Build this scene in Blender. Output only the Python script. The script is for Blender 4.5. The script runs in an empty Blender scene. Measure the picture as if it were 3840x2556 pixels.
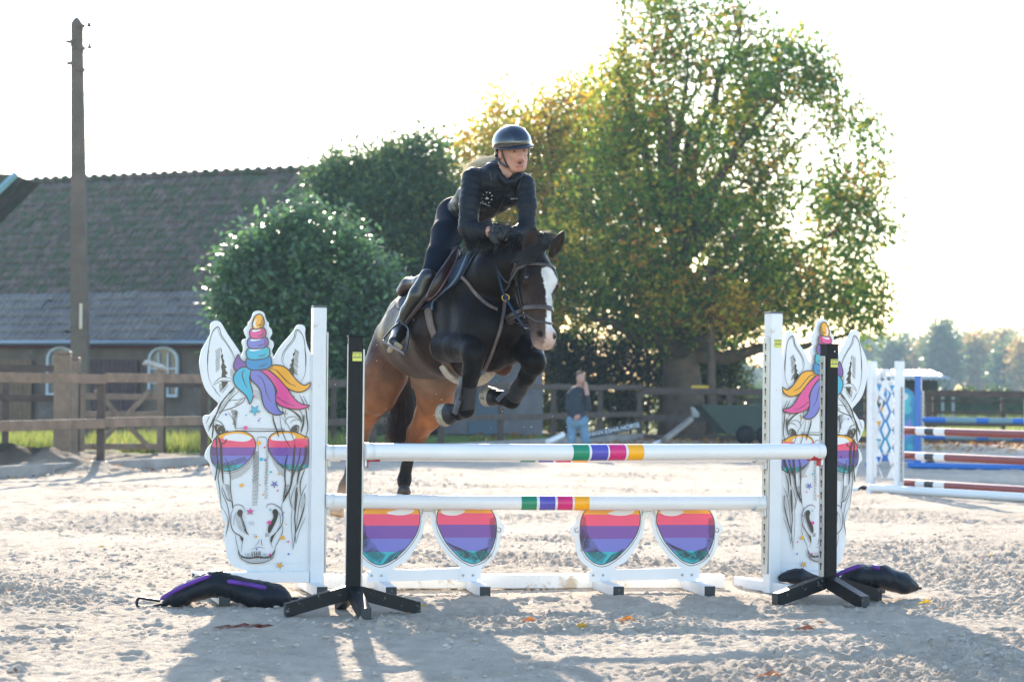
import bpy, bmesh, math, random, os
import numpy as np
from mathutils import Vector, Matrix
from mathutils.bvhtree import BVHTree
random.seed(7); RS = np.random.RandomState(11)
SC = bpy.context.scene
COL = SC.collection
# ------------------------------------------------------------------ camera
F = 8960.0                       # focal length in pixels of the 3840 px wide photograph
CAM = np.array([0.0, 0.0, 1.36])
TH = math.atan(169 / F); RO = math.radians(0.55)
_f = np.array([0, math.cos(TH), math.sin(TH)])
_u0 = np.array([0, -math.sin(TH), math.cos(TH)])
_r0 = np.array([1.0, 0, 0])
_r = _r0 * math.cos(RO) + _u0 * math.sin(RO)
_u = -_r0 * math.sin(RO) + _u0 * math.cos(RO)
cd = bpy.data.cameras.new('camera'); cam = bpy.data.objects.new('camera', cd); COL.objects.link(cam)
cd.lens = F / 3840 * 36; cd.sensor_width = 36; cd.clip_start = 0.1; cd.clip_end = 4000
cam.matrix_world = Matrix(((_r[0], _u[0], -_f[0], CAM[0]), (_r[1], _u[1], -_f[1], CAM[1]), (_r[2], _u[2], -_f[2], CAM[2]), (0, 0, 0, 1)))
cd.dof.use_dof = True; cd.dof.focus_distance = 14.9; cd.dof.aperture_fstop = 3.6
SC.camera = cam
# ------------------------------------------------------------------ world, sun, exposure
SUN_EL = math.radians(19.5); SUN_AZ = math.radians(-5.5)
w = bpy.data.worlds.new('World'); SC.world = w; w.use_nodes = True
nt = w.node_tree; nt.nodes.clear()
sky = nt.nodes.new('ShaderNodeTexSky'); sky.sky_type = 'NISHITA'; sky.sun_disc = False
sky.sun_elevation = SUN_EL; sky.sun_rotation = SUN_AZ
sky.air_density = 1.0; sky.dust_density = 0.4; sky.ozone_density = 1.6
bg = nt.nodes.new('ShaderNodeBackground'); bg.inputs[1].default_value = 0.15
wo = nt.nodes.new('ShaderNodeOutputWorld'); nt.links.new(sky.outputs[0], bg.inputs[0]); nt.links.new(bg.outputs[0], wo.inputs[0])
sd = bpy.data.lights.new('sun', 'SUN'); sd.energy = 4.1; sd.angle = math.radians(0.5); sd.color = (1.0, 0.88, 0.72)
so = bpy.data.objects.new('sun', sd); COL.objects.link(so)
sv = Vector((math.sin(SUN_AZ) * math.cos(SUN_EL), math.cos(SUN_AZ) * math.cos(SUN_EL), math.sin(SUN_EL)))
so.rotation_euler = sv.to_track_quat('Z', 'Y').to_euler()
SC.view_settings.view_transform = 'Standard'; SC.view_settings.look = 'None'; SC.view_settings.gamma = 1
SC.view_settings.exposure = 1.76; SC.view_settings.use_curve_mapping = False
SC.cycles.max_bounces = 6; SC.cycles.transparent_max_bounces = 8
SC.cycles.caustics_reflective = False; SC.cycles.caustics_refractive = False
# ------------------------------------------------------------------ helpers
def ray(px, py):
    return _f + _r * (px - 1920) / F - _u * (py - 1278) / F
def P(px, py, Y):                # the point seen at photo pixel (px, py) at Y metres into the scene
    d = ray(px, py); return CAM + d * (Y / d[1])
def G(px, py, z=0.0):            # the point at height z seen at photo pixel
    d = ray(px, py); return CAM + d * ((z - CAM[2]) / d[2])
def RP(px, Y): return px * Y / F
def lin(r, g, b):
    f = lambda c: (c / 255 / 12.92) if c / 255 < 0.04045 else ((c / 255 + 0.055) / 1.055) ** 2.4
    return (f(r), f(g), f(b))
def tag(o, label=None, cat=None, group=None, kind=None):
    if label: o['label'] = label
    if cat: o['category'] = cat
    if group: o['group'] = group
    if kind: o['kind'] = kind
    return o
def empty(name, loc=(0, 0, 0), rz=0.0, **k):
    o = bpy.data.objects.new(name, None); COL.objects.link(o); o.location = loc; o.rotation_euler = (0, 0, rz)
    o.empty_display_size = 0.1
    return tag(o, **k)
_m = {}
def mat(name, color=(0.5, 0.5, 0.5), rough=0.6, metal=0.0, noise=0.0, ns=8.0, bump=0.0, bs=40.0, attr=False, coat=0.0, spec=0.5,
        trans=0.0, dirt=None, ds=3.0, dth=0.6, sheen=0.0, nrough=0.0):
    if name in _m: return _m[name]
    m = bpy.data.materials.new(name); m.use_nodes = True; N = m.node_tree.nodes; L = m.node_tree.links
    b = N['Principled BSDF']; b.inputs['Roughness'].default_value = rough; b.inputs['Metallic'].default_value = metal
    b.inputs['Coat Weight'].default_value = coat; b.inputs['Specular IOR Level'].default_value = spec
    b.inputs['Sheen Weight'].default_value = sheen
    tc = N.new('ShaderNodeTexCoord')
    if attr:
        a = N.new('ShaderNodeAttribute'); a.attribute_name = 'Col'; src = a.outputs['Color']
    else:
        a = N.new('ShaderNodeRGB'); a.outputs[0].default_value = (*color, 1); src = a.outputs[0]
    if noise > 0:
        n = N.new('ShaderNodeTexNoise'); n.inputs['Scale'].default_value = ns; n.inputs['Detail'].default_value = 5
        L.new(tc.outputs['Object'], n.inputs['Vector'])
        mr = N.new('ShaderNodeMapRange'); mr.inputs[1].default_value = 0.3; mr.inputs[2].default_value = 0.7
        mr.inputs[3].default_value = 1 - noise; mr.inputs[4].default_value = 1 + noise
        L.new(n.outputs[0], mr.inputs[0])
        mx = N.new('ShaderNodeVectorMath'); mx.operation = 'SCALE'; L.new(src, mx.inputs[0]); L.new(mr.outputs[0], mx.inputs['Scale'])
        src = mx.outputs[0]
    if dirt:
        n = N.new('ShaderNodeTexNoise'); n.inputs['Scale'].default_value = ds; n.inputs['Detail'].default_value = 8
        n.inputs['Roughness'].default_value = 0.7
        L.new(tc.outputs['Object'], n.inputs['Vector'])
        mr = N.new('ShaderNodeMapRange'); mr.inputs[1].default_value = dth; mr.inputs[2].default_value = dth + 0.08
        L.new(n.outputs[0], mr.inputs[0])
        mx = N.new('ShaderNodeMix'); mx.data_type = 'RGBA'; L.new(mr.outputs[0], mx.inputs[0]); L.new(src, mx.inputs[6])
        mx.inputs[7].default_value = (*dirt, 1); src = mx.outputs[2]
    L.new(src, b.inputs['Base Color'])
    if bump > 0:
        n = N.new('ShaderNodeTexNoise'); n.inputs['Scale'].default_value = bs; n.inputs['Detail'].default_value = 6
        L.new(tc.outputs['Object'], n.inputs['Vector'])
        bp = N.new('ShaderNodeBump'); bp.inputs['Strength'].default_value = bump; bp.inputs['Distance'].default_value = 0.02
        L.new(n.outputs[0], bp.inputs['Height']); L.new(bp.outputs[0], b.inputs['Normal'])
    if trans > 0:
        t = N.new('ShaderNodeBsdfTranslucent'); L.new(src, t.inputs[0])
        ms = N.new('ShaderNodeMixShader'); ms.inputs[0].default_value = trans
        L.new(b.outputs[0], ms.inputs[1]); L.new(t.outputs[0], ms.inputs[2]); L.new(ms.outputs[0], N['Material Output'].inputs[0])
    _m[name] = m; return m
def link(name, me, m=None, parent=None, smooth=False):
    o = bpy.data.objects.new(name, me); COL.objects.link(o)
    if m is not None:
        for mm in (m if isinstance(m, (list, tuple)) else [m]): me.materials.append(mm)
    if parent: o.parent = parent
    if smooth: me.polygons.foreach_set('use_smooth', [True] * len(me.polygons))
    return o
def fastmesh(name, V, Fc, col=None):     # V (n,3), Fc (m,k) arrays, all faces with k corners
    V = np.asarray(V, np.float32); Fc = np.asarray(Fc, np.int32); k = Fc.shape[1]; m_ = len(Fc)
    me = bpy.data.meshes.new(name); me.vertices.add(len(V)); me.vertices.foreach_set('co', V.ravel())
    me.loops.add(m_ * k); me.loops.foreach_set('vertex_index', Fc.ravel())
    me.polygons.add(m_); me.polygons.foreach_set('loop_start', np.arange(0, m_ * k, k, dtype=np.int32))
    me.polygons.foreach_set('loop_total', np.full(m_, k, np.int32))
    if col is not None:
        a = me.color_attributes.new('Col', 'FLOAT_COLOR', 'POINT')
        c = np.ones((len(V), 4), np.float32); c[:, :3] = col; a.data.foreach_set('color', c.ravel())
    me.update(calc_edges=True); return me
class MB:                                 # collects simple solids into one mesh
    def __init__(s): s.v = []; s.f = []; s.mi = []; s.cur = 0
    def add(s, vs, fs):
        n = len(s.v); s.v += [tuple(map(float, v)) for v in vs]; s.f += [tuple(i + n for i in f) for f in fs]; s.mi += [s.cur] * len(fs); return s
    def box(s, c, d, rz=0.0, bev=0.0, rx=0.0, ry=0.0):
        c = np.array(c, float); hx, hy, hz = d[0] / 2, d[1] / 2, d[2] / 2
        R = np.array(Matrix.Rotation(rz, 3, 'Z') @ Matrix.Rotation(ry, 3, 'Y') @ Matrix.Rotation(rx, 3, 'X'))
        if bev <= 0:
            vs = [R @ np.array((x * hx, y * hy, z * hz)) + c for z in (-1, 1) for x, y in ((-1, -1), (1, -1), (1, 1), (-1, 1))]
            return s.add(vs, [(3, 2, 1, 0), (4, 5, 6, 7), (0, 1, 5, 4), (1, 2, 6, 5), (2, 3, 7, 6), (3, 0, 4, 7)])
        b = bev; vs = []; pr = [(-1, -1, 1, 0), (-1, -1, 0, 1), (1, -1, 0, 1), (1, -1, 1, 0), (1, 1, 1, 0), (1, 1, 0, 1), (-1, 1, 0, 1), (-1, 1, 1, 0)]
        ring = [(-hx, -hy + b), (-hx + b, -hy), (hx - b, -hy), (hx, -hy + b), (hx, hy - b), (hx - b, hy), (-hx + b, hy), (-hx, hy - b)]
        for z, ins in ((-hz, b), (-hz + b, 0), (hz - b, 0), (hz, b)):
            for x, y in ring:
                xx = x * (hx - ins) / hx if ins else x; yy = y * (hy - ins) / hy if ins else y
                vs.append(R @ np.array((xx, yy, z)) + c)
        fs = [tuple(range(7, -1, -1)), tuple(range(24, 32))]
        for r in range(3):
            for i in range(8):
                j = (i + 1) % 8; fs.append((r * 8 + i, r * 8 + j, r * 8 + 8 + j, r * 8 + 8 + i))
        return s.add(vs, fs)
    def tube(s, pts, rad, n=8, cap=True, flat=None):
        pts = np.array(pts, float); m_ = len(pts)
        rad = np.full(m_, rad, float) if np.isscalar(rad) else np.array(rad, float)
        t = np.gradient(pts, axis=0); t /= np.linalg.norm(t, axis=1)[:, None] + 1e-12
        up = np.array([0, 0, 1.0]) if abs(t[0][2]) < 0.9 else np.array([0, 1.0, 0])
        a = np.cross(up, t[0]); a /= np.linalg.norm(a); vs = []
        for i in range(m_):
            a = a - t[i] * np.dot(a, t[i]); a /= np.linalg.norm(a); b = np.cross(t[i], a)
            for k in range(n):
                g = 2 * math.pi * k / n; vs.append(pts[i] + (a * math.cos(g) + b * math.sin(g)) * rad[i])
        fs = [(i * n + k, i * n + (k + 1) % n, (i + 1) * n + (k + 1) % n, (i + 1) * n + k) for i in range(m_ - 1) for k in range(n)]
        if cap: fs += [tuple(range(n - 1, -1, -1)), tuple((m_ - 1) * n + k for k in range(n))]
        return s.add(vs, fs)
    def lathe(s, prof, c=(0, 0, 0), n=16):
        vs = []
        for r, z in prof:
            for k in range(n):
                g = 2 * math.pi * k / n; vs.append((c[0] + r * math.cos(g), c[1] + r * math.sin(g), c[2] + z))
        fs = [(i * n + k, i * n + (k + 1) % n, (i + 1) * n + (k + 1) % n, (i + 1) * n + k) for i in range(len(prof) - 1) for k in range(n)]
        return s.add(vs, fs)
    def build(s, name, m=None, parent=None, smooth=False):
        me = bpy.data.meshes.new(name); me.from_pydata(s.v, [], s.f)
        o = link(name, me, m, parent, smooth)
        if any(s.mi): me.polygons.foreach_set('material_index', s.mi)
        me.update()
        return o
def copytree(o, parent=None):
    c = o.copy(); COL.objects.link(c)
    if parent: c.parent = parent
    for ch in list(o.children): copytree(ch, c)
    return c
def crom(pts, n=6, closed=True):          # Catmull-Rom through the points
    p = np.array(pts, float); m_ = len(p); out = []
    rng = range(m_) if closed else range(m_ - 1)
    for i in rng:
        if closed: a, b, c, d = p[(i - 1) % m_], p[i], p[(i + 1) % m_], p[(i + 2) % m_]
        else: a, b, c, d = p[max(i - 1, 0)], p[i], p[i + 1], p[min(i + 2, m_ - 1)]
        for k in range(n):
            t = k / n
            out.append(0.5 * (2 * b + (c - a) * t + (2 * a - 5 * b + 4 * c - d) * t * t + (3 * b - a - 3 * c + d) * t ** 3))
    if not closed: out.append(p[-1])
    return np.array(out)
def plate(name, loops, th, m, parent=None, y=0.0, bevel=0.0):   # flat board in the local XZ plane, with holes
    cu = bpy.data.curves.new(name, 'CURVE'); cu.dimensions = '2D'; cu.fill_mode = 'BOTH'; cu.extrude = th / 2
    for lp in loops:
        sp = cu.splines.new('POLY'); sp.points.add(len(lp) - 1); sp.use_cyclic_u = True
        for i, q in enumerate(lp): sp.points[i].co = (q[0], q[1], 0, 1)
    tmp = bpy.data.objects.new('tmp', cu); COL.objects.link(tmp)
    dg = bpy.context.evaluated_depsgraph_get(); me = bpy.data.meshes.new_from_object(tmp.evaluated_get(dg))
    bpy.data.objects.remove(tmp); bpy.data.curves.remove(cu)
    me.transform(Matrix.Translation((0, y, 0)) @ Matrix.Rotation(math.pi / 2, 4, 'X')); me.name = name
    return link(name, me, m, parent)
def text(name, s, size, m, parent, loc, rot, ext=0.001, align='CENTER'):
    cu = bpy.data.curves.new(name, 'FONT'); cu.body = s; cu.size = size; cu.extrude = ext; cu.align_x = align; cu.align_y = 'CENTER'
    tmp = bpy.data.objects.new('tmp', cu); COL.objects.link(tmp)
    dg = bpy.context.evaluated_depsgraph_get(); me = bpy.data.meshes.new_from_object(tmp.evaluated_get(dg))
    bpy.data.objects.remove(tmp); bpy.data.curves.remove(cu); me.name = name
    o = link(name, me, m, parent); o.location = loc; o.rotation_euler = rot; return o
# ------------------------------------------------------------------ value noise
_perm = RS.randint(0, 1 << 30, size=(256, 256)).astype(np.float64) / (1 << 30)
def vnoise(x, y):
    xi = np.floor(x).astype(int); yi = np.floor(y).astype(int); fx = x - xi; fy = y - yi
    fx = fx * fx * (3 - 2 * fx); fy = fy * fy * (3 - 2 * fy)
    a = _perm[xi & 255, yi & 255]; b = _perm[(xi + 1) & 255, yi & 255]; c = _perm[xi & 255, (yi + 1) & 255]; d = _perm[(xi + 1) & 255, (yi + 1) & 255]
    return (a * (1 - fx) + b * fx) * (1 - fy) + (c * (1 - fx) + d * fx) * fy
# ------------------------------------------------------------------ signed distance bodies
def lump(v, k): return vnoise(v[:, 0] * k + 3.7, v[:, 2] * k * .9 + v[:, 1] * k * .6) - .5
def nrm(v): v = np.array(v, float); return v / np.linalg.norm(v)
class Cap:
    def __init__(s, a, b, ra, rb, col=None, flat=None, quilt=None):
        s.a = np.array(a, float); s.b = np.array(b, float); s.ra = ra; s.rb = rb; s.col = col; s.flat = flat; s.quilt = quilt
        R = max(ra, rb) * (max(1, flat[1]) if flat else 1); s.lo = np.minimum(s.a, s.b) - R; s.hi = np.maximum(s.a, s.b) + R
    def d(s, x, y, z):
        ab = s.b - s.a; L2 = ab @ ab + 1e-12
        px, py, pz = x - s.a[0], y - s.a[1], z - s.a[2]
        t = (px * ab[0] + py * ab[1] + pz * ab[2]) / L2; tl = t
        t = np.clip(t, 0, 1)
        qx, qy, qz = px - t * ab[0], py - t * ab[1], pz - t * ab[2]
        if s.flat:
            ax, sc = s.flat; dd = (qx * ax[0] + qy * ax[1] + qz * ax[2]) * (1 / sc - 1)
            qx, qy, qz = qx + dd * ax[0], qy + dd * ax[1], qz + dd * ax[2]
        r = np.sqrt(qx * qx + qy * qy + qz * qz) - (s.ra + (s.rb - s.ra) * t)
        if s.quilt: r = r - s.quilt[1] * (np.abs(np.sin(math.pi * (tl * math.sqrt(L2) + s.quilt[2]) / s.quilt[0])) ** 0.6 - 0.6)
        return r
class Ell:
    def __init__(s, c, ax, r, col=None):  # ax: 3 orthonormal rows
        s.c = np.array(c, float); s.ax = np.array(ax, float); s.r = np.array(r, float); s.col = col
        e = np.sqrt(((s.ax.T * s.r) ** 2).sum(1)); s.lo = s.c - e; s.hi = s.c + e
    def d(s, x, y, z):
        px, py, pz = x - s.c[0], y - s.c[1], z - s.c[2]; k0 = 0; k1 = 0
        for i in range(3):
            q = px * s.ax[i][0] + py * s.ax[i][1] + pz * s.ax[i][2]
            k0 = k0 + (q / s.r[i]) ** 2; k1 = k1 + (q / s.r[i] ** 2) ** 2
        k0 = np.sqrt(k0) + 1e-9; return k0 * (k0 - 1) / (np.sqrt(k1) + 1e-9)
def chain(pts, col=None, flat=None, quilt=None):   # pts: list of (px,py,Y,radius px)
    out = []; acc = 0
    for p, q in zip(pts[:-1], pts[1:]):
        A = P(*p[:3]); B = P(*q[:3])
        ql = (quilt[0], quilt[1], acc) if quilt else None
        out.append(Cap(A, B, RP(p[3], p[2]), RP(q[3], q[2]), q[4] if len(q) > 4 else col, flat, ql)); acc += np.linalg.norm(B - A)
    return out
def sdf_mesh(name, prims, h, k=0.015, subs=(), kc=0.02, ksub=0.004, grow=0.0, field=None):
    lo = np.min([p.lo for p in prims], 0) - 3 * h - k - abs(grow); hi = np.max([p.hi for p in prims], 0) + 3 * h + k + abs(grow)
    n = np.ceil((hi - lo) / h).astype(int) + 1
    xs, ys, zs = [(lo[i] + h * np.arange(n[i])).astype(np.float32) for i in range(3)]
    acc = np.zeros(n, np.float32); mg = 5 * k + 2 * h + max(grow, 0)
    def sub(p, mg):
        a = np.maximum(((p.lo - mg - lo) / h).astype(int), 0); b = np.minimum(((p.hi + mg - lo) / h).astype(int) + 2, n)
        return a, b, xs[a[0]:b[0], None, None], ys[None, a[1]:b[1], None], zs[None, None, a[2]:b[2]]
    for p in prims:
        a, b, x, y, z = sub(p, mg)
        acc[a[0]:b[0], a[1]:b[1], a[2]:b[2]] += np.exp(np.clip(-p.d(x, y, z) / k, -60, 40))
    f = np.where(acc > 1e-12, -k * np.log(np.maximum(acc, 1e-12)), np.float32(k * 27)) - grow
    for p in subs:
        a, b, x, y, z = sub(p, 2 * h + 0.02)
        sl = f[a[0]:b[0], a[1]:b[1], a[2]:b[2]]; d2 = -p.d(x, y, z)
        f[a[0]:b[0], a[1]:b[1], a[2]:b[2]] = ksub * np.logaddexp(sl / ksub, d2 / ksub)
    ins = f < 0
    c = np.zeros(n - 1, np.int8)
    for i in (0, 1):
        for j in (0, 1):
            for kk in (0, 1): c += ins[i:n[0] - 1 + i, j:n[1] - 1 + j, kk:n[2] - 1 + kk]
    act = (c > 0) & (c < 8); I = np.argwhere(act); idm = np.full(n - 1, -1, np.int32); idm[act] = np.arange(len(I))
    pos = np.zeros((len(I), 3)); cnt = np.zeros(len(I))
    cor = [(i, j, kk) for i in (0, 1) for j in (0, 1) for kk in (0, 1)]
    fv = {q: f[I[:, 0] + q[0], I[:, 1] + q[1], I[:, 2] + q[2]].astype(float) for q in cor}
    for q in cor:
        for ax in range(3):
            if q[ax]: continue
            q2 = list(q); q2[ax] = 1; f0 = fv[q]; f1 = fv[tuple(q2)]; mk = (f0 < 0) != (f1 < 0)
            t = np.where(mk, f0 / (f0 - f1 + 1e-20), 0); pp = np.array(q, float)[None, :].repeat(len(I), 0); pp[:, ax] += t
            pos[mk] += pp[mk]; cnt[mk] += 1
    V = (I + pos / cnt[:, None]) * h + lo
    faces = []
    for ax in range(3):
        b1, b2 = [(1, 2), (2, 0), (0, 1)][ax]
        s0 = [slice(None)] * 3; s1 = [slice(None)] * 3; s0[ax] = slice(0, -1); s1[ax] = slice(1, None)
        E = np.argwhere(ins[tuple(s0)] != ins[tuple(s1)])
        E = E[(E[:, b1] > 0) & (E[:, b2] > 0) & (E[:, b1] < n[b1] - 1) & (E[:, b2] < n[b2] - 1)]
        def g(d1, d2):
            q = E.copy(); q[:, b1] -= d1; q[:, b2] -= d2; return idm[q[:, 0], q[:, 1], q[:, 2]]
        Q = np.stack([g(1, 1), g(0, 1), g(0, 0), g(1, 0)], 1)
        fl = ins[E[:, 0], E[:, 1], E[:, 2]]; Q[~fl] = Q[~fl][:, ::-1]; faces.append(Q)
    Fc = np.concatenate(faces); Fc = Fc[(Fc >= 0).all(1)]
    # light smoothing
    e = np.concatenate([Fc[:, [0, 1]], Fc[:, [1, 2]], Fc[:, [2, 3]], Fc[:, [3, 0]]])
    s_ = np.zeros_like(V); d_ = np.zeros(len(V)); np.add.at(s_, e[:, 0], V[e[:, 1]]); np.add.at(d_, e[:, 0], 1)
    V = V * 0.5 + 0.5 * s_ / np.maximum(d_, 1)[:, None]
    colr = np.zeros((len(V), 3)); ws = np.zeros(len(V)) + 1e-12; x, y, z = V.T
    for p in prims:
        if p.col is None: continue
        wgt = np.exp(np.clip(-p.d(x, y, z) / kc, -60, 10)); colr += wgt[:, None] * np.array(p.col); ws += wgt
    return V, Fc, colr / ws[:, None]
def tubes_fast(name, lines, r0, r1, m, parent=None, col=None, nside=3):   # lines (N, M, 3): many hair-like tubes in one mesh
    Ls = np.asarray(lines, float); N, M_, _ = Ls.shape; t = np.gradient(Ls, axis=1); t /= np.linalg.norm(t, axis=2, keepdims=True) + 1e-12
    up = np.array([0.13, 0.3, 0.94]); a = np.cross(t, up); a /= np.linalg.norm(a, axis=2, keepdims=True) + 1e-9; b = np.cross(t, a)
    rr = (np.linspace(1, 0, M_)[None, :, None] * (np.asarray(r0) - r1).reshape(-1, 1, 1) + r1) if not np.isscalar(r0) else np.linspace(r0, r1, M_)[None, :, None]
    vs = np.stack([Ls + (a * math.cos(g) + b * math.sin(g)) * rr for g in [2 * math.pi * k / nside for k in range(nside)]], 2).reshape(-1, 3)
    base = (np.arange(N)[:, None] * M_ + np.arange(M_ - 1)[None, :]).reshape(-1) * nside; fs = []
    for k in range(nside): fs.append(np.stack([base + k, base + (k + 1) % nside, base + nside + (k + 1) % nside, base + nside + k], 1))
    c = None if col is None else np.repeat(np.asarray(col), M_ * nside, axis=0)
    o = link(name, fastmesh(name, vs, np.concatenate(fs), c), m, parent, True); return o
# ================================================================== ground
def smooth(a, b, x): t = np.clip((x - a) / (b - a), 0, 1); return t * t * (3 - 2 * t)
LFx = lambda y: -7.15 + .374 * (y - 33.4)              # line of the left arena fence
def axis(segs):
    out = [segs[0][0]]
    for a, b, h0, h1 in segs:
        x = a
        n = max(2, int((b - a) / ((h0 + h1) / 2))); t = np.linspace(0, 1, n + 1)[1:]
        q = (h1 - h0) / (h1 + h0 + 1e-9); out += list(a + (b - a) * (t + q * t * t - q * t) if abs(q) > .01 else a + (b - a) * t)
    return np.array(out)
gx = np.concatenate([axis([(-600, -60, 60, 6), (-60, -16, 3, .25), (-16, -4.4, .2, .035), (-4.4, 4.6, .0155, .0155), (4.6, 20, .035, .25), (20, 90, .4, 6), (90, 600, 10, 80)])])
gy = np.concatenate([axis([(4, 10.2, .4, .05), (10.2, 17, .0155, .017), (17, 45, .022, .09), (45, 75, .1, .2), (75, 200, 1, 6), (200, 900, 15, 60)])])
X, Y = np.meshgrid(gx, gy, indexing='ij')
near = smooth(9, 11, Y) * (1 - smooth(60, 70, Y)) * smooth(-22, -16, X) * (1 - smooth(20, 30, X))
h = (vnoise(X * .7, Y * .7) - .5) * .05 + (vnoise(X * 2.1 + 9, Y * 1.7) - .5) * .035
trod = smooth(.38, .62, vnoise(X * .55 + 30, Y * .8 + 4)); trod = .55 + .65 * trod
h2 = (vnoise(X * 7, Y * 6) - .5) * .017 + (vnoise(X * 17 + 3, Y * 15) - .5) * .013 + (vnoise(X * 34, Y * 30 + 5) - .5) * .020
cl = vnoise(X * 19 + 50, Y * 17 + 8); h2 += np.clip(cl - .72, 0, 1) * .075 * (vnoise(X * 1.6, Y * 1.6 + 77) > .45); cl = vnoise(X * 38 + 5, Y * 36 + 8); h2 += np.clip(cl - .7, 0, 1) * .05 * trod
# hoof prints: small pits with a raised rim
hx = RS.rand(900) * 22 - 9; hy = 10.5 + RS.rand(900) ** 1.3 * 26
Z = (h * .6 + h2 * trod * 1.25) * near
for a, b in zip(hx, hy):
    i0, i1 = np.searchsorted(gx, [a - .2, a + .2]); j0, j1 = np.searchsorted(gy, [b - .2, b + .2])
    if i1 <= i0 or j1 <= j0: continue
    x_ = X[i0:i1, j0:j1] - a; y_ = Y[i0:i1, j0:j1] - b; d = np.sqrt(x_ ** 2 + (y_ * .85) ** 2) / (.065 + .02 * math.sin(a * 9))
    Z[i0:i1, j0:j1] += -.020 * np.exp(-(d * 1.1) ** 4) + .010 * np.exp(-((d - 1.25) / .3) ** 2) * (.5 + vnoise(x_ * 30 + a * 7, y_ * 30))
flat = np.zeros_like(X)
for a, b, r_ in ((-.95, 14.15, .5), (2.0, 15.25, .5), (-1.6, 15.5, .9), (2.2, 15.9, .9), (.1, 15.9, 1.6)): flat = np.maximum(flat, np.exp(-(((X - a) / r_) ** 2 + ((Y - b) / .45) ** 2) ** 2))
Z = Z * (1 - .55 * flat) - .006 * flat
left = smooth(-.1, .5, LFx(Y) - X)                       # beyond the fence: churned earth bank
Z += left * near * ((vnoise(X * 1.3, Y * .9) - .3) * .18 + (vnoise(X * 6, Y * 5) - .5) * .05)
bx, by = P(150, 1745, 35.2)[0], 35.4; Z += .34 * np.exp(-(((X - bx + .5) / 1.5) ** 2 + ((Y - by) / .7) ** 2)) * (.75 + .5 * vnoise(X * 5, Y * 5))
nx, ny = X.shape; V = np.stack([X, Y, Z], -1).reshape(-1, 3); I = np.arange(nx * ny).reshape(nx, ny)
Q = np.stack([I[:-1, :-1], I[1:, :-1], I[1:, 1:], I[:-1, 1:]], -1).reshape(-1, 4)
back = smooth(61.3, 62.2, Y + .3 * vnoise(X, Y)); lf = smooth(.2, .5, LFx(Y) - X)
SAND = np.array((.63, .515, .40)); EARTH = np.array((.30, .235, .17)); GRASS = np.array((.17, .22, .05)); DRK = np.array((.16, .12, .085))
mott = vnoise(X * 1.1, Y * 1.3)[..., None]
C = SAND * (.86 + .2 * mott)
C = C * (1 - lf[..., None]) + (EARTH * (.8 + .5 * mott)) * lf[..., None]
gr = np.maximum(back * smooth(-2, 8, X) , smooth(43.5, 45, Y) * lf)[..., None]; C = C * (1 - gr) + GRASS * (.7 + .6 * mott) * gr
pt = (back * (1 - smooth(-2, 8, X)))[..., None]; C = C * (1 - pt) + np.array((.16, .13, .10)) * (.6 + .7 * mott) * pt
moundw = np.exp(-(((X - bx + .6) / 1.7) ** 2 + ((Y - by) / .8) ** 2))[..., None]; C = C * (1 - moundw) + np.array((.07, .052, .035)) * moundw
m = mat('sandy_ground', attr=True, rough=.95, noise=.14, ns=5, bump=1.0, bs=110, spec=.1)
nt = m.node_tree; N = nt.nodes; Lk = nt.links; bp_ = [n for n in N if n.type == 'BUMP'][0]
n2 = N.new('ShaderNodeTexNoise'); n2.inputs['Scale'].default_value = 38; n2.inputs['Detail'].default_value = 8; n2.inputs['Roughness'].default_value = .7
tc = [n for n in N if n.type == 'TEX_COORD'][0]; Lk.new(tc.outputs['Object'], n2.inputs['Vector'])
b2 = N.new('ShaderNodeBump'); b2.inputs['Strength'].default_value = .8; b2.inputs['Distance'].default_value = .05; Lk.new(n2.outputs[0], b2.inputs['Height'])
Lk.new(b2.outputs[0], bp_.inputs['Normal']); bp_.inputs['Distance'].default_value = .008
tag(link('ground', fastmesh('ground', V, Q, C.reshape(-1, 3)), m, None, True), kind='structure')
def gz(x, y):
    i = min(max(np.searchsorted(gx, x) - 1, 0), nx - 2); j = min(max(np.searchsorted(gy, y) - 1, 0), ny - 2); return float(Z[i:i + 2, j:j + 2].mean())
# clods of sand: uncountable
r = np.random.RandomState(3); n = 9000; cx_ = r.rand(n) * 11 - 5; cy_ = 10.4 + (r.rand(n) ** 1.6) * 12; keep = (vnoise(cx_ * 1.6, cy_ * 1.6 + 77) > .45) | (r.rand(n) < .07); cx_, cy_ = cx_[keep], cy_[keep]; n = len(cx_)
ico = np.array([(0, 0, 1), (.9, 0, .35), (.28, .85, .35), (-.73, .53, .35), (-.73, -.53, .35), (.28, -.85, .35), (.73, .53, -.4), (-.28, .85, -.4), (-.9, 0, -.4), (-.28, -.85, -.4), (.73, -.53, -.4), (0, 0, -.8)])
icf = np.array([(0, 1, 2), (0, 2, 3), (0, 3, 4), (0, 4, 5), (0, 5, 1), (1, 6, 2), (2, 7, 3), (3, 8, 4), (4, 9, 5), (5, 10, 1), (6, 7, 2), (7, 8, 3), (8, 9, 4), (9, 10, 5), (10, 6, 1), (11, 7, 6), (11, 8, 7), (11, 9, 8), (11, 10, 9), (11, 6, 10)])
rr = .004 + .014 * r.rand(n) ** 2.5
VV = ico[None] * rr[:, None, None] * (1 + .5 * (r.rand(n, 12, 1) - .5)) * np.array((1.2, 1, .75)); zz = np.array([gz(a, b) for a, b in zip(cx_, cy_)])
VV += np.stack([cx_, cy_, zz + rr * .25], 1)[:, None, :]; FF = (icf[None] + (np.arange(n) * 12)[:, None, None]).reshape(-1, 3)
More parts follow.
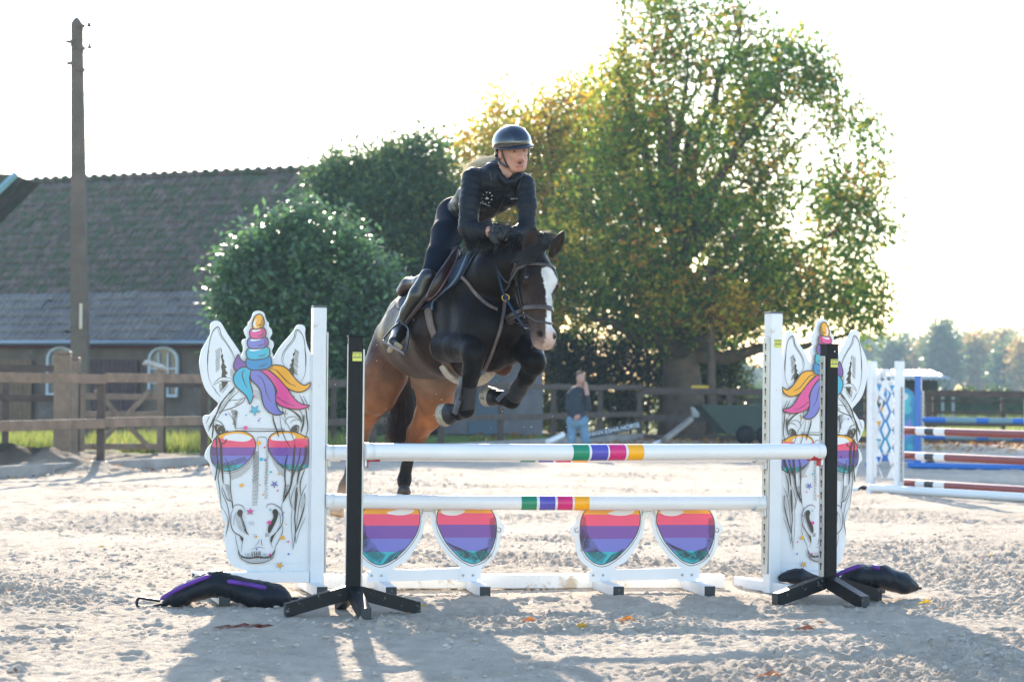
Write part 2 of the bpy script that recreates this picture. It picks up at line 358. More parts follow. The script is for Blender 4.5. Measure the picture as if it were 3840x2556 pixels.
tag(link('sand_clods', fastmesh('sand_clods', VV.reshape(-1, 3), FF), mat('sand_clod', (.50, .43, .355), .95, noise=.2, ns=10, bump=.4, bs=150, spec=.1), None, True), 'small clumps of sand thrown up across the arena floor', 'sand', kind='stuff')
# fallen leaves: uncountable litter
def litter(name, xs_, ys_, sz, cols, label, parent=None):
    n = len(xs_); V = []; c = []
    rr_ = np.random.RandomState(len(name) + n)
    for x, y in zip(xs_, ys_):
        s = sz * (.6 + .8 * rr_.rand()); g = rr_.rand() * 6.28; t = rr_.randn(2) * .45; z = gz(x, y) + .012
        base = np.array([(0, -1, 0), (.55, -.1, .12), (.1, 1, .05), (-.55, .1, .15)]) * s
        ca, sa = math.cos(g), math.sin(g); b = np.stack([base[:, 0] * ca - base[:, 1] * sa, base[:, 0] * sa + base[:, 1] * ca, base[:, 2]], 1)
        b[:, 2] += b[:, 0] * t[0] * .6 + b[:, 1] * t[1] * .6; b[:, 2] -= b[:, 2].min() - .002; V.append(b + (x, y, z)); c += [np.array(cols[rr_.randint(len(cols))]) * (.7 + .6 * rr_.rand())] * 4
    return tag(link(name, fastmesh(name, np.concatenate(V), np.arange(4 * n).reshape(n, 4), np.array(c)), mat('dead_leaf', attr=True, rough=.6, trans=.35)), label, 'leaves', kind='stuff')
LC = [(.40, .13, .02), (.50, .22, .03), (.28, .08, .02), (.55, .33, .04), (.2, .06, .02)]
n = 260; litter('fallen_leaves', r.rand(n) * 13 - 6, 11 + 26 * r.rand(n), .022, LC, 'orange and brown leaves scattered over the sandy arena')
n = 2600; x_ = r.rand(n) * 17 - 1.0; litter('leaf_drift', x_, 61 - 9 * r.rand(n) ** 2.2 + .02, .06, LC, 'drift of orange leaves along the far fence under the big tree')
n = 700; yy = 33 + 26 * r.rand(n); litter('leaf_edge', LFx(yy) + .15 + 1.2 * r.rand(n) ** 2, yy, .035, LC, 'brown leaves blown against the kerb of the left fence')
# leaf cluster lying in the shadow
ob = MB(); lp = G(905, 2371)
for k, (dx, dy, g, s) in enumerate(((-.10, 0, .3, .06), (-.05, -.02, -.2, .07), (0, .01, .5, .05), (.06, -.01, -.1, .07), (.12, -.02, .1, .06))):
    ca, sa = math.cos(g), math.sin(g); z = gz(lp[0] + dx, lp[1] + dy) + .016
    ob.add([(lp[0] + dx + u_ * s * ca - v_ * s * sa, lp[1] + dy + u_ * s * sa + v_ * s * ca, z + w_) for u_, v_, w_ in ((-1, 0, .01), (-.3, -.35, 0), (.6, -.25, .018), (1, 0, .012), (.5, .3, .02), (-.3, .35, .012))], [(0, 1, 2, 3, 4, 5)])
lo_ = ob.build('leaf_cluster', mat('russet_leaf', (.16, .045, .022), .5, noise=.3, trans=.2)); tag(lo_, 'russet leaf sprig lying in the shadow left of the black stand', 'leaves', kind='stuff')
for k, (px, py, cl_, lb) in enumerate([(1978, 2343, (.5, .16, .03), 'orange leaf on the sand below the middle of the jump'), (2345, 2342, (.5, .18, .02), 'bright orange leaf on the sand between the two pairs of glasses'), (3015, 2372, (.42, .12, .04), 'red brown leaf in the sun below the right black stand'), (3466, 2277, (.62, .42, .03), 'single yellow leaf on sand right of the right sandbag'), (2170, 2368, (.6, .33, .02), 'small yellow orange leaf in the centre foreground sand'), (2880, 2540, (.3, .12, .05), 'brown leaf at the bottom edge of the foreground')]):
    ob = MB(); q = G(px, py); z = gz(q[0], q[1]) + .01; s = .045 + .01 * (k % 3)
    ob.add([(q[0] + u_ * s, q[1] + v_ * s * .8, z + w_) for u_, v_, w_ in ((-1, 0, 0), (-.5, -.5, .015), (.1, -.55, .0), (.6, -.3, .022), (1, .1, .004), (.4, .5, .03), (-.3, .5, .012))] + [(q[0], q[1], z + .006)], [(i, (i + 1) % 7, 7) for i in range(7)])
    tag(ob.build('fallen_leaf', mat('leaf_%d' % k, cl_, .5, trans=.35)), lb, 'leaf', 'single leaves on the sand')
# specks of sand in the air round the horse
n = 150; L_ = np.array([P(1180 + 1100 * r.rand(), 900 + 850 * r.rand() ** .8, 14.3 + 2.6 * r.rand()) for _ in range(n)]); rr = .0012 + .003 * r.rand(n) ** 3
VV = ico[None] * rr[:, None, None] + L_[:, None, :]; FF = (icf[None] + (np.arange(n) * 12)[:, None, None]).reshape(-1, 3)
tag(link('flying_sand', fastmesh('flying_sand', VV.reshape(-1, 3), FF), mat('sand_grain', (.7, .62, .5), .8)), 'grains of sand flying in the air around the jumping horse', 'sand', kind='stuff')
# ================================================================== foliage tools
FOL = mat('leaf_foliage', attr=True, rough=.38, spec=.35, trans=.58)
FOLG = mat('glossy_foliage', attr=True, rough=.33, spec=.8, trans=.45)
BARK = mat('bark', (.10, .068, .045), .9, noise=.35, ns=3, bump=.5, bs=12)
def leaves(name, ctr, n_per, spread, size, pal, parent, m=FOL, seed=0, flat=1.0, up=0.0, wts=None):
    R_ = np.random.RandomState(seed + 17); K_ = len(ctr); n_ = K_ * n_per
    sp = np.broadcast_to(np.asarray(spread, float), (K_,)); c = np.repeat(ctr, n_per, 0) + R_.randn(n_, 3) * np.repeat(sp, n_per)[:, None] * (1, 1, flat)
    no = R_.randn(n_, 3) + (0, 0, up); no /= np.linalg.norm(no, axis=1)[:, None]; a = np.cross(no, R_.randn(n_, 3)); a /= np.linalg.norm(a, axis=1)[:, None]; b = np.cross(no, a)
    s = size * (.6 + .8 * R_.rand(n_))[:, None]
    V = np.stack([c - a * s, c - b * s * .42 + no * s * .12 - a * s * .1, c + a * s, c + b * s * .42 + no * s * .12 - a * s * .1], 1).reshape(-1, 3)
    pal = np.array(pal); K2 = len(pal)
    base = R_.randint(0, K2, K_) if wts is None else np.array([R_.choice(K2, p=w_ / w_.sum()) for w_ in wts])
    pick = np.where(R_.rand(n_) < .6, np.repeat(base, n_per), R_.randint(0, K2, n_) if wts is None else np.array([0] * n_) + R_.choice(K2, n_, p=np.mean(wts, 0) / np.sum(np.mean(wts, 0))))
    col = pal[pick] * (.7 + .6 * R_.rand(n_))[:, None] * np.repeat(.8 + .4 * R_.rand(K_), n_per)[:, None]
    return link(name, fastmesh(name, V, np.arange(4 * n_).reshape(n_, 4), np.repeat(col, 4, 0)), m, parent)
def shell(ells, n, seed, lo=.55, hi=1.0, frm=None):     # cluster centres in a union of ellipsoids, denser near the surface
    R_ = np.random.RandomState(seed); out = []; vol = np.array([e[3] * e[4] * e[5] for e in ells]) ** .8; pr = vol / vol.sum()
    while len(out) < n:
        e = ells[R_.choice(len(ells), p=pr)]; d = R_.randn(3); d /= np.linalg.norm(d); t = lo + (hi - lo) * R_.rand() ** .7
        q = np.array(e[:3]) + d * np.array(e[3:6]) * t
        if q[2] > .25: out.append(q)
    return np.array(out)
def branches(mb, base, top, r0, tips, R_, nl=9, forkz=.35):
    base = np.array(base, float); top = np.array(top, float)
    tr = np.array([base + (top - base) * t + R_.randn(3) * .06 * t * (0 < t < 1) * np.linalg.norm(top - base) * .1 for t in np.linspace(0, 1, 9)])
    nodes = [(p_, r0 * (1 - .8 * t)) for p_, t in zip(tr, np.linspace(0, 1, 9))][3:]
    return tr, nodes
def grow(parent, base, top, r0, ctr, seed, nlimb=26, ntwig=260, name='trunk', flare=1.35):
    R_ = np.random.RandomState(seed); tb = MB(); base = np.array(base, float); top = np.array(top, float); T = np.linspace(0, 1, 12); H = np.linalg.norm(top - base)
    tr = np.array([base + (top - base) * t for t in T]) + np.cumsum(R_.randn(12, 3), 0) * .012 * H * np.array([0] + [1] * 11)[:, None] * (1, 1, 0)
    rad = r0 * (1 - .86 * T) * (1 + (flare - 1) * np.exp(-T * 22)); tb.tube(tr, rad, 12); o = tb.build(name, BARK, parent, True)
    lb = MB(); nodes = []
    far = ctr[R_.choice(len(ctr), min(nlimb * 4, len(ctr)), False)]; sel = [far[0]]
    for _ in range(nlimb - 1):
        d = np.min([np.linalg.norm(far - s, axis=1) for s in sel], 0); sel.append(far[np.argmax(d)])
    for tip in sel:
        hz = (tip[2] - base[2]) / H; t0 = np.clip(hz * .55 + .03 + .06 * R_.randn(), .25, .95); i = t0 * 11; k = min(int(i), 10); st = tr[k] + (tr[k + 1] - tr[k]) * (i - k); r_s = np.interp(t0, T, rad) * .55
        v = tip - st; mid = st + v * .5 + np.array((0, 0, -.10 * np.linalg.norm(v[:2]) + .12 * abs(v[2]) * (R_.rand() - .3))) + R_.randn(3) * .05 * np.linalg.norm(v)
        pts = np.array([(1 - t) ** 2 * st + 2 * t * (1 - t) * mid + t * t * tip for t in np.linspace(0, 1, 9)]) + R_.randn(9, 3) * .018 * np.linalg.norm(v) * np.array([0] + [1] * 8)[:, None]
        rd = np.linspace(r_s, .012, 9); lb.tube(pts, rd, 6); nodes += [(p_, r_) for p_, r_ in zip(pts[2:], rd[2:])]
    NP = np.array([p_ for p_, _ in nodes]); NR = np.array([r_ for _, r_ in nodes])
    for q in ctr[R_.choice(len(ctr), min(ntwig, len(ctr)), False)]:
        d = np.linalg.norm(NP - q, axis=1); k = np.argmin(d); 
        if d[k] > 4: continue
        mid = (NP[k] + q) / 2 + R_.randn(3) * .12 * d[k]; lb.tube(np.array([NP[k], mid, q]), [max(.008, min(NR[k] * .6, .03)), .014, .006], 4, False)
    lb.build('limbs', BARK, parent, True)
    return o
def pxell(px, py, Y_, rx, ry, rd): c = P(px, py, Y_); return (c[0], c[1], c[2], RP(rx, Y_), rd, RP(ry, Y_))
AUT = [(.07, .17, .025), (.10, .21, .03), (.34, .40, .05), (.62, .56, .06), (.75, .50, .05), (.66, .28, .03), (.42, .16, .035), (.20, .29, .03)]
DEVSKIP = False
# ---- big lime tree right of centre
Yt = 66.5; base = P(2570, 1690, Yt); base[2] = 0
TB = empty('lime_tree', (base[0], base[1], 0), label='big round autumn lime tree with green and yellow leaves behind the arena fence', cat='tree'); TL = np.array(TB.location)
E = [pxell(2740, 700, Yt, 600, 560, 4.0), pxell(2560, 380, Yt, 380, 420, 3.2), pxell(2500, 900, Yt, 470, 380, 4.2), pxell(2250, 950, Yt - 1, 260, 330, 3), pxell(3010, 950, Yt, 340, 330, 3.2), pxell(2660, 40, Yt, 330, 230, 2.4), pxell(2330, 420, Yt, 150, 210, 2.2), pxell(2980, 270, Yt, 200, 190, 2.2), pxell(3180, 620, Yt, 190, 230, 2.4), pxell(2400, 160, Yt, 190, 200, 2.0), pxell(3340, 1190, Yt, 110, 36, .8), pxell(2900, 420, Yt, 290, 300, 2.6), pxell(3230, 1120, Yt, 130, 110, 1.5)]
E = [(a - TL[0], b - TL[1], c, d, e, f) for a, b, c, d, e, f in E]
ct = shell(E, 1950 if not DEVSKIP else 100, 5, .50, 1.02); ct = ct[ct[:, 2] > 2.55 + .35 * RS.rand(len(ct))]
zt = ct[:, 2]; xt = ct[:, 0]; wt = np.ones((len(ct), 8)) * .3
wt[:, 0] += 1.8 * (zt < 6) + 1.2 * (xt > -1); wt[:, 1] += 1.6; wt[:, 7] += 1.2; wt[:, 3] += 1.2 * (xt < -1.5); wt[:, 4] += .9 * (xt < -1.5); wt[:, 2] += 1.0 * (xt < 0); wt[:, 5] += .2 * (np.abs(xt) > 3.5); wt[:, 6] += .3 * (zt > 6.5); wt[:, 5:7] -= .15
thin = .25 + .75 * np.clip((zt - 4.0) / 6, 0, 1); gap = vnoise(ct[:, 0] * .9 + 20, ct[:, 2] * .9 + 3); kp = (RS.rand(len(ct)) > .50 * thin) & (gap > .25 * thin); ct, wt, zt = ct[kp], wt[kp], zt[kp]
grow(TB, (0, 0, 0), (P(2500, 380, Yt) - TL) * (1, 0, 1), .62, ct, 3, 44, 560)
leaves('crown', ct, 56, .30, .085, AUT, TB, seed=1, wts=wt)
low = ct[ct[:, 2] < 4.2]; leaves('crown', low[:260] + (0, .6, 0), 40, .36, .09, AUT[:3] + AUT[7:], TB, seed=2)
# ---- second autumn tree, behind and to the left
Yt2 = 74.0; b2_ = P(2080, 1690, Yt2); TB2 = empty('yellow_tree', (b2_[0], b2_[1], 0), label='yellow and orange autumn tree behind the rider between ivy mound and lime tree', cat='tree'); T2 = np.array(TB2.location)
E = [pxell(1960, 560, Yt2, 300, 290, 3.2), pxell(2120, 720, Yt2, 330, 380, 3.5), pxell(1810, 640, Yt2, 160, 200, 2.2), pxell(2230, 480, Yt2, 220, 240, 2.6), pxell(2030, 1000, Yt2, 330, 260, 3)]
E = [(a - T2[0], b - T2[1], c, d, e, f) for a, b, c, d, e, f in E]; ct = shell(E, 640 if not DEVSKIP else 60, 8, .3, 1.0)
grow(TB2, (0, 0, 0), (P(2060, 420, Yt2) - T2) * (1, 0, 1), .4, ct, 4, 20, 260)
leaves('crown', ct, 52, .40, .095, [(.17, .25, .03), (.36, .38, .05), (.64, .54, .07), (.74, .52, .07), (.6, .30, .05), (.22, .29, .04)], TB2, seed=3)
# ---- ivy-grown dome and ivy over the barn roof
Yi = 63.0; bi = P(1480, 1690, Yi); IV = empty('ivy_mound', (bi[0], bi[1], 0), label='tall dark green ivy mound growing over the right end of the tiled roof', cat='ivy'); I0 = np.array(IV.location)
E = [pxell(1560, 720, Yi, 165, 210, 2.2), pxell(1450, 900, Yi, 250, 300, 2.4), pxell(1540, 1100, Yi, 230, 350, 2.4), pxell(1350, 640, Yi + .5, 120, 55, 1.4), pxell(1240, 690, Yi + 1.2, 90, 60, 1.2), pxell(1330, 800, Yi + .6, 160, 160, 1.4)]
E = [(a - I0[0], b - I0[1], c, d, e, f) for a, b, c, d, e, f in E]; ct = shell(E, 950 if not DEVSKIP else 60, 12, .6, 1.0)
tb = MB(); tb.tube([(0, 0, 0), (.1, 0, 2), (-.1, .1, 4), (.2, 0, 6.0)], [.3, .26, .2, .08], 8); tb.build('trunk', BARK, IV, True)
leaves('foliage', ct, 60, .30, .085, [(.055, .115, .055), (.07, .14, .06), (.095, .17, .06), (.16, .20, .05), (.06, .11, .06)], IV, seed=6)
# ---- glossy laurel bush
Yb = 52.0; bb = P(1130, 1690, Yb); LB = empty('laurel_bush', (bb[0], bb[1], 0), label='large glossy laurel bush with sun glints in front of the barn', cat='bush'); B0 = np.array(LB.location)
E = [pxell(1090, 1130, Yb, 235, 270, 1.6), pxell(980, 1080, Yb, 150, 200, 1.2), pxell(1180, 1000, Yb, 150, 190, 1.2), pxell(1310, 1180, Yb, 170, 230, 1.4), pxell(1125, 815, Yb, 42, 75, .4), pxell(1240, 830, Yb, 40, 80, .4), pxell(1020, 880, Yb, 45, 80, .4), pxell(935, 990, Yb, 45, 80, .4), pxell(1310, 900, Yb, 40, 70, .4), pxell(900, 1180, Yb, 90, 150, .9), pxell(1150, 1420, Yb, 330, 240, 1.5), pxell(1450, 1250, Yb, 130, 200, 1.2), pxell(1420, 1050, Yb, 90, 90, .8)]
E = [(a - B0[0], b - B0[1], c, d, e, f) for a, b, c, d, e, f in E]; _rb = np.random.RandomState(21)
for _ in range(26):
    g_ = math.pi * (.02 + .96 * _rb.rand()); px_ = 1130 + 300 * math.cos(g_); py_ = 1130 - 265 * math.sin(g_) * (.8 + .2 * _rb.rand()); e_ = pxell(px_, py_, Yb + _rb.randn() * .4, 22 + 14 * _rb.rand(), 60 + 70 * _rb.rand(), .25); E.append((e_[0] - B0[0], e_[1] - B0[1]) + e_[2:])
ct = shell(E, 950 if not DEVSKIP else 60, 15, .45, 1.0)
tb = MB()
for k in range(9): g = k * .7; tb.tube([(.15 * math.cos(g), .15 * math.sin(g), 0), (.5 * math.cos(g), .4 * math.sin(g), 1.2), (1.1 * math.cos(g), .8 * math.sin(g), 2.6)], [.06, .045, .015], 6)
tb.build('stems', BARK, LB, True)
leaves('foliage', ct, 46, .22, .085, [(.07, .15, .07), (.10, .20, .085), (.14, .27, .09), (.07, .13, .075)], LB, m=FOLG, seed=7, up=1.5)
# ---- dark hedge under the lime tree
HG_ = empty('hedge', (3.4, 70.0, 0), label='dark shaded hedge behind the man and the fence under the lime tree', cat='hedge')
ct = np.stack([RS.rand(650) * 6.6 - 3.3, RS.randn(650) * .5, RS.rand(650) ** .8 * 2.7 + .1], 1)
tb = MB()
for k in range(14): tb.tube([(-3.2 + .47 * k, 0, 0), (-3.2 + .47 * k + .1, .1, 1.2), (-3.2 + .47 * k - .1, 0, 2.4)], [.05, .04, .02], 5)
tb.build('stems', BARK, HG_, True)
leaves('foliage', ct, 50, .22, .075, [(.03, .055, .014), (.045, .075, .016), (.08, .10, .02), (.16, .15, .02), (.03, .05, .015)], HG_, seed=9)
# small trunk right of the lime and its weeping leaves
sb = P(2702, 1690, 60.5); ST_ = empty('sapling', (sb[0], sb[1] + 3.2, 0), label='slim dark trunk right of the lime tree trunk', cat='tree')
tb = MB(); tb.tube([(0, 0, 0), (.03, 0, 1.5), (0, 0, 3.2), (-.1, 0, 4.6)], [.13, .11, .10, .06], 8); tb.build('trunk', BARK, ST_, True)
leaves('crown', np.array([(RS.randn() * .9, RS.randn() * .6, 3.1 + 1.1 * RS.rand()) for _ in range(120)]), 40, .22, .07, AUT[2:7] + [AUT[0]] * 3, ST_, seed=10)
# ---- far trees and hedge on the right
FT = [(3290, 300, 9.5, 5.5, 1), (3420, 330, 10.5, 6, 0), (3560, 300, 11.0, 5.5, 2), (3680, 340, 12, 6, 0), (3830, 320, 12, 7, 1), (3960, 300, 12, 7, 0)]
FT += [(3370, 220, 6.3, 3.4, 3), (3535, 210, 7.6, 3.0, 3), (3665, 215, 6.4, 3.6, 4), (3790, 205, 5.4, 3.2, 3), (3480, 215, 6.0, 2.6, 4), (3745, 240, 8.4, 3.0, 4), (3870, 200, 6.3, 3, 4), (3180, 250, 5.0, 4, 3), (3240, 260, 7.5, 4.0, 1), (2760, 280, 4.6, 5, 3), (2860, 290, 4.0, 5, 3), (2650, 300, 6, 5, 3)]
PALS = [[(0.085, 0.128, 0.051), (0.102, 0.136, 0.060), (0.153, 0.170, 0.068)], [(0.136, 0.170, 0.068), (0.170, 0.187, 0.085), (0.102, 0.136, 0.068)], [(0.102, 0.136, 0.076), (0.153, 0.170, 0.085)], [(0.076, 0.128, 0.051), (0.102, 0.153, 0.060), (0.170, 0.221, 0.085)], [(0.374, 0.272, 0.085), (0.442, 0.340, 0.102), (0.204, 0.221, 0.085), (0.510, 0.289, 0.102)]]
FLB = ['tall hazy tree of the distant wood, %s', 'small round tree in the field beyond the fence, %s']
POS = ['just right of the lime crown', 'above the pale shed roof', 'with a notch of sky on its left', 'tallest, above the orange trees', 'near the right edge of the photo', 'cut off by the right edge', 'behind the lattice stand', 'steep and dark, above the shed end', 'orange edged, right of the dark cone', 'low and dark at the far right', 'pale and yellowish between two dark cones', 'tall pale yellow one at right', 'orange one at the right edge', 'lowest, behind the unicorn ear', 'pale one beside the lime leaves', 'faint, left of the right white post', 'faint, behind the right white post', 'faint, right of the lime trunk']
for k, (px, Yd, hgt, wd, pl) in enumerate(FT):
    Yd *= 1.9; hgt = hgt * 1.9 - .8; wd *= 1.9
    q = P(px, 1460, Yd); o = empty('far_tree', (q[0], q[1], 0), label=FLB[0 if k < 6 else 1] % POS[k], cat='tree', group='hazy trees beyond the fields')
    tb = MB(); tb.tube([(0, 0, 0), (0, 0, hgt * .7)], [.25, .08], 6); tb.build('trunk', BARK, o, True)
    dark = pl == 3
    E = [(0, 0, hgt * .42, wd * .5, wd * .5, hgt * .42), (0, 0, hgt * .68, wd * .32, wd * .32, hgt * .32), (wd * .2, 0, hgt * .5, wd * .32, wd * .3, hgt * .25), (-wd * .22, 0, hgt * .55, wd * .3, wd * .3, hgt * .27)]
    leaves('crown', shell(E, 170, 100 + k, .45, 1), 30, .95, .42, PALS[pl], o, seed=40 + k)
hb = P(3700, 1460, 118); o = empty('field_hedge', (hb[0], hb[1], 0), label='long low trimmed green hedge across the field in front of the far trees', cat='hedge')
hm_ = MB(); hm_.box((2, 0, .55), (34, 1.2, 1.1), bev=.1); hm_.build('core', mat('hedge_core', (.03, .05, .015), .9, noise=.3, ns=2), o)
leaves('foliage', np.stack([RS.rand(700) * 34 - 15, RS.randn(700) * .5, .3 + 1.0 * RS.rand(700)], 1), 26, .2, .11, [(.05, .10, .02), (.07, .13, .025), (.04, .08, .02)], o, seed=77)
# grass tufts by the gate and behind the fences
def grass(name, pts, h0, lab, col=(.23, .28, .07)):
    R_ = np.random.RandomState(len(pts)); n_ = len(pts); b = np.array(pts); t = R_.randn(n_, 3) * (.35, .35, 0) + (0, 0, 1); hh_ = h0 * (.4 + .9 * R_.rand(n_))[:, None]
    s = R_.randn(n_, 3) * (1, 1, 0); s /= np.linalg.norm(s, axis=1)[:, None]; wv = s * (.008 + .006 * R_.rand(n_))[:, None]
    V = np.stack([b - wv, b + wv, b + t * hh_ + s * .02], 1).reshape(-1, 3); c = np.array(col) * (.6 + .8 * R_.rand(n_, 1)) * np.where(R_.rand(n_, 1) < .2, (1.7, 1.2, 1.2), (1, 1, 1))
    return tag(link(name, fastmesh(name, V, np.arange(3 * n_).reshape(n_, 3), np.repeat(c, 3, 0)), mat('grass_blade', attr=True, rough=.5, trans=.45)), lab, 'grass', kind='stuff')
pts = []
for _ in range(9000):
    y_ = 45 + 6 * RS.rand() ** 1.5; x_ = P(-60 + 1400 * RS.rand(), 1600, y_)[0]; pts.append((x_, y_, gz(x_, y_)))
grass('grass_strip', pts, .32, 'bright sunlit grass strip behind the wooden gate')
pts = [];
for _ in range(9000):
    y_ = 66 + 50 * RS.rand() ** 1.5; x_ = P(2640 + 1300 * RS.rand(), 1600, y_)[0]; pts.append((x_, y_, 0.0))
grass('meadow_grass', pts, .30, 'sunlit green meadow grass beyond the right fence')
# ================================================================== timber fences
WD = mat('fence_wood', (.20, .132, .086), .75, noise=.3, ns=4, bump=.3, bs=25); WD2 = mat('dark_shaded_fence_wood', (.075, .052, .040), .8, noise=.3, ns=4, bump=.3, bs=25)
WD3 = mat('gate_wood', (.20, .14, .095), .75, noise=.25, ns=5, bump=.3, bs=25)
def ang(a, b): return math.atan2(b[1] - a[1], b[0] - a[0])
def fence(name, label, posts, rails, m, pw=.11, ph=1.42, rw=.045, rh=.16, per=1, grp=None, front=-.07, pm=None):
    o = empty(name, (posts[0][0], posts[0][1], 0), label=label, cat='fence', group=grp); O = np.array(o.location)[:2]
    for a in posts: mb_ = MB(); mb_.box((a[0] - O[0], a[1] - O[1], ph / 2 - .1), (pw, pw, ph + .2), rz=RS.randn() * .04, bev=.008); mb_.build('post', pm or m, o)
    for z, zz_ in rails:
        for i in range(0, len(posts) - 1, per):
            a = np.array(posts[i]) - O; b = np.array(posts[min(i + per, len(posts) - 1)]) - O; L_ = np.linalg.norm(b - a); mb_ = MB(); g = math.atan2(b[1] - a[1], b[0] - a[0]); off = np.array((math.sin(g), -math.cos(g))) * (-front)
            c = (a + b) / 2 + off; mb_.box((c[0], c[1], z + RS.randn() * .008), (L_ - .006, rw, rh), rz=g, ry=RS.randn() * .002, bev=.006); mb_.build('rail', m, o)
    return o
lf_pts = [(LFx(y), y) for y in (29.9, 32.75, 36.35, 39.2, 42.0, 45, 48, 51, 54, 57, 60)]
# posts where the photo shows them
p1 = P(342, 1770, 36.0); p2 = P(737, 1750, 39.2)
lf_pts = [(LFx(y), y) for y in (26.2, 29.4, 32.7, 36.0, 39.1, 42.3, 45.5, 48.7, 51.9, 55.1, 58.3, 61.3)]
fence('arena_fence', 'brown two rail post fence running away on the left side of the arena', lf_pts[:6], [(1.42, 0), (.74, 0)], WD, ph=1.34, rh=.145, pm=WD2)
fence('arena_fence', 'shaded dark stretch of the side fence seen between the legs of the horse', lf_pts[5:], [(1.36, 0), (.68, 0)], WD2, ph=1.28, rh=.13, pw=.13)  # same fence in darker wood: the shade here is put into the colour
bf = [(LFx(61.3), 61.3)] + [(x, 61.4) for x in np.arange(5.6, 24, 2.55)]
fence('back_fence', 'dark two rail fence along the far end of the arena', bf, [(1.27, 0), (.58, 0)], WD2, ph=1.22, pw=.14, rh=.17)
fence('paddock_fence', 'weathered paddock fence with three rails behind the far arena fence on the right', [(x, 70 + .3 * x * 0) for x in np.arange(4.4, 18, 2.0)], [(1.05, 0), (.7, 0), (.35, 0)], WD2, ph=1.15, pw=.13, rh=.08)
fence('inner_paddock_fence', 'narrow post and rail fence between big tree and right white post', [(x, 66.6) for x in np.arange(5.7, 9.6, .95)], [(1.02, 0), (.62, 0)], WD2, ph=1.1, pw=.12, rh=.07)
# kerb boards of the arena
KB = mat('concrete_kerb', (.30, .28, .26), .85, noise=.2, ns=3, bump=.3, bs=20)
kr = empty('arena_kerb', (lf_pts[0][0], lf_pts[0][1], 0), label='grey board kerb at the foot of the left arena fence', cat='kerb'); O = np.array(kr.location)[:2]
for i in range(len(lf_pts) - 1):
    a = np.array(lf_pts[i]) - O; b = np.array(lf_pts[i + 1]) - O; c = (a + b) / 2 + np.array((.10, -.04)); mb_ = MB(); mb_.box((c[0], c[1], .07), (np.linalg.norm(b - a) - .01, .07, .22), rz=math.atan2(b[1] - a[1], b[0] - a[0]), bev=.006); mb_.build('board', KB, kr)
kr = empty('back_kerb', (3, 61.2, 0), label='dark board kerb under the far arena fence', cat='kerb')
for i in range(8): mb_ = MB(); mb_.box((1.3 + 2.55 * i, 0, .06), (2.54, .07, .20), bev=.006); mb_.build('board', WD2, kr)
# second fence beyond the track and the gate
f2 = [(P(px, 1600, y)[0], y) for px, y in ((-160, 43), (20, 43.3), (252, 43.5))]
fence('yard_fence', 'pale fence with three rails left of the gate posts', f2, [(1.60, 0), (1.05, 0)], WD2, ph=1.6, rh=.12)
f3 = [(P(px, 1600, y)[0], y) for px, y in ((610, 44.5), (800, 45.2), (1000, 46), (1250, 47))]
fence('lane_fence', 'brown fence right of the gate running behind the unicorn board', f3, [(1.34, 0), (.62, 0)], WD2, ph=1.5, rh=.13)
for px, y, wd_, hg, lb in ((232, 38.6, .25, 1.80, 'thick square wooden gate post, the front one of the pair'), (272, 43.0, .22, 1.75, 'wooden gate post just behind the thickest one')):
    q = P(px, 1700, y); mb_ = MB(); mb_.box((0, 0, hg / 2 - .1), (wd_, wd_, hg + .2), bev=.02); mb_.box((0, 0, hg + .03), (wd_ + .01, wd_ + .01, .05), bev=.02); t_ = mb_.build('gate_post', WD3); t_.location = (q[0], q[1], 0); tag(t_, lb, 'post', 'gate posts')
g0 = P(296, 1650, 43.0); g1 = P(600, 1650, 43.6); gt = empty('field_gate', (g0[0], g0[1], 0), ang(g0, g1), label='wooden field gate with cross braces standing in front of the barn', cat='gate'); GW = np.linalg.norm((g1 - g0)[:2])
for nm, c, d, ry in [('stile', (.05, 0, .82), (.10, .07, 1.42), 0), ('stile', (GW, 0, .86), (.11, .07, 1.55), 0)] + [('bar', (GW / 2, -.01, z), (GW, .04, .11), 0) for z in (1.42, 1.10, .78, .20)] + [('brace', (GW * .52, -.05, .70), (1.45, .035, .09), .80), ('brace', (GW * .52, -.09, .70), (1.45, .035, .09), -.80)]:
    mb_ = MB(); mb_.box(c, d, ry=ry, bev=.005); mb_.build(nm, WD3, gt)
q = P(580, 1372, 43.4); mb_ = MB(); mb_.tube(crom([(-.35, 0, .05), (-.2, -.04, .10), (0, 0, .04), (.2, .03, -.02), (.42, 0, -.13)], 5, False), [.03] * 3 + [.075] * 14 + [.05] * 4, 8); t_ = mb_.build('rolled_sack', mat('pale_sacking', (.42, .40, .36), .9, noise=.2, bump=.4, bs=20)); t_.location = tuple(q); t_.scale = (.62, .62, .62); tag(t_, 'pale cloth sack draped over the top of the gate', 'sack')
# ================================================================== telegraph pole
pb = P(306, 1650, 47.5); TP = empty('telegraph_pole', (pb[0], pb[1], 0), label='tall grey concrete telegraph pole with side insulators on the left', cat='pole'); PM = mat('weathered_concrete', (.12, .095, .075), .85, noise=.2, ns=3, bump=.3, bs=20)
tp = P(289, 66, 47.5) - pb; Hh = P(289, 66, 47.5)[2]; mb_ = MB(); w0, w1 = RP(68, 47.5), RP(40, 47.5)
vs = []
for z, wq, xx in ((-.2, w0, 0), (Hh - .12, w1, tp[0]), (Hh, w1 * .35, tp[0])): vs += [(xx + sx * wq / 2, sy * wq / 2, z) for sx, sy in ((-1, -1), (1, -1), (1, 1), (-1, 1))]
mb_.add(vs, [(3, 2, 1, 0), (8, 9, 10, 11)] + [(r_ * 4 + i, r_ * 4 + (i + 1) % 4, r_ * 4 + 4 + (i + 1) % 4, r_ * 4 + 4 + i) for r_ in (0, 1) for i in range(4)]); shaft = mb_.build('shaft', PM, TP); shaft.rotation_euler = (0, 0, 0)
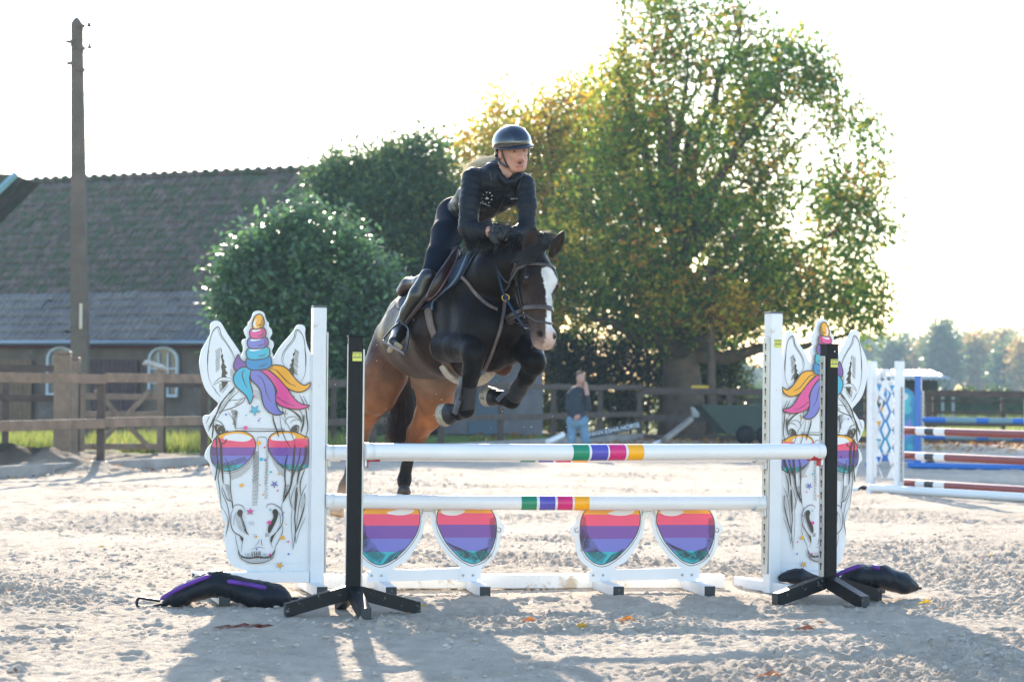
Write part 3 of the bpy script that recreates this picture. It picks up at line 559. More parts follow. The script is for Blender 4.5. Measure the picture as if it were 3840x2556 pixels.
for k, (px, py) in enumerate(((303, 97), (263, 157), (305, 181), (266, 238), (304, 262))):
    q = P(px, py, 47.4) - np.array(TP.location); mb_ = MB(); mb_.box(q, (.17, .10, .07), bev=.01); mb_.box(q + np.array((.03, 0, -.05)), (.05, .06, .10), bev=.01); mb_.build('bracket', PM, TP)
for px, py in ((334, 94), (336, 176)):
    q = P(px, py, 47.4) - np.array(TP.location); mb_ = MB(); mb_.lathe([(.001, .07), (.03, .065), (.035, .02), (.05, .0), (.05, -.03), (.02, -.05), (.001, -.06)], tuple(q), 12); a_ = np.array((tp[0] * (q[2] / Hh), 0, q[2])); mb_.tube([a_, q + (0, 0, -.0)], .010, 6); mb_.build('insulator', mat('dark_porcelain', (.05, .045, .04), .3), TP)
mb_ = MB(); q = P(303, 1185, 47.1) - np.array(TP.location); mb_.box(q, (.06, .02, .5), bev=.005); mb_.build('marker_plate', mat('pale_plate', (.5, .45, .36), .6), TP)
# ================================================================== barn
wa = P(0, 1500, 70.0); wb = P(766, 1500, 66.3); yaw = math.atan2(wb[1] - wa[1], wb[0] - wa[0])
BN = empty('barn', (wa[0], wa[1], 0), yaw, label='old brick barn with moss grown tiled roof and arched windows on the left', cat='barn')
BRK = mat('barn_brick', (.165, .13, .10), .9, noise=.25, ns=1.5, bump=.4, bs=8, dirt=(.22, .2, .18), ds=1.2, dth=.58)
EV, RG, DP = 2.70, 7.66, 4.5
Ltot = 12.5
mb_ = MB(); mb_.box((Ltot / 2 - 3, 4.6, EV / 2), (Ltot + 6, 9.0, EV)); mb_.build('wall', BRK, BN)
mb_ = MB(); x0, x1 = -6, Ltot; mb_.add([(x0, .1, EV), (x1, .1, EV), (x1, 9.1, EV), (x0, 9.1, EV), (x0, DP + .1, RG - .1), (x1, DP + .1, RG - .1)], [(0, 1, 5, 4), (2, 3, 4, 5), (0, 4, 3), (1, 2, 5), (3, 2, 1, 0)]); mb_.build('roof_deck', mat('roof_batten', (.05, .045, .04), .9), BN)
TILE1 = mat('mossy_red_tile', attr=False, color=(.115, .082, .068), rough=.65, noise=.5, ns=3.2, bump=.3, bs=20, dirt=(.048, .068, .028), ds=2.6, dth=.47)
TILE2 = mat('grey_pantile', color=(.155, .14, .135), rough=.30, noise=.35, ns=1.2, bump=.3, bs=20, dirt=(.06, .08, .04), ds=2.4, dth=.57)
sl_ = math.atan2(RG - EV, DP); SL = math.hypot(RG - EV, DP)
def tilemesh(name, w_, l_, rise, m_):
    n_ = 7; vs = []
    for yy_, zo in ((0, .022), (l_, 0)):
        for tz in (0, -.016):
            for i in range(n_ + 1): t = i / n_; vs.append((t * w_, yy_, zo + tz + rise * (math.sin(t * math.pi * 2 - .6) * .5 + .5)))
    k = n_ + 1; fs = [(i, i + 1, 2 * k + i + 1, 2 * k + i) for i in range(n_)] + [(k + i + 1, k + i, 3 * k + i, 3 * k + i + 1) for i in range(n_)] + [(i + 1, i, k + i, k + i + 1) for i in range(n_)]
    me = bpy.data.meshes.new(name); me.from_pydata(vs, [], fs); me.materials.append(m_); return me
T1 = tilemesh('tile', .235, .37, .035, TILE1); T2_ = tilemesh('tile', .235, .34, .045, TILE2)
tl = []
ROWS = 21; dl = SL / ROWS
for rI in range(ROWS):
    low_ = rI < 6
    for cI in range(int((Ltot + 3) / .235)):
        s_ = rI * dl; tl.append((-3 + cI * .235, -.22 + s_ * math.cos(sl_), EV - .22 + s_ * math.sin(sl_) + .06, low_))
tl.sort(key=lambda q: -q[0] * math.sin(-yaw) * 1.0 + q[1] * .6)       # the end that comes nearest first
vis = tl[:300]; rest = tl[300:]
for q in vis:
    o = bpy.data.objects.new('tile', T2_ if q[3] else T1); COL.objects.link(o); o.parent = BN; o.location = (q[0], q[1], q[2] + RS.randn() * .006); o.rotation_euler = (sl_, RS.randn() * .015, RS.randn() * .012)
for me_, flag, m_ in ((T1, False, TILE1), (T2_, True, TILE2)):
    bv = np.array([v.co[:] for v in me_.vertices]); bf_ = np.array([p_.vertices[:] for p_ in me_.polygons]); qs = np.array([(q[0], q[1], q[2]) for q in rest if q[3] == flag]); n_ = len(qs); ca, sa = math.cos(sl_), math.sin(sl_)
    rb_ = np.stack([bv[:, 0], bv[:, 1] * ca - bv[:, 2] * sa, bv[:, 1] * sa + bv[:, 2] * ca], 1); VV = rb_[None] + qs[:, None] + RS.randn(n_, 1, 3) * (0, 0, .010) + (bv[:, 0][None, :, None] - .12) * RS.randn(n_, 1, 1) * .06 * np.array((0, -.5, .5)); FF = (bf_[None] + (np.arange(n_) * len(bv))[:, None, None]).reshape(-1, 4)
    tag(link('roof_tiles', fastmesh('roof_tiles', VV.reshape(-1, 3), FF), m_, BN), kind='stuff')
for k in range(int((Ltot + 3) / .39)):
    mb_ = MB(); x_ = -3 + .39 * k; mb_.tube([(x_, DP, RG - .03), (x_ + .31, DP, RG - .015), (x_ + .33, DP, RG + .012), (x_ + .40, DP, RG + .012)], [.12, .12, .15, .15], 10); mb_.build('ridge_tile', TILE1, BN, True)
mb_ = MB(); mb_.tube([(-5.5, -.32, EV - .22), (Ltot - .9, -.32, EV - .22)], .075, 10); mb_.build('gutter', mat('zinc_gutter', (.24, .30, .36), .4, .6), BN, True)
mb_ = MB(); mb_.box((Ltot / 2 - 3, -.02, EV - .335), (Ltot + 4, .05, .07)); mb_.build('red_fascia', mat('dull_red_board', (.13, .03, .03), .7), BN)
WF = mat('white_window_frame', (.58, .66, .70), .5); GLS = mat('window_glass', (.05, .07, .08), .08, spec=.8)
def arch(w_, h_, n_=10, ins=0): return [(-w_ / 2 + ins, ins)] + [(w_ / 2 - ins, ins)] + [((w_ / 2 - ins) * math.cos(g), h_ - w_ * .34 + (w_ * .34 - ins) * math.sin(g)) for g in np.linspace(0, math.pi, n_)]
def ray_wall(px): # local x on the barn front for a photo column
    d = ray(px, 1450); n_ = np.array((-math.sin(yaw), math.cos(yaw))); t = (np.array(wa[:2]) @ n_) / (d[:2] @ n_); q = d[:2] * t - wa[:2]; return q @ np.array((math.cos(yaw), math.sin(yaw)))
for pxw in (233, 617):
    wn = empty('window', (ray_wall(pxw), -.06, .96)); wn.parent = BN
    plate('frame', [arch(1.05, 1.42), arch(1.05, 1.42, 10, .07)], .08, WF, wn)
    for x_ in (-.165, .165): mb_ = MB(); mb_.box((x_, -.005, .62), (.045, .05, 1.24)); mb_.build('glazing_bar', WF, wn)
    for z_ in (.40, .80): mb_ = MB(); mb_.box((0, -.002, z_), (.93, .046, .04)); mb_.build('glazing_bar', WF, wn)
    plate('pane', [arch(.98, 1.36)], .01, GLS, wn, y=.03)
BRN = mat('brown_door', (.20, .125, .07), .7, noise=.2, ns=4)
for a_, b_, m_, nm in ((5, 122, BRN, 'door'), (330, 520, mat('dark_red_door', (.09, .055, .055), .75, noise=.2, ns=4), 'barn_door')):
    xa, xb = ray_wall(a_), ray_wall(b_); d_ = empty(nm, (xa, -.03, 0)); d_.parent = BN; nb = int((xb - xa) / .16)
    for k in range(nb): mb_ = MB(); mb_.box(((k + .5) * (xb - xa) / nb, 0, 1.0), ((xb - xa) / nb - .012, .04, 2.0), bev=.004); mb_.build('board', m_, d_)
# neighbouring gable at the top left
nb_ = empty('side_building', (P(-120, 1450, 60)[0], 60, 0), label='dark gabled roof with pale blue verge at the left edge', cat='building'); O = np.array(nb_.location)
a = P(60, 655, 60) - O; mb_ = MB(); z_ = a[2]; mb_.add([(a[0] - 3, -1, z_ + .15), (a[0], 0, z_), (a[0] - 1.7, 0, z_ - 1.7), (a[0] - 4, -1, z_ - 1.7), (a[0] - 3, 3, z_ + .15), (a[0], 3, z_), (a[0] - 1.7, 3, z_ - 1.7), (a[0] - 4, 3, z_ - 1.7)], [(0, 3, 2, 1), (4, 5, 6, 7), (0, 1, 5, 4), (1, 2, 6, 5), (2, 3, 7, 6), (0, 4, 7, 3)]); mb_.build('roof', TILE1, nb_)
mb_ = MB(); mb_.tube([(a[0] + .03, -.08, z_ + .03), (a[0] - 1.75, -.08, z_ - 1.75)], .09, 4); mb_.build('verge', mat('pale_blue_board', (.25, .42, .50), .5), nb_)
mb_ = MB(); mb_.box((a[0] - 3.3, 1.6, (z_ - 1.6) / 2), (2.6, 2.5, z_ - 1.6)); mb_.build('wall', BRK, nb_)
# low grey shed wall behind the horse
q0 = P(1640, 1600, 64.5); q1 = P(2035, 1600, 64.5); sh = empty('brick_shed', ((q0[0] + q1[0]) / 2, 65.6, 0), label='low grey brick shed seen behind the legs of the horse', cat='shed'); wd_ = q1[0] - q0[0]
mb_ = MB(); mb_.box((0, 0, 1.05), (wd_, 1.8, 2.1)); mb_.build('wall', mat('grey_brick', (.17, .16, .17), .9, noise=.25, ns=2, bump=.3, bs=10), sh)
mb_ = MB(); mb_.box((0, 0, 2.16), (wd_ + .3, 2.1, .10), bev=.02); mb_.build('roof', mat('dark_felt', (.05, .05, .055), .8), sh)
mb_ = MB(); mb_.box((-.2, -.92, .95), (.8, .05, 1.9), bev=.01); mb_.build('door', mat('blue_grey_door', (.10, .14, .18), .7), sh)

# pale shed on the right with a corrugated roof
q0 = P(3060, 1500, 88); q1 = P(3520, 1500, 88); S2_ = empty('field_shed', (q0[0], 88, 0), label='dark grey field shed with bright corrugated roof behind the lattice stand', cat='shed'); wd_ = q1[0] - q0[0]; ztop = P(3300, 1392, 88)[2] - .2; zr = P(3300, 1418, 86)[2]
mb_ = MB(); mb_.box((wd_ / 2, 1.3, zr / 2 - .02), (wd_, 2.2, zr - .02)); mb_.build('wall', mat('dark_shed_board', (.05, .055, .06), .8, noise=.2, ns=2), S2_)
cr = []; nC = 260
for yy_, zz_ in ((-1.6, zr), (2.8, ztop + .25)):
    for i in range(nC + 1): x_ = -.15 + (wd_ + .3) * i / nC; cr.append((x_, yy_, zz_ + .045 * math.sin(2 * math.pi * x_ / .20)))
mb_ = MB(); mb_.add(cr, [(i, i + 1, nC + 2 + i, nC + 1 + i) for i in range(nC)]); t_ = mb_.build('corrugated_roof', mat('galvanised_sheet', (.62, .60, .56), .35, .55), S2_, True); md = t_.modifiers.new('s', 'SOLIDIFY'); md.thickness = .01
for x_ in (wd_ - .1, wd_ + .28): mb_ = MB(); mb_.box((x_, -1.35, zr / 2), (.10, .10, zr)); mb_.build('post', mat('pale_post', (.32, .34, .36), .6), S2_)
# ================================================================== air
hz = MB(); hz.box((0, 400, 8), (1300, 880, 19)); hz_ = hz.build('haze'); m = bpy.data.materials.new('haze'); m.use_nodes = True; N = m.node_tree.nodes; N.remove(N['Principled BSDF']); pv = N.new('ShaderNodeVolumePrincipled'); pv.inputs['Density'].default_value = .0005; pv.inputs['Color'].default_value = (.62, .82, 1.0, 1); pv.inputs['Anisotropy'].default_value = 0.0
m.node_tree.links.new(pv.outputs[0], N['Material Output'].inputs['Volume']); hz_.data.materials.append(m); hz_['kind'] = 'stuff'
# ================================================================== jump equipment
WHP = mat('white_painted_aluminium', (.72, .73, .74), .38, noise=.04, ns=6, dirt=(.48, .42, .34), ds=9, dth=.635, coat=.12)
BLP = mat('black_powder_coat', (.005, .006, .008), .42, spec=.18, noise=.2, ns=8, dirt=(.10, .095, .09), ds=14, dth=.70)
MUDB = mat('black_leg_with_dried_sand', (.007, .008, .010), .42, spec=.25, noise=.2, ns=8, dirt=(.28, .27, .25), ds=22, dth=.60)
CAPM = mat('black_end_cap', (.03, .032, .035), .6, noise=.2, ns=10, dirt=(.22, .22, .21), ds=30, dth=.6)
ALU = mat('keyhole_rail', (.42, .43, .43), .35, .7, noise=.1, ns=10); SLOT = mat('slot_dark', (.02, .02, .022), .6)
RED = mat('red_cup_plastic', (.50, .02, .02), .35); YST = mat('yellow_sticker', (.62, .60, .10), .5); NVP = mat('navy_print', (.02, .05, .13), .5)
def sticker(parent, x, y, z, s=1.0):
    mb_ = MB(); mb_.box((0, 0, 0), (.052 * s, .0015, .050 * s)); st = mb_.build('sticker', YST, parent); st.location = (x, y, z)
    t_ = text('sticker_text', 'WILGENHOF', .0098 * s, NVP, st, (0, -.0016, .018 * s), (math.pi / 2, 0, 0), .0003)
    mb_ = MB(); mb_.box((0, -.001, -.004 * s), (.046 * s, .0008, .005 * s)); mb_.build('print_bar', NVP, st)
    mb_ = MB(); mb_.lathe([(.0005, -.0035), (.0035, 0), (.0005, .0035)], (-.012 * s, -.001, .007 * s), 6); mb_.lathe([(.0005, -.0035), (.0035, 0), (.0005, .0035)], (.012 * s, -.001, .007 * s), 6); mb_.build('print_emblem', NVP, st); tag(mb_ and st.children[-1], kind='stuff')
def keyrail(parent, x, y, z0, z1, wd, side, step=.075, slotw=.013):
    """perforated rail; side 'L'/'R': the rail's slotted face looks to local -x / +x, or 'F' to -y"""
    mb_ = MB(); dx, dy = (.012, wd) if side in 'LR' else (wd, .012); mb_.box((x, y, (z0 + z1) / 2), (dx, dy, z1 - z0), bev=.002); rl = mb_.build('key_rail', ALU, parent)
    sm = MB(); sm2 = None; n = int((z1 - z0 - .06) / step)
    me = None
    for k in range(n):
        z = z1 - .06 - k * step
        if me is None:
            sm.lathe([(.0001, 0), (.009, 0), (.009, .003), (.0001, .003)], (0, 0, 0), 10); s2 = MB(); s2.v = []; 
            pr = [(math.cos(g) * .0095, math.sin(g) * .0095 + .012) for g in np.linspace(0, math.pi, 8)] + [(-.0045, .004), (-.0045, -.024), (.0045, -.024), (.0045, .004)]
            mm = MB()
            if side == 'F': mm.add([(a, -.0005, b) for a, b in pr] + [(a, .002, b) for a, b in pr], [tuple(range(12))] + [(i, 12 + i, 12 + (i + 1) % 12, (i + 1) % 12) for i in range(12)])
            else: sg = -1 if side == 'L' else 1; mm.add([(sg * .0005, a, b) for a, b in pr] + [(-sg * .002, a, b) for a, b in pr], [tuple(range(12))] + [(i, 12 + i, 12 + (i + 1) % 12, (i + 1) % 12) for i in range(12)])
            o = mm.build('keyhole', SLOT, rl); me = o.data
        else: o = bpy.data.objects.new('keyhole', me); COL.objects.link(o); o.parent = rl
        o.location = (x + (0 if side == 'F' else (-.0065 if side == 'L' else .0065)), y - (.0065 if side == 'F' else 0), z)
    return rl
def black_stand(px, pyb, Yd, yaw, label, right):
    q = P(px, pyb, Yd); o = empty('jump_stand', (q[0], q[1], 0), yaw, label=label, cat='jump stand', group='black jump stands'); H = 1.64
    mb_ = MB(); mb_.box((0, 0, (.16 + H) / 2), (.085, .085, H - .16), bev=.004); mb_.build('post', BLP, o)
    mb_ = MB(); mb_.box((0, 0, H + .003), (.092, .092, .012), bev=.003); mb_.build('cap', BLP, o)
    for k, g in enumerate((math.pi, 0, -math.pi / 2, math.pi / 2)):
        g2 = g + (.12 if not right else 0); mb_ = MB(); c, s = math.cos(g2), math.sin(g2); wq = .032
        prof = [(.035, .175), (.035, .09), (.37, .0), (.40, .0), (.40, .075), (.37, .082)]; vs = []
        for sd in (-1, 1):
            for t, z in prof: vs.append((t * c - sd * wq * s, t * s + sd * wq * c, z))
        mb_.add(vs, [tuple(range(5, -1, -1)), tuple(range(6, 12))] + [(i, (i + 1) % 6, 6 + (i + 1) % 6, 6 + i) for i in range(6)]); lg = mb_.build('leg', MUDB, o)
        mb_ = MB(); mb_.box((.4035 * c, .4035 * s, .038), (.006, .060, .070), rz=g2, bev=.001); mb_.build('foot_cap', CAPM, lg)
    return o, H
bl, H = black_stand(1322, 2290, 14.15, math.radians(8), 'black metal jump stand at the left front of the jump, nearest the camera', False)
mb_ = MB(); mb_.box((-.0437, 0, .9), (.0025, .070, 1.40)); mb_.build('side_strip', mat('mirror_black_side', (.05, .045, .05), .08, .0, coat=1), bl)
keyrail(bl, .049, 0, .16, 1.57, .05, 'R'); sticker(bl, .008, -.0440, 1.525, 1.05)
br_, H = black_stand(3103, 2263, 15.25, math.radians(28), 'black metal jump stand at the right front with its keyhole rail facing left', True)
mb_ = MB(); mb_.box((0, -.0436, H - .008), (.075, .002, .03)); mb_.build('cap_lip', BLP, br_)
keyrail(br_, -.049, 0, .16, 1.57, .05, 'L'); sticker(br_, .008, -.0440, 1.525, 1.05)
mb_ = MB(); mb_.lathe([(.0005, 0), (.005, 0), (.005, .003)], (0, 0, 0), 10); o_ = mb_.build('rivet', WHP, br_); o_.rotation_euler = (math.pi / 2, 0, 0); o_.location = (.01, -.044, 1.60)
# ---------------------------------------------------------------- artwork of the wings, in sheet units of the left panel
UK = 2707.0; U0, V0 = 1965.0, 5047.0
def art_mats():
    d = {'w': ('print_white', (.70, .71, .72)), 'k': ('print_black', (.014, .013, .013)), 'b': ('print_brown_black', (.045, .03, .02)), 'g': ('print_grey', (.42, .42, .43)), 'o': ('print_orange', lin(232, 160, 30)), 'r': ('print_rose', lin(228, 70, 110)), 'p': ('print_pink', lin(215, 60, 140)),
         'u': ('print_purple', lin(112, 66, 150)), 'v': ('print_violet', lin(108, 110, 185)), 't': ('print_teal', lin(35, 165, 178)), 'T': ('print_cyan', lin(30, 165, 195)), 'B': ('print_blue', lin(0, 125, 180)), 'y': ('print_dark_yellow', lin(165, 112, 25)), 'm': ('print_magenta', lin(165, 50, 110)), 'n': ('print_light_grey', (.55, .56, .58))}
    return {k: mat(v[0], v[1], .32, noise=.03, ns=4, coat=.35) for k, v in d.items()}
AM = art_mats(); AK = list(AM); 
class Art:
    def __init__(s, tf, y0=-.0125, dy=.00018): s.tf = tf; s.y = y0; s.dy = dy; s.mb = MB(); s.lv = 0
    def up(s): s.y -= s.dy * 1.5
    def poly(s, pts, c, sm=0, cl=True):
        if sm: pts = crom(pts, sm)
        p = [s.tf(*q) for q in pts]; n = len(s.mb.v); s.y -= s.dy * .15
        import mathutils
        tri = mathutils.geometry.tessellate_polygon([[Vector((a, b, 0)) for a, b in p]])
        s.mb.cur = AK.index(c); s.mb.add([(a, s.y, b) for a, b in p], [tuple(t) for t in tri])
    def line(s, pts, w, c='k', sm=4, taper=True, closed=False):
        q = crom(pts, sm, closed) if sm else np.array(pts, float)
        if closed: q = np.vstack([q, q[:1]])
        q = np.array([s.tf(*a) for a in q]); t = np.gradient(q, axis=0); t /= np.linalg.norm(t, axis=1)[:, None] + 1e-9; n_ = np.stack([-t[:, 1], t[:, 0]], 1); k = len(q); ww = w / UK / 2 * np.ones(k)
        if taper: ww = ww * (np.sin(np.linspace(.12, math.pi - .12, k)) ** .6)
        s.y -= s.dy * .15; a, b = q + n_ * ww[:, None], q - n_ * ww[:, None]; s.mb.cur = AK.index(c)
        s.mb.add([(x, s.y, z) for x, z in a] + [(x, s.y, z) for x, z in b], [(i, i + 1, k + i + 1, k + i) for i in range(k - 1)])
    def band(s, pts, v0, v1, c):
        P_ = [tuple(q) for q in pts]
        for lim, sg in ((v0, 1), (v1, -1)):
            out = []
            for i in range(len(P_)):
                a, b = P_[i], P_[(i + 1) % len(P_)]; da, db = sg * (a[1] - lim), sg * (b[1] - lim)
                if da >= 0: out.append(a)
                if (da >= 0) != (db >= 0): t = da / (da - db); out.append((a[0] + (b[0] - a[0]) * t, lim))
            P_ = out
            if len(P_) < 3: return
        s.poly(P_, c)
    def hatch(s, A0, A1, B0, B1, n, w, c='k'):
        for i in range(n):
            t = (i + .5) / n; j = RS.randn() * 4
            a = (A0[0] + (A1[0] - A0[0]) * t + j, A0[1] + (A1[1] - A0[1]) * t); b = (B0[0] + (B1[0] - B0[0]) * t + j, B0[1] + (B1[1] - B0[1]) * t); s.line([a, b], w, c, 0, False)
    def dot(s, x, y, r_, c, n=14): s.poly([(x + r_ * math.cos(2 * math.pi * k / n), y + r_ * math.sin(2 * math.pi * k / n)) for k in range(n)], c)
    def star(s, x, y, r_, c, rot=0): 
        for q, cc in ((1.16, 'k'), (1, c)): s.poly([(x + r_ * q * (1 if k % 2 == 0 else .38) * math.cos(math.pi * k / 5 + rot), y + r_ * q * (1 if k % 2 == 0 else .38) * math.sin(math.pi * k / 5 + rot)) for k in range(10)], cc)
    def build(s, name, parent): o = s.mb.build(name, [AM[k] for k in AK], parent); return o
OUT = [(1985, 860), (1950, 830), (1900, 740), (1855, 600), (1838, 470), (1842, 390), (1815, 335), (1750, 316), (1685, 345), (1625, 450), (1530, 565), (1400, 725), (1293, 912), (1288, 860), (1265, 785), (1298, 700), (1282, 618), (1228, 575), (1268, 485), (1255, 410), (1212, 362), (1208, 300), (1172, 262), (1145, 190), (1118, 118), (1030, 85), (945, 118), (918, 190), (888, 258), (850, 295), (846, 345), (790, 405), (790, 485), (828, 570), (768, 592), (748, 655), (775, 770), (748, 850), (748, 908),
       (715, 820), (620, 675), (500, 502), (425, 375), (375, 300), (300, 272), (222, 310), (200, 395), (206, 500), (132, 640), (60, 780), (32, 920), (24, 1040), (58, 1250), (120, 1440), (195, 1555), (285, 1645), (362, 1728), (295, 1815), (212, 1915), (132, 1925), (92, 1985), (112, 2095), (180, 2255), (262, 2382), (200, 2465), (150, 2560), (135, 2665), (190, 2722), (236, 2810), (272, 2955), (322, 3115), (370, 3330), (427, 3585), (460, 3750), (505, 3808), (482, 3955), (490, 4120), (530, 4350), (590, 4500), (690, 4590), (870, 4625), (870, 4655), (1985, 4655)]
def unicorn(A):
    A.line([(1935, 870), (1935, 4520), (860, 4520)], 10, 'n', 0, False)
    # ears
    A.line([(240, 1410), (180, 1250), (160, 1050), (165, 850), (200, 600), (250, 450), (320, 378), (360, 410), (390, 520), (500, 680), (590, 830), (635, 960)], 13); A.line([(255, 470), (318, 395), (345, 470), (385, 560), (480, 680), (575, 840), (610, 950)], 8)
    A.line([(240, 1410), (290, 1470), (325, 1530), (390, 1600)], 12)
    A.line([(175, 740), (163, 900), (160, 1050)], 20)
    A.poly([(375, 730), (400, 780), (395, 830), (430, 880), (420, 920), (450, 980), (440, 1010), (470, 1060), (490, 1080), (460, 1110), (480, 1150), (510, 1190), (470, 1220), (490, 1255), (400, 1260), (410, 1150), (390, 1080), (410, 1000), (385, 900), (400, 850)], 'k'); A.hatch((375, 740), (370, 1130), (290, 790), (310, 1180), 16, 7)
    A.poly([(640, 1190), (560, 1100), (545, 1180), (560, 1240), (600, 1260)], 'g')
    A.poly([(265, 1400), (310, 1330), (380, 1270), (470, 1262), (600, 1290), (600, 1330), (470, 1310), (390, 1325), (330, 1360)], 'w'); A.line([(265, 1400), (310, 1330), (380, 1270), (470, 1262), (600, 1290)], 12); A.line([(275, 1400), (330, 1360), (390, 1325), (470, 1315), (600, 1335)], 10)
    A.poly([(400, 1330), (525, 1330), (470, 1420), (400, 1500), (385, 1530), (420, 1440)], 'k'); A.hatch((360, 1370), (375, 1520), (420, 1370), (400, 1520), 10, 6)
    A.line([(1495, 1060), (1440, 950), (1455, 830), (1520, 720), (1640, 560), (1665, 440), (1710, 408), (1775, 470), (1825, 600), (1850, 850), (1855, 1050), (1840, 1200), (1765, 1350)], 12); A.line([(1470, 960), (1480, 830), (1550, 720), (1650, 590), (1690, 450), (1710, 425), (1760, 480)], 8)
    A.line([(1835, 720), (1855, 900), (1855, 1080)], 20)
    A.poly([(1650, 740), (1660, 800), (1625, 840), (1640, 900), (1600, 950), (1615, 990), (1575, 1040), (1600, 1060), (1555, 1120), (1600, 1180), (1650, 1230), (1660, 1130), (1640, 1050), (1650, 950), (1640, 880), (1670, 810)], 'k'); A.hatch((1665, 740), (1640, 1060), (1735, 790), (1715, 1100), 15, 7); A.hatch((1650, 1080), (1660, 1180), (1700, 1120), (1720, 1220), 5, 7)
    # headband strokes and hair left
    for q, wd in (([(630, 1420), (520, 1550), (400, 1720), (300, 1960), (250, 2140)], 22), ([(700, 1500), (560, 1640), (430, 1830), (310, 2010)], 14), ([(520, 1380), (410, 1545)], 9), ([(480, 1600), (380, 1740), (330, 1880), (190, 2200)], 22), ([(820, 1600), (760, 1700), (600, 1790), (420, 1850), (330, 1900)], 16), ([(640, 1440), (540, 1550)], 18), ([(140, 2080), (210, 1930)], 9), ([(170, 2170), (300, 1940)], 9), ([(185, 2210), (260, 2000), (330, 1880)], 14), ([(800, 1610), (700, 1650), (580, 1660), (520, 1690)], 9), ([(275, 2050), (265, 2200), (250, 2330)], 26)): A.line(q, wd)
    A.hatch((600, 1470), (340, 1860), (640, 1500), (390, 1880), 22, 6); A.hatch((620, 1740), (800, 1590), (680, 1740), (790, 1620), 9, 7)
    A.hatch((560, 1810), (640, 2130), (690, 1850), (660, 2160), 20, 6); A.hatch((640, 1810), (640, 2100), (700, 1880), (590, 2080), 16, 6); A.line([(520, 1870), (590, 1960), (640, 2060), (645, 2130)], 9)
    # eyes
    def eye(m):
        X = lambda x: x if not m else 2 * 1040 - x
        A.line([(X(285), 2020), (X(330), 2015), (X(400), 2050), (X(450), 2120), (X(480), 2190)], 14); A.line([(X(290), 2050), (X(350), 2095), (X(420), 2110), (X(455), 2160), (X(490), 2210), (X(520), 2190), (X(525), 2240), (X(470), 2300), (X(390), 2310)], 14)
        A.poly([(X(290), 2100), (X(360), 2085), (X(430), 2120), (X(470), 2200), (X(455), 2260), (X(400), 2285), (X(340), 2250), (X(300), 2180)], 'k', 3); A.line([(X(340), 2170), (X(350), 2120), (X(390), 2115)], 8, 'w'); A.poly([(X(370), 2255), (X(440), 2250), (X(450), 2270), (X(400), 2290)], 'o'); A.dot(X(400), 2215, 9, 'n')
    eye(0)
    A.line([(1505, 2090), (1520, 1990), (1600, 1940), (1700, 1950), (1790, 2010)], 10); A.line([(1590, 2060), (1650, 2000), (1750, 1995), (1790, 2060)], 10); A.poly([(1600, 2180), (1640, 2110), (1700, 2080), (1750, 2110), (1745, 2190), (1700, 2260), (1640, 2270)], 'k', 3); A.line([(1710, 2110), (1735, 2150), (1715, 2200)], 9, 'w'); A.poly([(1630, 2235), (1700, 2210), (1690, 2250), (1650, 2260)], 'o')
    A.line([(1520, 1820), (1500, 1900), (1510, 1980)], 12); A.line([(1545, 1800), (1650, 1850), (1760, 1940), (1800, 2040)], 24); A.line([(1560, 1790), (1680, 1880), (1780, 1990)], 12)
    # glasses: grey shade, lenses
    A.poly([(1000, 2600), (900, 2850), (760, 2980), (600, 3050), (540, 2900), (700, 2850), (860, 2720), (960, 2590)], 'g'); A.poly([(1240, 2560), (1320, 2760), (1440, 2960), (1520, 3010), (1520, 2900), (1380, 2760), (1270, 2600)], 'g')
    Lh = [(262, 2400), (300, 2330), (380, 2262), (520, 2215), (700, 2198), (850, 2225), (960, 2310), (1000, 2440), (965, 2590), (860, 2730), (720, 2840), (560, 2895), (420, 2875), (300, 2790), (240, 2680), (228, 2540)]
    Rh = [(1215, 2460), (1225, 2330), (1300, 2240), (1430, 2200), (1580, 2200), (1740, 2230), (1850, 2285), (1915, 2340), (1915, 2780), (1850, 2845), (1730, 2890), (1590, 2870), (1440, 2790), (1320, 2670), (1240, 2550)]
    for Z_ in (Lh, Rh):
        c = crom(Z_, 4)
        for v0, v1, k in ((2100, 2345, 'o'), (2325, 2480, 'r'), (2480, 2626, 'u'), (2626, 2780, 'v'), (2780, 2950, 't')): A.band(c, v0, v1, k)
        A.line(Z_, 16, 'k', 4, False, True)
    A.poly([(440, 2330), (520, 2260), (700, 2240), (850, 2270), (930, 2320), (860, 2370), (740, 2380), (560, 2360)], 'w', 3); A.poly([(1262, 2330), (1330, 2265), (1450, 2240), (1580, 2235), (1690, 2290), (1640, 2350), (1500, 2365), (1330, 2360)], 'w', 3)
    A.line([(640, 2150), (1040, 2155), (1500, 2155)], 9, 'k', 4, False); A.line([(650, 2190), (1040, 2200), (1500, 2185)], 16, 'k', 4, False); A.line([(1030, 2400), (1030, 2330), (1060, 2300), (1150, 2300), (1190, 2330), (1190, 2400)], 9)
    A.line([(1010, 2440), (985, 2600), (880, 2750), (730, 2870), (560, 2930), (410, 2905), (290, 2820), (235, 2700)], 7); A.line([(1205, 2440), (1230, 2560), (1310, 2690), (1430, 2810), (1590, 2900), (1740, 2920), (1905, 2800)], 7)
    A.hatch((350, 2790), (820, 2640), (430, 2870), (860, 2710), 26, 7); A.hatch((430, 2780), (700, 2760), (380, 2860), (660, 2860), 12, 6); A.hatch((1420, 2760), (1840, 2800), (1450, 2820), (1800, 2880), 20, 7); A.hatch((250, 2450), (250, 2750), (310, 2480), (330, 2790), 16, 6); A.hatch((1840, 2440), (1840, 2800), (1905, 2470), (1905, 2830), 18, 6)
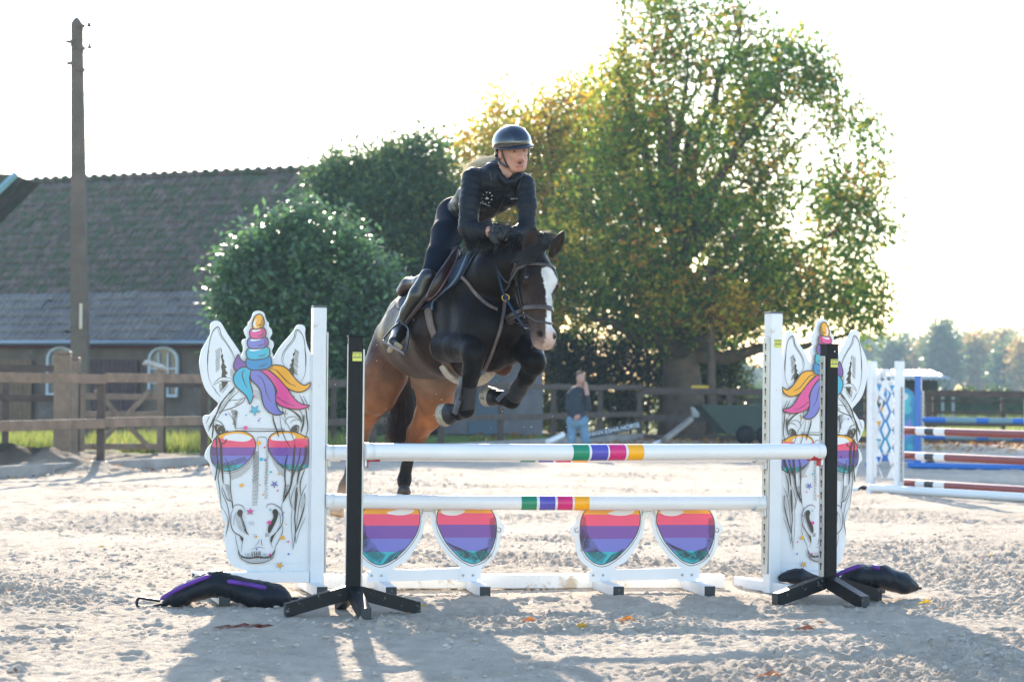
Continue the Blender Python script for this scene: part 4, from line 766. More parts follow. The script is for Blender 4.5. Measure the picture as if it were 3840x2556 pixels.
    # nose ridge, hair strands
    A.hatch((960, 2520), (950, 3500), (1045, 2560), (1045, 3500), 40, 6); A.hatch((1045, 2540), (1040, 3060), (960, 2600), (950, 3120), 16, 5); A.line([(1045, 2350), (1050, 2800), (1045, 3390)], 7); A.hatch((1180, 2400), (1160, 3400), (1225, 2440), (1215, 3380), 36, 6); A.hatch((1225, 2600), (1210, 3100), (1175, 2660), (1160, 3160), 12, 5)
    for q, wd in (([(330, 2250), (330, 2500), (350, 2750), (320, 3000), (305, 3060)], 26), ([(340, 2280), (400, 2420), (410, 2620), (430, 2900), (450, 3110)], 40), ([(500, 2330), (470, 2400), (400, 2430)], 18), ([(310, 2330), (340, 2600), (380, 2850), (360, 3000), (375, 3110), (400, 3330), (425, 3560)], 16), ([(480, 2660), (540, 2830), (570, 3000), (575, 3200), (620, 3480)], 16), ([(450, 3110), (430, 3250), (520, 3480), (560, 3700), (540, 3880), (495, 4045)], 12), ([(420, 3500), (520, 3680), (540, 3800), (500, 4040)], 9), ([(440, 3180), (520, 3380), (600, 3430), (625, 3560)], 16),
                  ([(1400, 1650), (1460, 1800), (1440, 1900)], 10), ([(1290, 1900), (1300, 2000), (1340, 2120), (1400, 2300)], 26), ([(1410, 1920), (1440, 2120), (1510, 2330), (1620, 2500)], 12), ([(1430, 1930), (1560, 2100), (1640, 2300), (1690, 2400)], 10), ([(1650, 1560), (1700, 1760), (1800, 1900), (1810, 2150)], 12), ([(1750, 1560), (1850, 1760), (1880, 1950), (1900, 2150), (1850, 2330)], 22), ([(1810, 1570), (1880, 1700), (1915, 1840)], 12), ([(1830, 1900), (1820, 2060), (1780, 2220)], 34), ([(1560, 2600), (1520, 2750), (1510, 3000), (1520, 3160), (1480, 3420)], 24), ([(1680, 2430), (1660, 2700), (1640, 2950), (1600, 3200), (1470, 3460)], 38), ([(1780, 2480), (1750, 2700), (1680, 2900), (1620, 3100)], 20), ([(1890, 2450), (1850, 2700), (1760, 2900), (1720, 3150)], 38), ([(1860, 2850), (1780, 3100), (1790, 3330)], 20), ([(1700, 3120), (1640, 3300), (1620, 3400), (1635, 3540)], 12), ([(1730, 3160), (1720, 3350), (1690, 3700), (1705, 3950), (1665, 4270)], 20), ([(1660, 3420), (1630, 3750), (1665, 4270)], 9), ([(1890, 3120), (1780, 3400), (1710, 3950)], 12), ([(1860, 3280), (1850, 3500), (1790, 3750), (1700, 4000)], 26), ([(1885, 3690), (1780, 3920), (1715, 4165)], 9), ([(1700, 4000), (1715, 4165)], 9), ([(1600, 3250), (1590, 3350), (1630, 3540)], 10)): A.line(q, wd)
    A.poly([(1710, 3150), (1740, 3300), (1700, 3700), (1680, 3560), (1690, 3300)], 'b'); A.poly([(1850, 3260), (1865, 3440), (1810, 3640), (1800, 3500)], 'g'); A.hatch((470, 3110), (560, 3420), (560, 3140), (600, 3400), 14, 7, 'b'); A.hatch((1500, 3120), (1480, 3440), (1590, 3130), (1540, 3300), 9, 8, 'b')
    # muzzle
    for q, wd in (([(620, 3560), (640, 3500), (720, 3480), (800, 3520), (835, 3600)], 12), ([(625, 3560), (590, 3650), (588, 3800), (610, 3900), (660, 3970), (760, 4030), (800, 4070), (790, 4130), (770, 4310)], 16), ([(665, 3990), (680, 4100), (710, 4230), (740, 4330)], 10), ([(1200, 3540), (1210, 3490), (1290, 3465), (1390, 3510), (1450, 3560), (1480, 3650), (1480, 3780), (1440, 3880), (1340, 4000), (1290, 4040), (1275, 4130), (1315, 4240)], 16), ([(1450, 3570), (1470, 3460)], 10), ([(1470, 3830), (1485, 3920), (1450, 4050), (1370, 4200), (1340, 4310)], 12), ([(600, 3420), (620, 3560)], 16), ([(640, 3860), (645, 3700), (690, 3600)], 7), ([(1340, 4000), (1430, 3860), (1440, 3700), (1400, 3600)], 8), ([(1000, 4210), (1060, 4150), (1085, 4080)], 8), ([(1120, 4080), (1120, 4150), (1140, 4200)], 10), ([(935, 4270), (1060, 4220), (1180, 4250)], 8)): A.line(q, wd, 'b')
    A.poly([(700, 3600), (740, 3560), (790, 3600), (780, 3700), (830, 3830), (850, 3920), (900, 4010), (820, 3970), (740, 3900), (700, 3800), (685, 3700)], 'g', 3); A.poly([(700, 3600), (740, 3562), (790, 3600), (780, 3700), (830, 3830), (860, 3940), (900, 4020), (830, 3950), (790, 3850), (750, 3720), (700, 3660)], 'b', 3)
    A.poly([(1300, 3600), (1350, 3555), (1400, 3610), (1385, 3720), (1330, 3850), (1260, 3980), (1228, 3950), (1235, 3860), (1300, 3750), (1320, 3680)], 'k', 3); A.hatch((700, 3700), (800, 3930), (760, 3690), (840, 3900), 9, 6, 'n')
    A.poly([(710, 4260), (760, 4350), (860, 4400), (960, 4400), (1050, 4375), (1180, 4400), (1290, 4360), (1360, 4250), (1345, 4360), (1290, 4440), (1180, 4480), (1040, 4500), (900, 4485), (790, 4440), (730, 4370)], 'g', 2); A.poly([(710, 4260), (760, 4350), (860, 4400), (960, 4400), (1050, 4375), (1180, 4400), (1290, 4360), (1360, 4250), (1330, 4350), (1250, 4410), (1150, 4420), (1040, 4405), (930, 4430), (830, 4415), (745, 4360)], 'b', 2); A.hatch((760, 4380), (1320, 4380), (770, 4420), (1310, 4430), 30, 8, 'b'); A.line([(715, 4290), (760, 4410), (900, 4490), (1040, 4505), (1200, 4480), (1310, 4420), (1355, 4300)], 12, 'b')
    A.hatch((830, 4330), (1200, 4330), (840, 4370), (1210, 4370), 14, 6, 'b'); A.hatch((940, 4300), (1110, 4290), (940, 4380), (1110, 4370), 9, 7, 'b'); A.poly([(740, 4030), (800, 4070), (790, 4140), (765, 4100)], 'b'); A.poly([(1290, 4040), (1420, 3900), (1330, 4040), (1290, 4160), (1275, 4110)], 'b')
    A.hatch((900, 3770), (980, 3780), (920, 3840), (990, 3850), 7, 5, 'g'); A.hatch((960, 3990), (1040, 4000), (975, 4050), (1050, 4050), 5, 5, 'g'); A.hatch((1180, 3980), (1240, 3980), (1190, 4050), (1245, 4040), 5, 6, 'b')
    # mane locks
    for pts, c in (([(685, 855), (640, 930), (605, 1030), (610, 1100), (648, 1148), (720, 1095), (812, 1080), (816, 1000), (760, 975), (710, 925)], 'u'), ([(1350, 1490), (1320, 1600), (1345, 1680), (1420, 1750), (1540, 1790), (1700, 1812), (1820, 1797), (1922, 1742), (1800, 1720), (1700, 1660), (1620, 1570), (1540, 1450), (1440, 1330), (1320, 1220), (1200, 1130), (1120, 1095), (1020, 1130), (1150, 1200), (1260, 1320)], 'p'),
                   ([(1150, 1095), (1260, 1040), (1420, 1045), (1530, 1100), (1620, 1210), (1720, 1320), (1830, 1385), (1930, 1335), (1905, 1430), (1800, 1497), (1690, 1502), (1540, 1440), (1430, 1325), (1320, 1210), (1220, 1130)], 'o'), ([(895, 1130), (888, 1230), (920, 1310), (1000, 1390), (1060, 1465), (1090, 1565), (1110, 1680), (1160, 1795), (1260, 1885), (1380, 1912), (1475, 1872), (1410, 1840), (1350, 1740), (1335, 1640), (1330, 1500), (1290, 1380), (1220, 1280), (1120, 1180), (1020, 1125)], 'v'),
                   ([(830, 1080), (720, 1095), (650, 1160), (605, 1245), (610, 1340), (660, 1430), (760, 1520), (830, 1590), (870, 1680), (888, 1722), (930, 1645), (945, 1555), (920, 1450), (890, 1350), (880, 1250), (898, 1130)], 'T')):
        A.poly(pts, c, 4); A.line(pts, 20, 'k', 4, False, True)
    for q, wd in (([(1010, 1210), (1100, 1290), (1150, 1420), (1180, 1555), (1260, 1690)], 16), ([(800, 1120), (750, 1190), (780, 1320), (840, 1450)], 18), ([(1240, 1105), (1340, 1130), (1430, 1220), (1560, 1350), (1690, 1405)], 16), ([(1350, 1600), (1450, 1660), (1560, 1720), (1680, 1755)], 12), ([(1345, 1580), (1480, 1690)], 10)): A.line(q, wd)
    A.poly([(1130, 1060), (1240, 1040), (1290, 1050), (1270, 1120), (1180, 1120)], 'y'); A.poly([(1030, 1125), (1130, 1090), (1170, 1130), (1100, 1150)], 'm'); A.poly([(940, 1470), (1000, 1480), (1060, 1560), (1090, 1650), (1000, 1600), (945, 1570)], 'g')
    # horn
    def rr(cx_, cy_, rx, ry, rot, c, c2):
        q = []
        for k in range(28):
            g = 2 * math.pi * k / 28; x = rx * np.sign(math.cos(g)) * abs(math.cos(g)) ** .7; y = ry * np.sign(math.sin(g)) * abs(math.sin(g)) ** .7; q.append((cx_ + x * math.cos(rot) - y * math.sin(rot), cy_ + x * math.sin(rot) + y * math.cos(rot)))
        A.poly(q, c); A.poly([p_ for p_ in q if p_[0] > cx_ + rx * .42], c2); A.line(q, 20, 'k', 0, False, True)
        A.line([(cx_ - rx * .72, cy_ - ry * .35), (cx_ - rx * .3, cy_ - ry * .42), (cx_ + rx * .3, cy_ - ry * .62)], 38, 'w'); A.line([(cx_ - rx * .05, cy_ + ry * .45), (cx_ + rx * .3, cy_ + ry * .4), (cx_ + rx * .7, cy_ + ry * .05)], 10); A.line([(cx_, cy_ + ry * .62), (cx_ + rx * .4, cy_ + ry * .5), (cx_ + rx * .7, cy_ + ry * .25)], 8)
    rr(1035, 990, 222, 135, -.10, 'B', 'B'); rr(1020, 825, 205, 118, -.12, 'T', 't'); rr(1015, 645, 182, 108, -.10, 'v', 'u'); rr(1012, 480, 142, 98, -.14, 'p', 'm')
    eg = [(1040, 145), (960, 190), (920, 300), (920, 380), (960, 412), (1030, 405), (1100, 370), (1122, 290), (1100, 200)]; A.poly(eg, 'o', 4); A.poly([(1090, 190), (1122, 290), (1100, 370), (1030, 405), (1060, 300)], 'y', 2); A.line(eg, 20, 'k', 4, False, True); A.line([(985, 235), (955, 300), (960, 350), (990, 385)], 34, 'w'); A.line([(1000, 345), (1080, 322)], 14)
    # stars and dots
    A.star(975, 1830, 95, 'T', .3); A.star(1330, 3125, 62, 'v', .35); A.star(918, 3600, 62, 'p', -.3); A.star(1440, 4545, 62, 'o', .2); A.star(1262, 3570, 22, 'T', 0)
    for x, y, r_, c in ((820, 2140, 37, 'p'), (482, 1908, 20, 'v'), (828, 1915, 13, 'T'), (1068, 1975, 13, 'p'), (1043, 2012, 18, 'v'), (1050, 2405, 40, 'o'), (1152, 2480, 18, 'p'), (1100, 2690, 32, 'T'), (1162, 2700, 18, 'v'), (960, 1578, 16, 'p'), (765, 3143, 32, 'o'), (1078, 3138, 12, 'p'), (1388, 3235, 16, 'p'), (1133, 3305, 17, 'o'), (1404, 2945, 18, 'o'), (1265, 2910, 20, 't'), (1250, 3793, 34, 'p'), (1495, 3625, 12, 'p'), (1470, 3660, 16, 'v'), (1540, 3828, 12, 'o'), (1480, 4060, 38, 'o'), (1022, 4040, 20, 'o'), (1578, 4132, 18, 'p'), (1035, 4258, 18, 'v'), (1588, 4348, 19, 'v'), (1265, 4355, 22, 'p'), (1535, 1887, 14, 'o'), (600, 2600, 18, 'u'), (590, 2390, 16, 'r')): A.dot(x, y, r_, c)
def wing(px, pyg, Yd, yaw, sgn, cosr, label, keyside):
    q = P(px, pyg, Yd); o = empty('jump_wing', (q[0], q[1], 0), yaw, label=label, cat='jump wing', group='white unicorn jump wings'); H = 1.86; hw = .045
    tf = lambda u_, v_: (sgn * ((u_ - U0) / (UK * cosr) - hw), (V0 - v_) / UK)
    mb_ = MB(); mb_.box((0, 0, H / 2), (2 * hw, 2 * hw, H), bev=.004); mb_.build('post', WHP, o); mb_ = MB(); mb_.box((0, 0, H + .005), (2 * hw + .002, 2 * hw + .002, .012), bev=.003); mb_.build('cap', mat('grey_cap', (.12, .12, .13), .5), o)
    lp = [tf(a, b) for a, b in crom(OUT[:-2], 3, False)] + [tf(*OUT[-2]), tf(*OUT[-1])]
    b_ = plate('unicorn_board', [lp], .022, WHP, o)
    A = Art(tf); unicorn(A); A.build('printed_unicorn', b_)
    xb0, xb1 = tf(-30, 0)[0], tf(1965, 0)[0]; mb_ = MB(); mb_.box(((xb0 + xb1) / 2, 0, (V0 - 4755) / UK), (abs(xb1 - xb0) - .004, .06, .072), bev=.004); beam = mb_.build('bottom_beam', WHP, o); mb_ = MB(); mb_.box((xb0 - sgn * .004, 0, (V0 - 4755) / UK), (.008, .058, .070)); mb_.build('end_cap', CAPM, beam)
    for x_, y0, y1 in ((tf(240, 0)[0], -.78 if sgn > 0 else -.30, .42), (sgn * -.02, -.36, .48)):
        mb_ = MB(); mb_.box((x_, (y0 + y1) / 2, .038), (.070, y1 - y0, .070), bev=.004); ft = mb_.build('foot', WHP, o)
        for yy in (y0 - .003, y1 + .003): mb_ = MB(); mb_.box((x_, yy, .038), (.068, .006, .068)); mb_.build('foot_cap', CAPM, ft)
    keyrail(o, sgn * (hw + .008), 0, .13, 1.70, .075, keyside)
    return o
wl_ = wing(1185, 2221, 15.6, math.radians(14), 1, .98, 'left white jump wing with a unicorn head board in rainbow sunglasses', 'R')
wr_ = wing(2893, 2211, 15.95, math.radians(25), -1, 1.03, 'right white jump wing with a mirrored unicorn board half behind the black stand', 'L')
sticker(wr_, .008, -.0462, 1.66, 1.1)
# ---------------------------------------------------------------- poles
def pole(name, A, B, r, segs, m0, label, grp, cat='pole', endcap=None):
    A = np.array(A); B = np.array(B); L_ = np.linalg.norm(B - A); o = empty(name, tuple(A), 0, label=label, cat=cat, group=grp); ax = (B - A) / L_
    M_ = Matrix.Identity(3); q = Vector(ax).to_track_quat('X', 'Z'); e = MB(); ths = np.linspace(0, 1, 25)
    sag = lambda t: -.006 * 4 * t * (1 - t)
    e.tube([(t * L_, 0, sag(t)) for t in ths], r, 28, False); body_ = e.build('shaft', m0, o, True)
    for s_ in (0, 1):
        c = MB(); x0 = s_ * L_; d = -1 if s_ else 1; c.tube([(x0 - d * .004, 0, 0), (x0 - d * .002, 0, 0), (x0 + d * .05, 0, 0)], [r * .93, r * 1.012, r * 1.012], 28, True); c.build('end_cap', endcap or m0, o, True)
    for t0, t1, m_ in segs:
        c = MB(); tt = np.linspace(t0, t1, max(2, int((t1 - t0) * 20))); c.tube([(t * L_, 0, sag(t)) for t in tt], r + .0008, 28, False); c.build('painted_band', m_, o, True)
    o.rotation_mode = 'QUATERNION'; o.rotation_quaternion = q; return o
PG, PV, PP_, PY = [mat(n, lin(*c), .35, noise=.06, ns=8, coat=.2) for n, c in (('band_green', (20, 130, 95)), ('band_violet', (80, 75, 170)), ('band_pink', (205, 35, 110)), ('band_yellow', (245, 170, 0)))]
def bands(A, B, xs_, Yh=None):     # photo columns of the bands on a pole from A to B
    out = []
    for (a, b), m_ in zip(xs_, (PG, PV, PP_, PY)):
        tt = []
        for px in (a, b):
            d = ray(px, 1700); k = d[0] / d[1]; t = (A[0] - k * A[1]) / (k * (B[1] - A[1]) - (B[0] - A[0])); tt.append(t)
        out.append((tt[0], tt[1], m_))
    return out
A = P(1368, 1690, 14.12); B = P(3085, 1692, 15.20); A[2] = B[2] = .966
PW = mat('white_plastic_pole', (.74, .73, .72), .30, noise=.03, ns=3, dirt=(.42, .36, .29), ds=17, dth=.655, coat=.2)
bd = bands(A, B, [(2140, 2200), (2209, 2270), (2276, 2337), (2346, 2404)])
pole('jump_pole', A, B, .050, bd, PW, 'top white pole resting on the two black stands, with green violet pink and yellow bands', 'white poles of the main jump')
A2 = P(1225, 1700, 15.58); B2 = P(2868, 1706, 15.93); A2[2] = .915; B2[2] = .915
pole('jump_pole', A2, B2, .0475, bands(A2, B2, [(1950, 2006), (2018, 2073), (2083, 2139), (2148, 2202)]), PW, 'upper white pole behind, just showing under the top front pole', 'white poles of the main jump')
A3 = P(1225, 1880, 15.58); B3 = P(2868, 1876, 15.93); A3[2] = .600; B3[2] = .600
pole('jump_pole', A3, B3, .0475, bands(A3, B3, [(1955, 2012), (2023, 2081), (2090, 2146), (2153, 2209)]), PW, 'lower white striped pole hanging above the two sunglasses boards', 'white poles of the main jump')
# cups that carry the poles
CUPW = mat('white_cup_plastic', (.70, .69, .66), .4, noise=.05)
def cup(parent, x, z, sgn, m, rr_=.052, ln=.10):
    e = MB(); e.box((x, 0, z - .02), (.014, .06, .14), bev=.003); e.build('cup_plate', WHP if m is RED else m, parent)
    e = MB(); pts = [(rr_ * 1.06 * math.cos(g), rr_ * 1.06 * math.sin(g)) for g in np.linspace(math.pi * 1.08, math.pi * 1.92, 13)]; pi_ = [(a * .9, b * .9) for a, b in pts]
    vs = [(x + sgn * t, a, z + b) for t in (.006, ln) for a, b in pts + pi_[::-1]]; n = 26
    e.add(vs, [tuple(range(n - 1, -1, -1)), tuple(range(n, 2 * n))] + [(i, (i + 1) % n, n + (i + 1) % n, n + i) for i in range(n)]); e.box((x + sgn * .012, 0, z - .065), (.012, .034, .06), bev=.003); e.build('jump_cup', m, parent)
cup(bl, .066, .966, 1, RED, .058, .085); cup(br_, -.066, .966, -1, RED, .058, .085)
for z in (.915, .600): cup(wl_, .066, z, 1, CUPW, .055, .08); cup(wr_, -.066, z, -1, CUPW, .055, .08)
# ---------------------------------------------------------------- sunglasses fillers
GK = 2074.0
def filler(gx_, pyg, Yd, yaw, label):
    q = P(gx_, pyg, Yd); o = empty('sunglasses_board', (q[0], q[1], 0), yaw, label=label, cat='jump filler', group='sunglasses boards under the poles'); gz0 = (2221 - 1880) * 3.681
    tf = lambda u_, v_: ((u_ - 1190) / GK / .99, (gz0 - v_) / GK)
    out = [(435, 1105), (440, 950), (330, 880), (250, 790), (205, 650), (185, 500), (130, 450), (120, 370), (190, 320), (200, 230), (245, 120), (330, 20), (450, -55), (650, -85), (850, -80), (1000, -50), (1110, 20), (1190, 5), (1290, 15), (1400, -50), (1560, -85), (1760, -80), (1920, -50), (2060, 30), (2150, 130), (2190, 290), (2245, 340), (2250, 420), (2195, 470), (2185, 620), (2120, 760), (2030, 860), (1940, 920), (1935, 1070)]
    hole = [(1205, 192), (1240, 260), (1275, 400), (1330, 540), (1430, 690), (1540, 810), (1635, 895), (1615, 918), (765, 938), (900, 835), (1030, 660), (1120, 480), (1155, 340), (1175, 225)]
    dr = [(650, 1100), (690, 1085), (1700, 1065), (1750, 1062)]
    b_ = plate('board', [[tf(a, b) for a, b in out], [tf(a, b) for a, b in crom(hole, 3)]], .02, WHP, o)
    A = Art(tf, -.0115); A.line = A.line
    global UK; uk = UK; UK = GK
    Lh = [(262, 330), (290, 200), (370, 95), (480, 30), (650, 0), (850, 5), (1000, 50), (1080, 140), (1095, 260), (1060, 420), (980, 560), (860, 700), (730, 810), (600, 868), (520, 868), (420, 820), (320, 700), (265, 520)]; Rh = [(1328, 180), (1390, 80), (1500, 20), (1700, -5), (1880, 20), (2020, 90), (2110, 210), (2138, 350), (2125, 500), (2080, 650), (1990, 780), (1880, 850), (1800, 858), (1680, 810), (1560, 700), (1440, 560), (1360, 400), (1322, 290)]
    for Z_, off in ((Lh, 0), (Rh, -14)):
        for v0, v1, k in ((-100, 186, 'o'), (186, 343, 'r'), (343, 520, 'u'), (520, 700, 'v'), (700, 900, 't')): A.band(crom(Z_, 4), v0 + off, v1 + off, k)
        A.line(Z_, 11, 'k', 4, False, True)
    A.poly([(640, 172), (760, 130), (900, 110), (1000, 120), (1000, 160), (900, 196), (760, 200)], 'w', 3); A.poly([(1372, 150), (1420, 110), (1540, 100), (1680, 130), (1700, 160), (1600, 200), (1500, 205), (1420, 190)], 'w', 3)
    A.line([(1115, 260), (1080, 430), (990, 590), (860, 740), (700, 860), (560, 905), (420, 850), (300, 720), (240, 420)], 8); A.line([(1300, 250), (1340, 440), (1450, 620), (1600, 780), (1760, 880), (1850, 885), (2000, 820), (2110, 660), (2150, 400)], 8)
    A.line([(1115, 240), (1120, 160), (1150, 118), (1260, 118), (1295, 160), (1300, 240)], 8); A.line([(1125, 200), (1140, 150), (1260, 148), (1280, 200)], 5)
    for s_, X in ((1, lambda x: x), (-1, lambda x: 2385 - x)): A.line([(X(245), 365), (X(190), 385), (X(195), 425), (X(225), 425), (X(240), 400)], 9)
    for a in ((270, 330, 270, 700, 350, 310, 400, 640, 22), (300, 640, 460, 850, 420, 520, 600, 760, 14), (440, 640, 640, 740, 330, 700, 560, 860, 16), (700, 740, 880, 650, 600, 860, 780, 790, 12), (280, 380, 420, 520, 270, 520, 330, 660, 12), (300, 200, 260, 330, 340, 240, 330, 350, 7)): A.hatch(a[:2], a[2:4], a[4:6], a[6:8], a[8], 5)
    for a in ((1450, 560, 1700, 800, 1560, 620, 1850, 730, 20), (1620, 740, 1850, 850, 1720, 700, 1900, 800, 14), (2010, 640, 1850, 700, 2080, 760, 1930, 840, 12), (2030, 500, 2000, 660, 2110, 560, 2080, 660, 8), (2040, 250, 2060, 560, 2115, 220, 2130, 520, 20), (1840, 700, 2040, 640, 1800, 800, 1960, 800, 10)): A.hatch(a[:2], a[2:4], a[4:6], a[6:8], a[8], 5)
    UK = uk; A.build('printed_lenses', b_)
    for x_ in (620, 1860):
        xx = tf(x_, 0)[0]; mb_ = MB(); mb_.box((xx, -.05, .038), (.070, .78, .072), bev=.004); ft = mb_.build('foot', WHP, o); mb_ = MB(); mb_.box((xx, -.443, .038), (.070, .008, .074), bev=.002); mb_.build('foot_cap', CAPM, ft)
        mb_ = MB(); mb_.box((xx - .05, -.0125, .105), (.125, .004, .07), bev=.001); br2 = mb_.build('bracket', WHP, ft)
        for dx in (-.085, -.02): mb_ = MB(); mb_.lathe([(.0005, 0), (.009, .0), (.009, .005), (.0005, .007)], (0, 0, 0), 8); o2 = mb_.build('bolt', STLB, o); o2.rotation_euler = (math.pi / 2, 0, 0); o2.location = (xx + dx, -.0145, .115)
    return o
STLB = mat('zinc_bolt', (.35, .35, .35), .4, .7)
filler(2423, 2221, 15.93, math.radians(9), 'right hand sunglasses board with rainbow lenses, standing clear of both stands')
filler(1598, 2221, 15.72, math.radians(9), 'left hand sunglasses board with rainbow lenses, partly behind the left black stand')
a = G(1205, 2224); b = G(2712, 2203); a = P(1205, 2224, 15.95); b = P(2712, 2203, 16.3); gb = MB(); L_ = math.hypot(b[0] - a[0], b[1] - a[1]); gb.box((0, 0, .048), (L_, .09, .092), bev=.006); g_ = gb.build('ground_plank', mat('muddy_white_plank', (.70, .69, .67), .5, noise=.05, dirt=(.46, .37, .27), ds=5, dth=.56)); g_.location = ((a[0] + b[0]) / 2, (a[1] + b[1]) / 2, 0); g_.rotation_euler = (0, 0, math.atan2(b[1] - a[1], b[0] - a[0])); tag(g_, 'long white plank lying on the sand behind the sunglasses boards', 'plank')
# ---------------------------------------------------------------- sandbags
SBM = mat('black_sandbag', (.009, .012, .018), .5, spec=.25, noise=.25, ns=6, bump=.5, bs=14, dirt=(.30, .27, .23), ds=16, dth=.70); PUR = mat('purple_webbing', (.10, .02, .24), .55, noise=.3, ns=10)
def bag(name, pts, label, strips, tailp, grp='sandbags on the jump feet'):
    c0 = P(*pts[len(pts) // 2][:3]); o = empty(name, (c0[0], c0[1], 0), label=label, cat='sandbag', group=grp); O_ = np.array(o.location)
    pr = []
    for p, q in zip(pts[:-1], pts[1:]): pr.append(Cap(P(*p[:3]), P(*q[:3]), RP(p[3], p[2]), RP(q[3], q[2]), None, (np.array((0, 1.0, 0)), 1.5)))
    v, f, c = sdf_mesh(name, pr, .008, k=.045, grow=-.018)
    v = v + (np.stack([vnoise(v[:, 0] * 14, v[:, 2] * 18 + v[:, 1] * 7)] * 3, 1) - .5) * (.004, .008, .008) + (np.stack([vnoise(v[:, 0] * 38 + 5, v[:, 2] * 30 + v[:, 1] * 20)] * 3, 1) - .5) * (0, .010, .010)
    b_ = link('bag', fastmesh('bag', v - O_, f), SBM, o, True)
    for s_ in (strips or []):
        e = MB(); e.tube(crom([P(*q) - O_ for q in s_], 6, False), [.002] + [.014] * (6 * (len(s_) - 1) - 1) + [.002], 8); e.build('purple_piping', PUR, b_, True)
    for s_ in (tailp or []): e = MB(); e.tube(crom([P(*q) - O_ for q in s_], 4, False), .009, 6); e.build('strap_loop', SBM, b_, True)
    return o
bag('sandbag', [(610, 2262, 14.62, 17), (680, 2232, 14.66, 30), (760, 2195, 14.7, 33), (810, 2183, 14.74, 31), (870, 2204, 14.76, 34), (960, 2228, 14.78, 42), (1040, 2238, 14.8, 38), (1066, 2240, 14.8, 26)], 'black and purple sandbag draped over the foot of the left unicorn wing', [[(600, 2246, 14.52), (690, 2196, 14.56), (790, 2156, 14.6)], [(850, 2178, 14.6), (930, 2190, 14.6), (1000, 2204, 14.6)]], [[(612, 2262, 14.6), (560, 2274, 14.58), (516, 2272, 14.56), (520, 2242, 14.6), (560, 2246, 14.6), (600, 2252, 14.6)], [(1070, 2245, 14.8), (1120, 2244, 14.8)]])
bag('sandbag', [(3130, 2188, 15.4, 16), (3215, 2155, 15.43, 31), (3300, 2160, 15.48, 38), (3385, 2186, 15.5, 33), (3432, 2202, 15.5, 18)], 'black and purple sandbag over the outer foot of the right unicorn wing', [[(3130, 2160, 15.3), (3180, 2135, 15.3), (3230, 2120, 15.3)], [(3270, 2124, 15.3), (3300, 2130, 15.3)]], [[(3430, 2200, 15.5), (3456, 2205, 15.5)]])
bag('sandbag', [(2930, 2165, 15.9, 22), (2990, 2160, 15.9, 24), (3060, 2168, 15.95, 22)], 'dusty sandbag lying behind the left leg of the right black stand', [], [])
# ---------------------------------------------------------------- second jump on the right: white lattice wing and maroon poles
q0 = P(3267, 1870, 32.3); yw = math.radians(-63); o = empty('lattice_wing', (q0[0], q0[1], 0), yw, label='white jump wing with arched diamond lattice, right of the unicorn wing', cat='jump wing'); Wd = .62; Hh_ = 1.74
for x_ in (0, Wd): mb_ = MB(); mb_.box((x_, 0, Hh_ / 2), (.10, .10, Hh_), bev=.005); mb_.build('post', WHP, o)
outl = [(.05, .10), (Wd - .05, .10), (Wd - .05, 1.38)] + [(Wd / 2 + (Wd / 2 - .05) * math.cos(g), 1.38 + .26 * math.sin(g)) for g in np.linspace(.1, math.pi - .1, 12)] + [(.05, 1.38)]
holes = []
for r_ in range(5):
    for c in (0, 1): cx_, cz = .165 + c * .29, .46 + r_ * .24; holes.append([(cx_ - .075, cz), (cx_, cz - .115), (cx_ + .075, cz), (cx_, cz + .115)])
for r_ in range(4): cx_, cz = .31, .58 + r_ * .24; holes.append([(cx_ - .06, cz), (cx_, cz - .095), (cx_ + .06, cz), (cx_, cz + .095)])
holes += [[(.10, .18), (.26, .18), (.13, .36)], [(Wd - .10, .18), (Wd - .13, .36), (Wd - .26, .18)], [(.14, 1.44), (.32, 1.50), (.32, 1.60), (.20, 1.56)], [(Wd - .14, 1.44), (Wd - .20, 1.56), (Wd - .32, 1.60), (Wd - .32, 1.50)]]
plate('lattice_panel', [outl] + holes, .02, WHP, o); keyrail(o, Wd + .06, 0, .15, 1.40, .05, 'F')
for x_ in (0.0, Wd): mb_ = MB(); mb_.box((x_, 0, -.005), (.09, 1.0, .09), bev=.004); mb_.build('foot', WHP, o)
MR = mat('maroon_paint', (.22, .035, .03), .35, noise=.08, coat=.2); BKP = mat('black_band_paint', (.02, .025, .03), .35); WP2 = mat('white_band_paint', (.75, .75, .74), .35)
dr_ = np.array((math.cos(math.radians(-58)), math.sin(math.radians(-58)), 0)); st0 = P(3362, 1800, 32.0)
for k, (z, lb) in enumerate(((.82, 'highest maroon pole with white and black bands on the lattice wing jump'), (.49, 'middle maroon pole with white and black bands on the lattice wing jump'), (.125, 'lowest maroon pole with white and black bands on the lattice wing jump'))):
    A = np.array((st0[0], st0[1], z)); B = A + dr_ * 3.5; B[2] -= .0
    pole('jump_pole', A, B, .052, [(.12, .17, WP2), (.17, .22, BKP), (.22, .28, WP2), (.72, .78, WP2), (.78, .83, BKP), (.83, .88, WP2)], MR, lb, 'maroon poles', endcap=MR)
A = P(3262, 1880, 31.6); A[2] = .06; B = A + np.array((2.0, -2.9, 0)); pole('ground_pole', A, B, .055, [], PW, 'white pole lying on the sand in front of the maroon poles', None)
bag('sandbag', [(3190, 1848, 32.2, 6), (3230, 1836, 32.2, 12), (3275, 1832, 32.2, 15), (3330, 1846, 32.2, 9)], 'black sandbag at the foot of the white lattice wing', [], [], None)
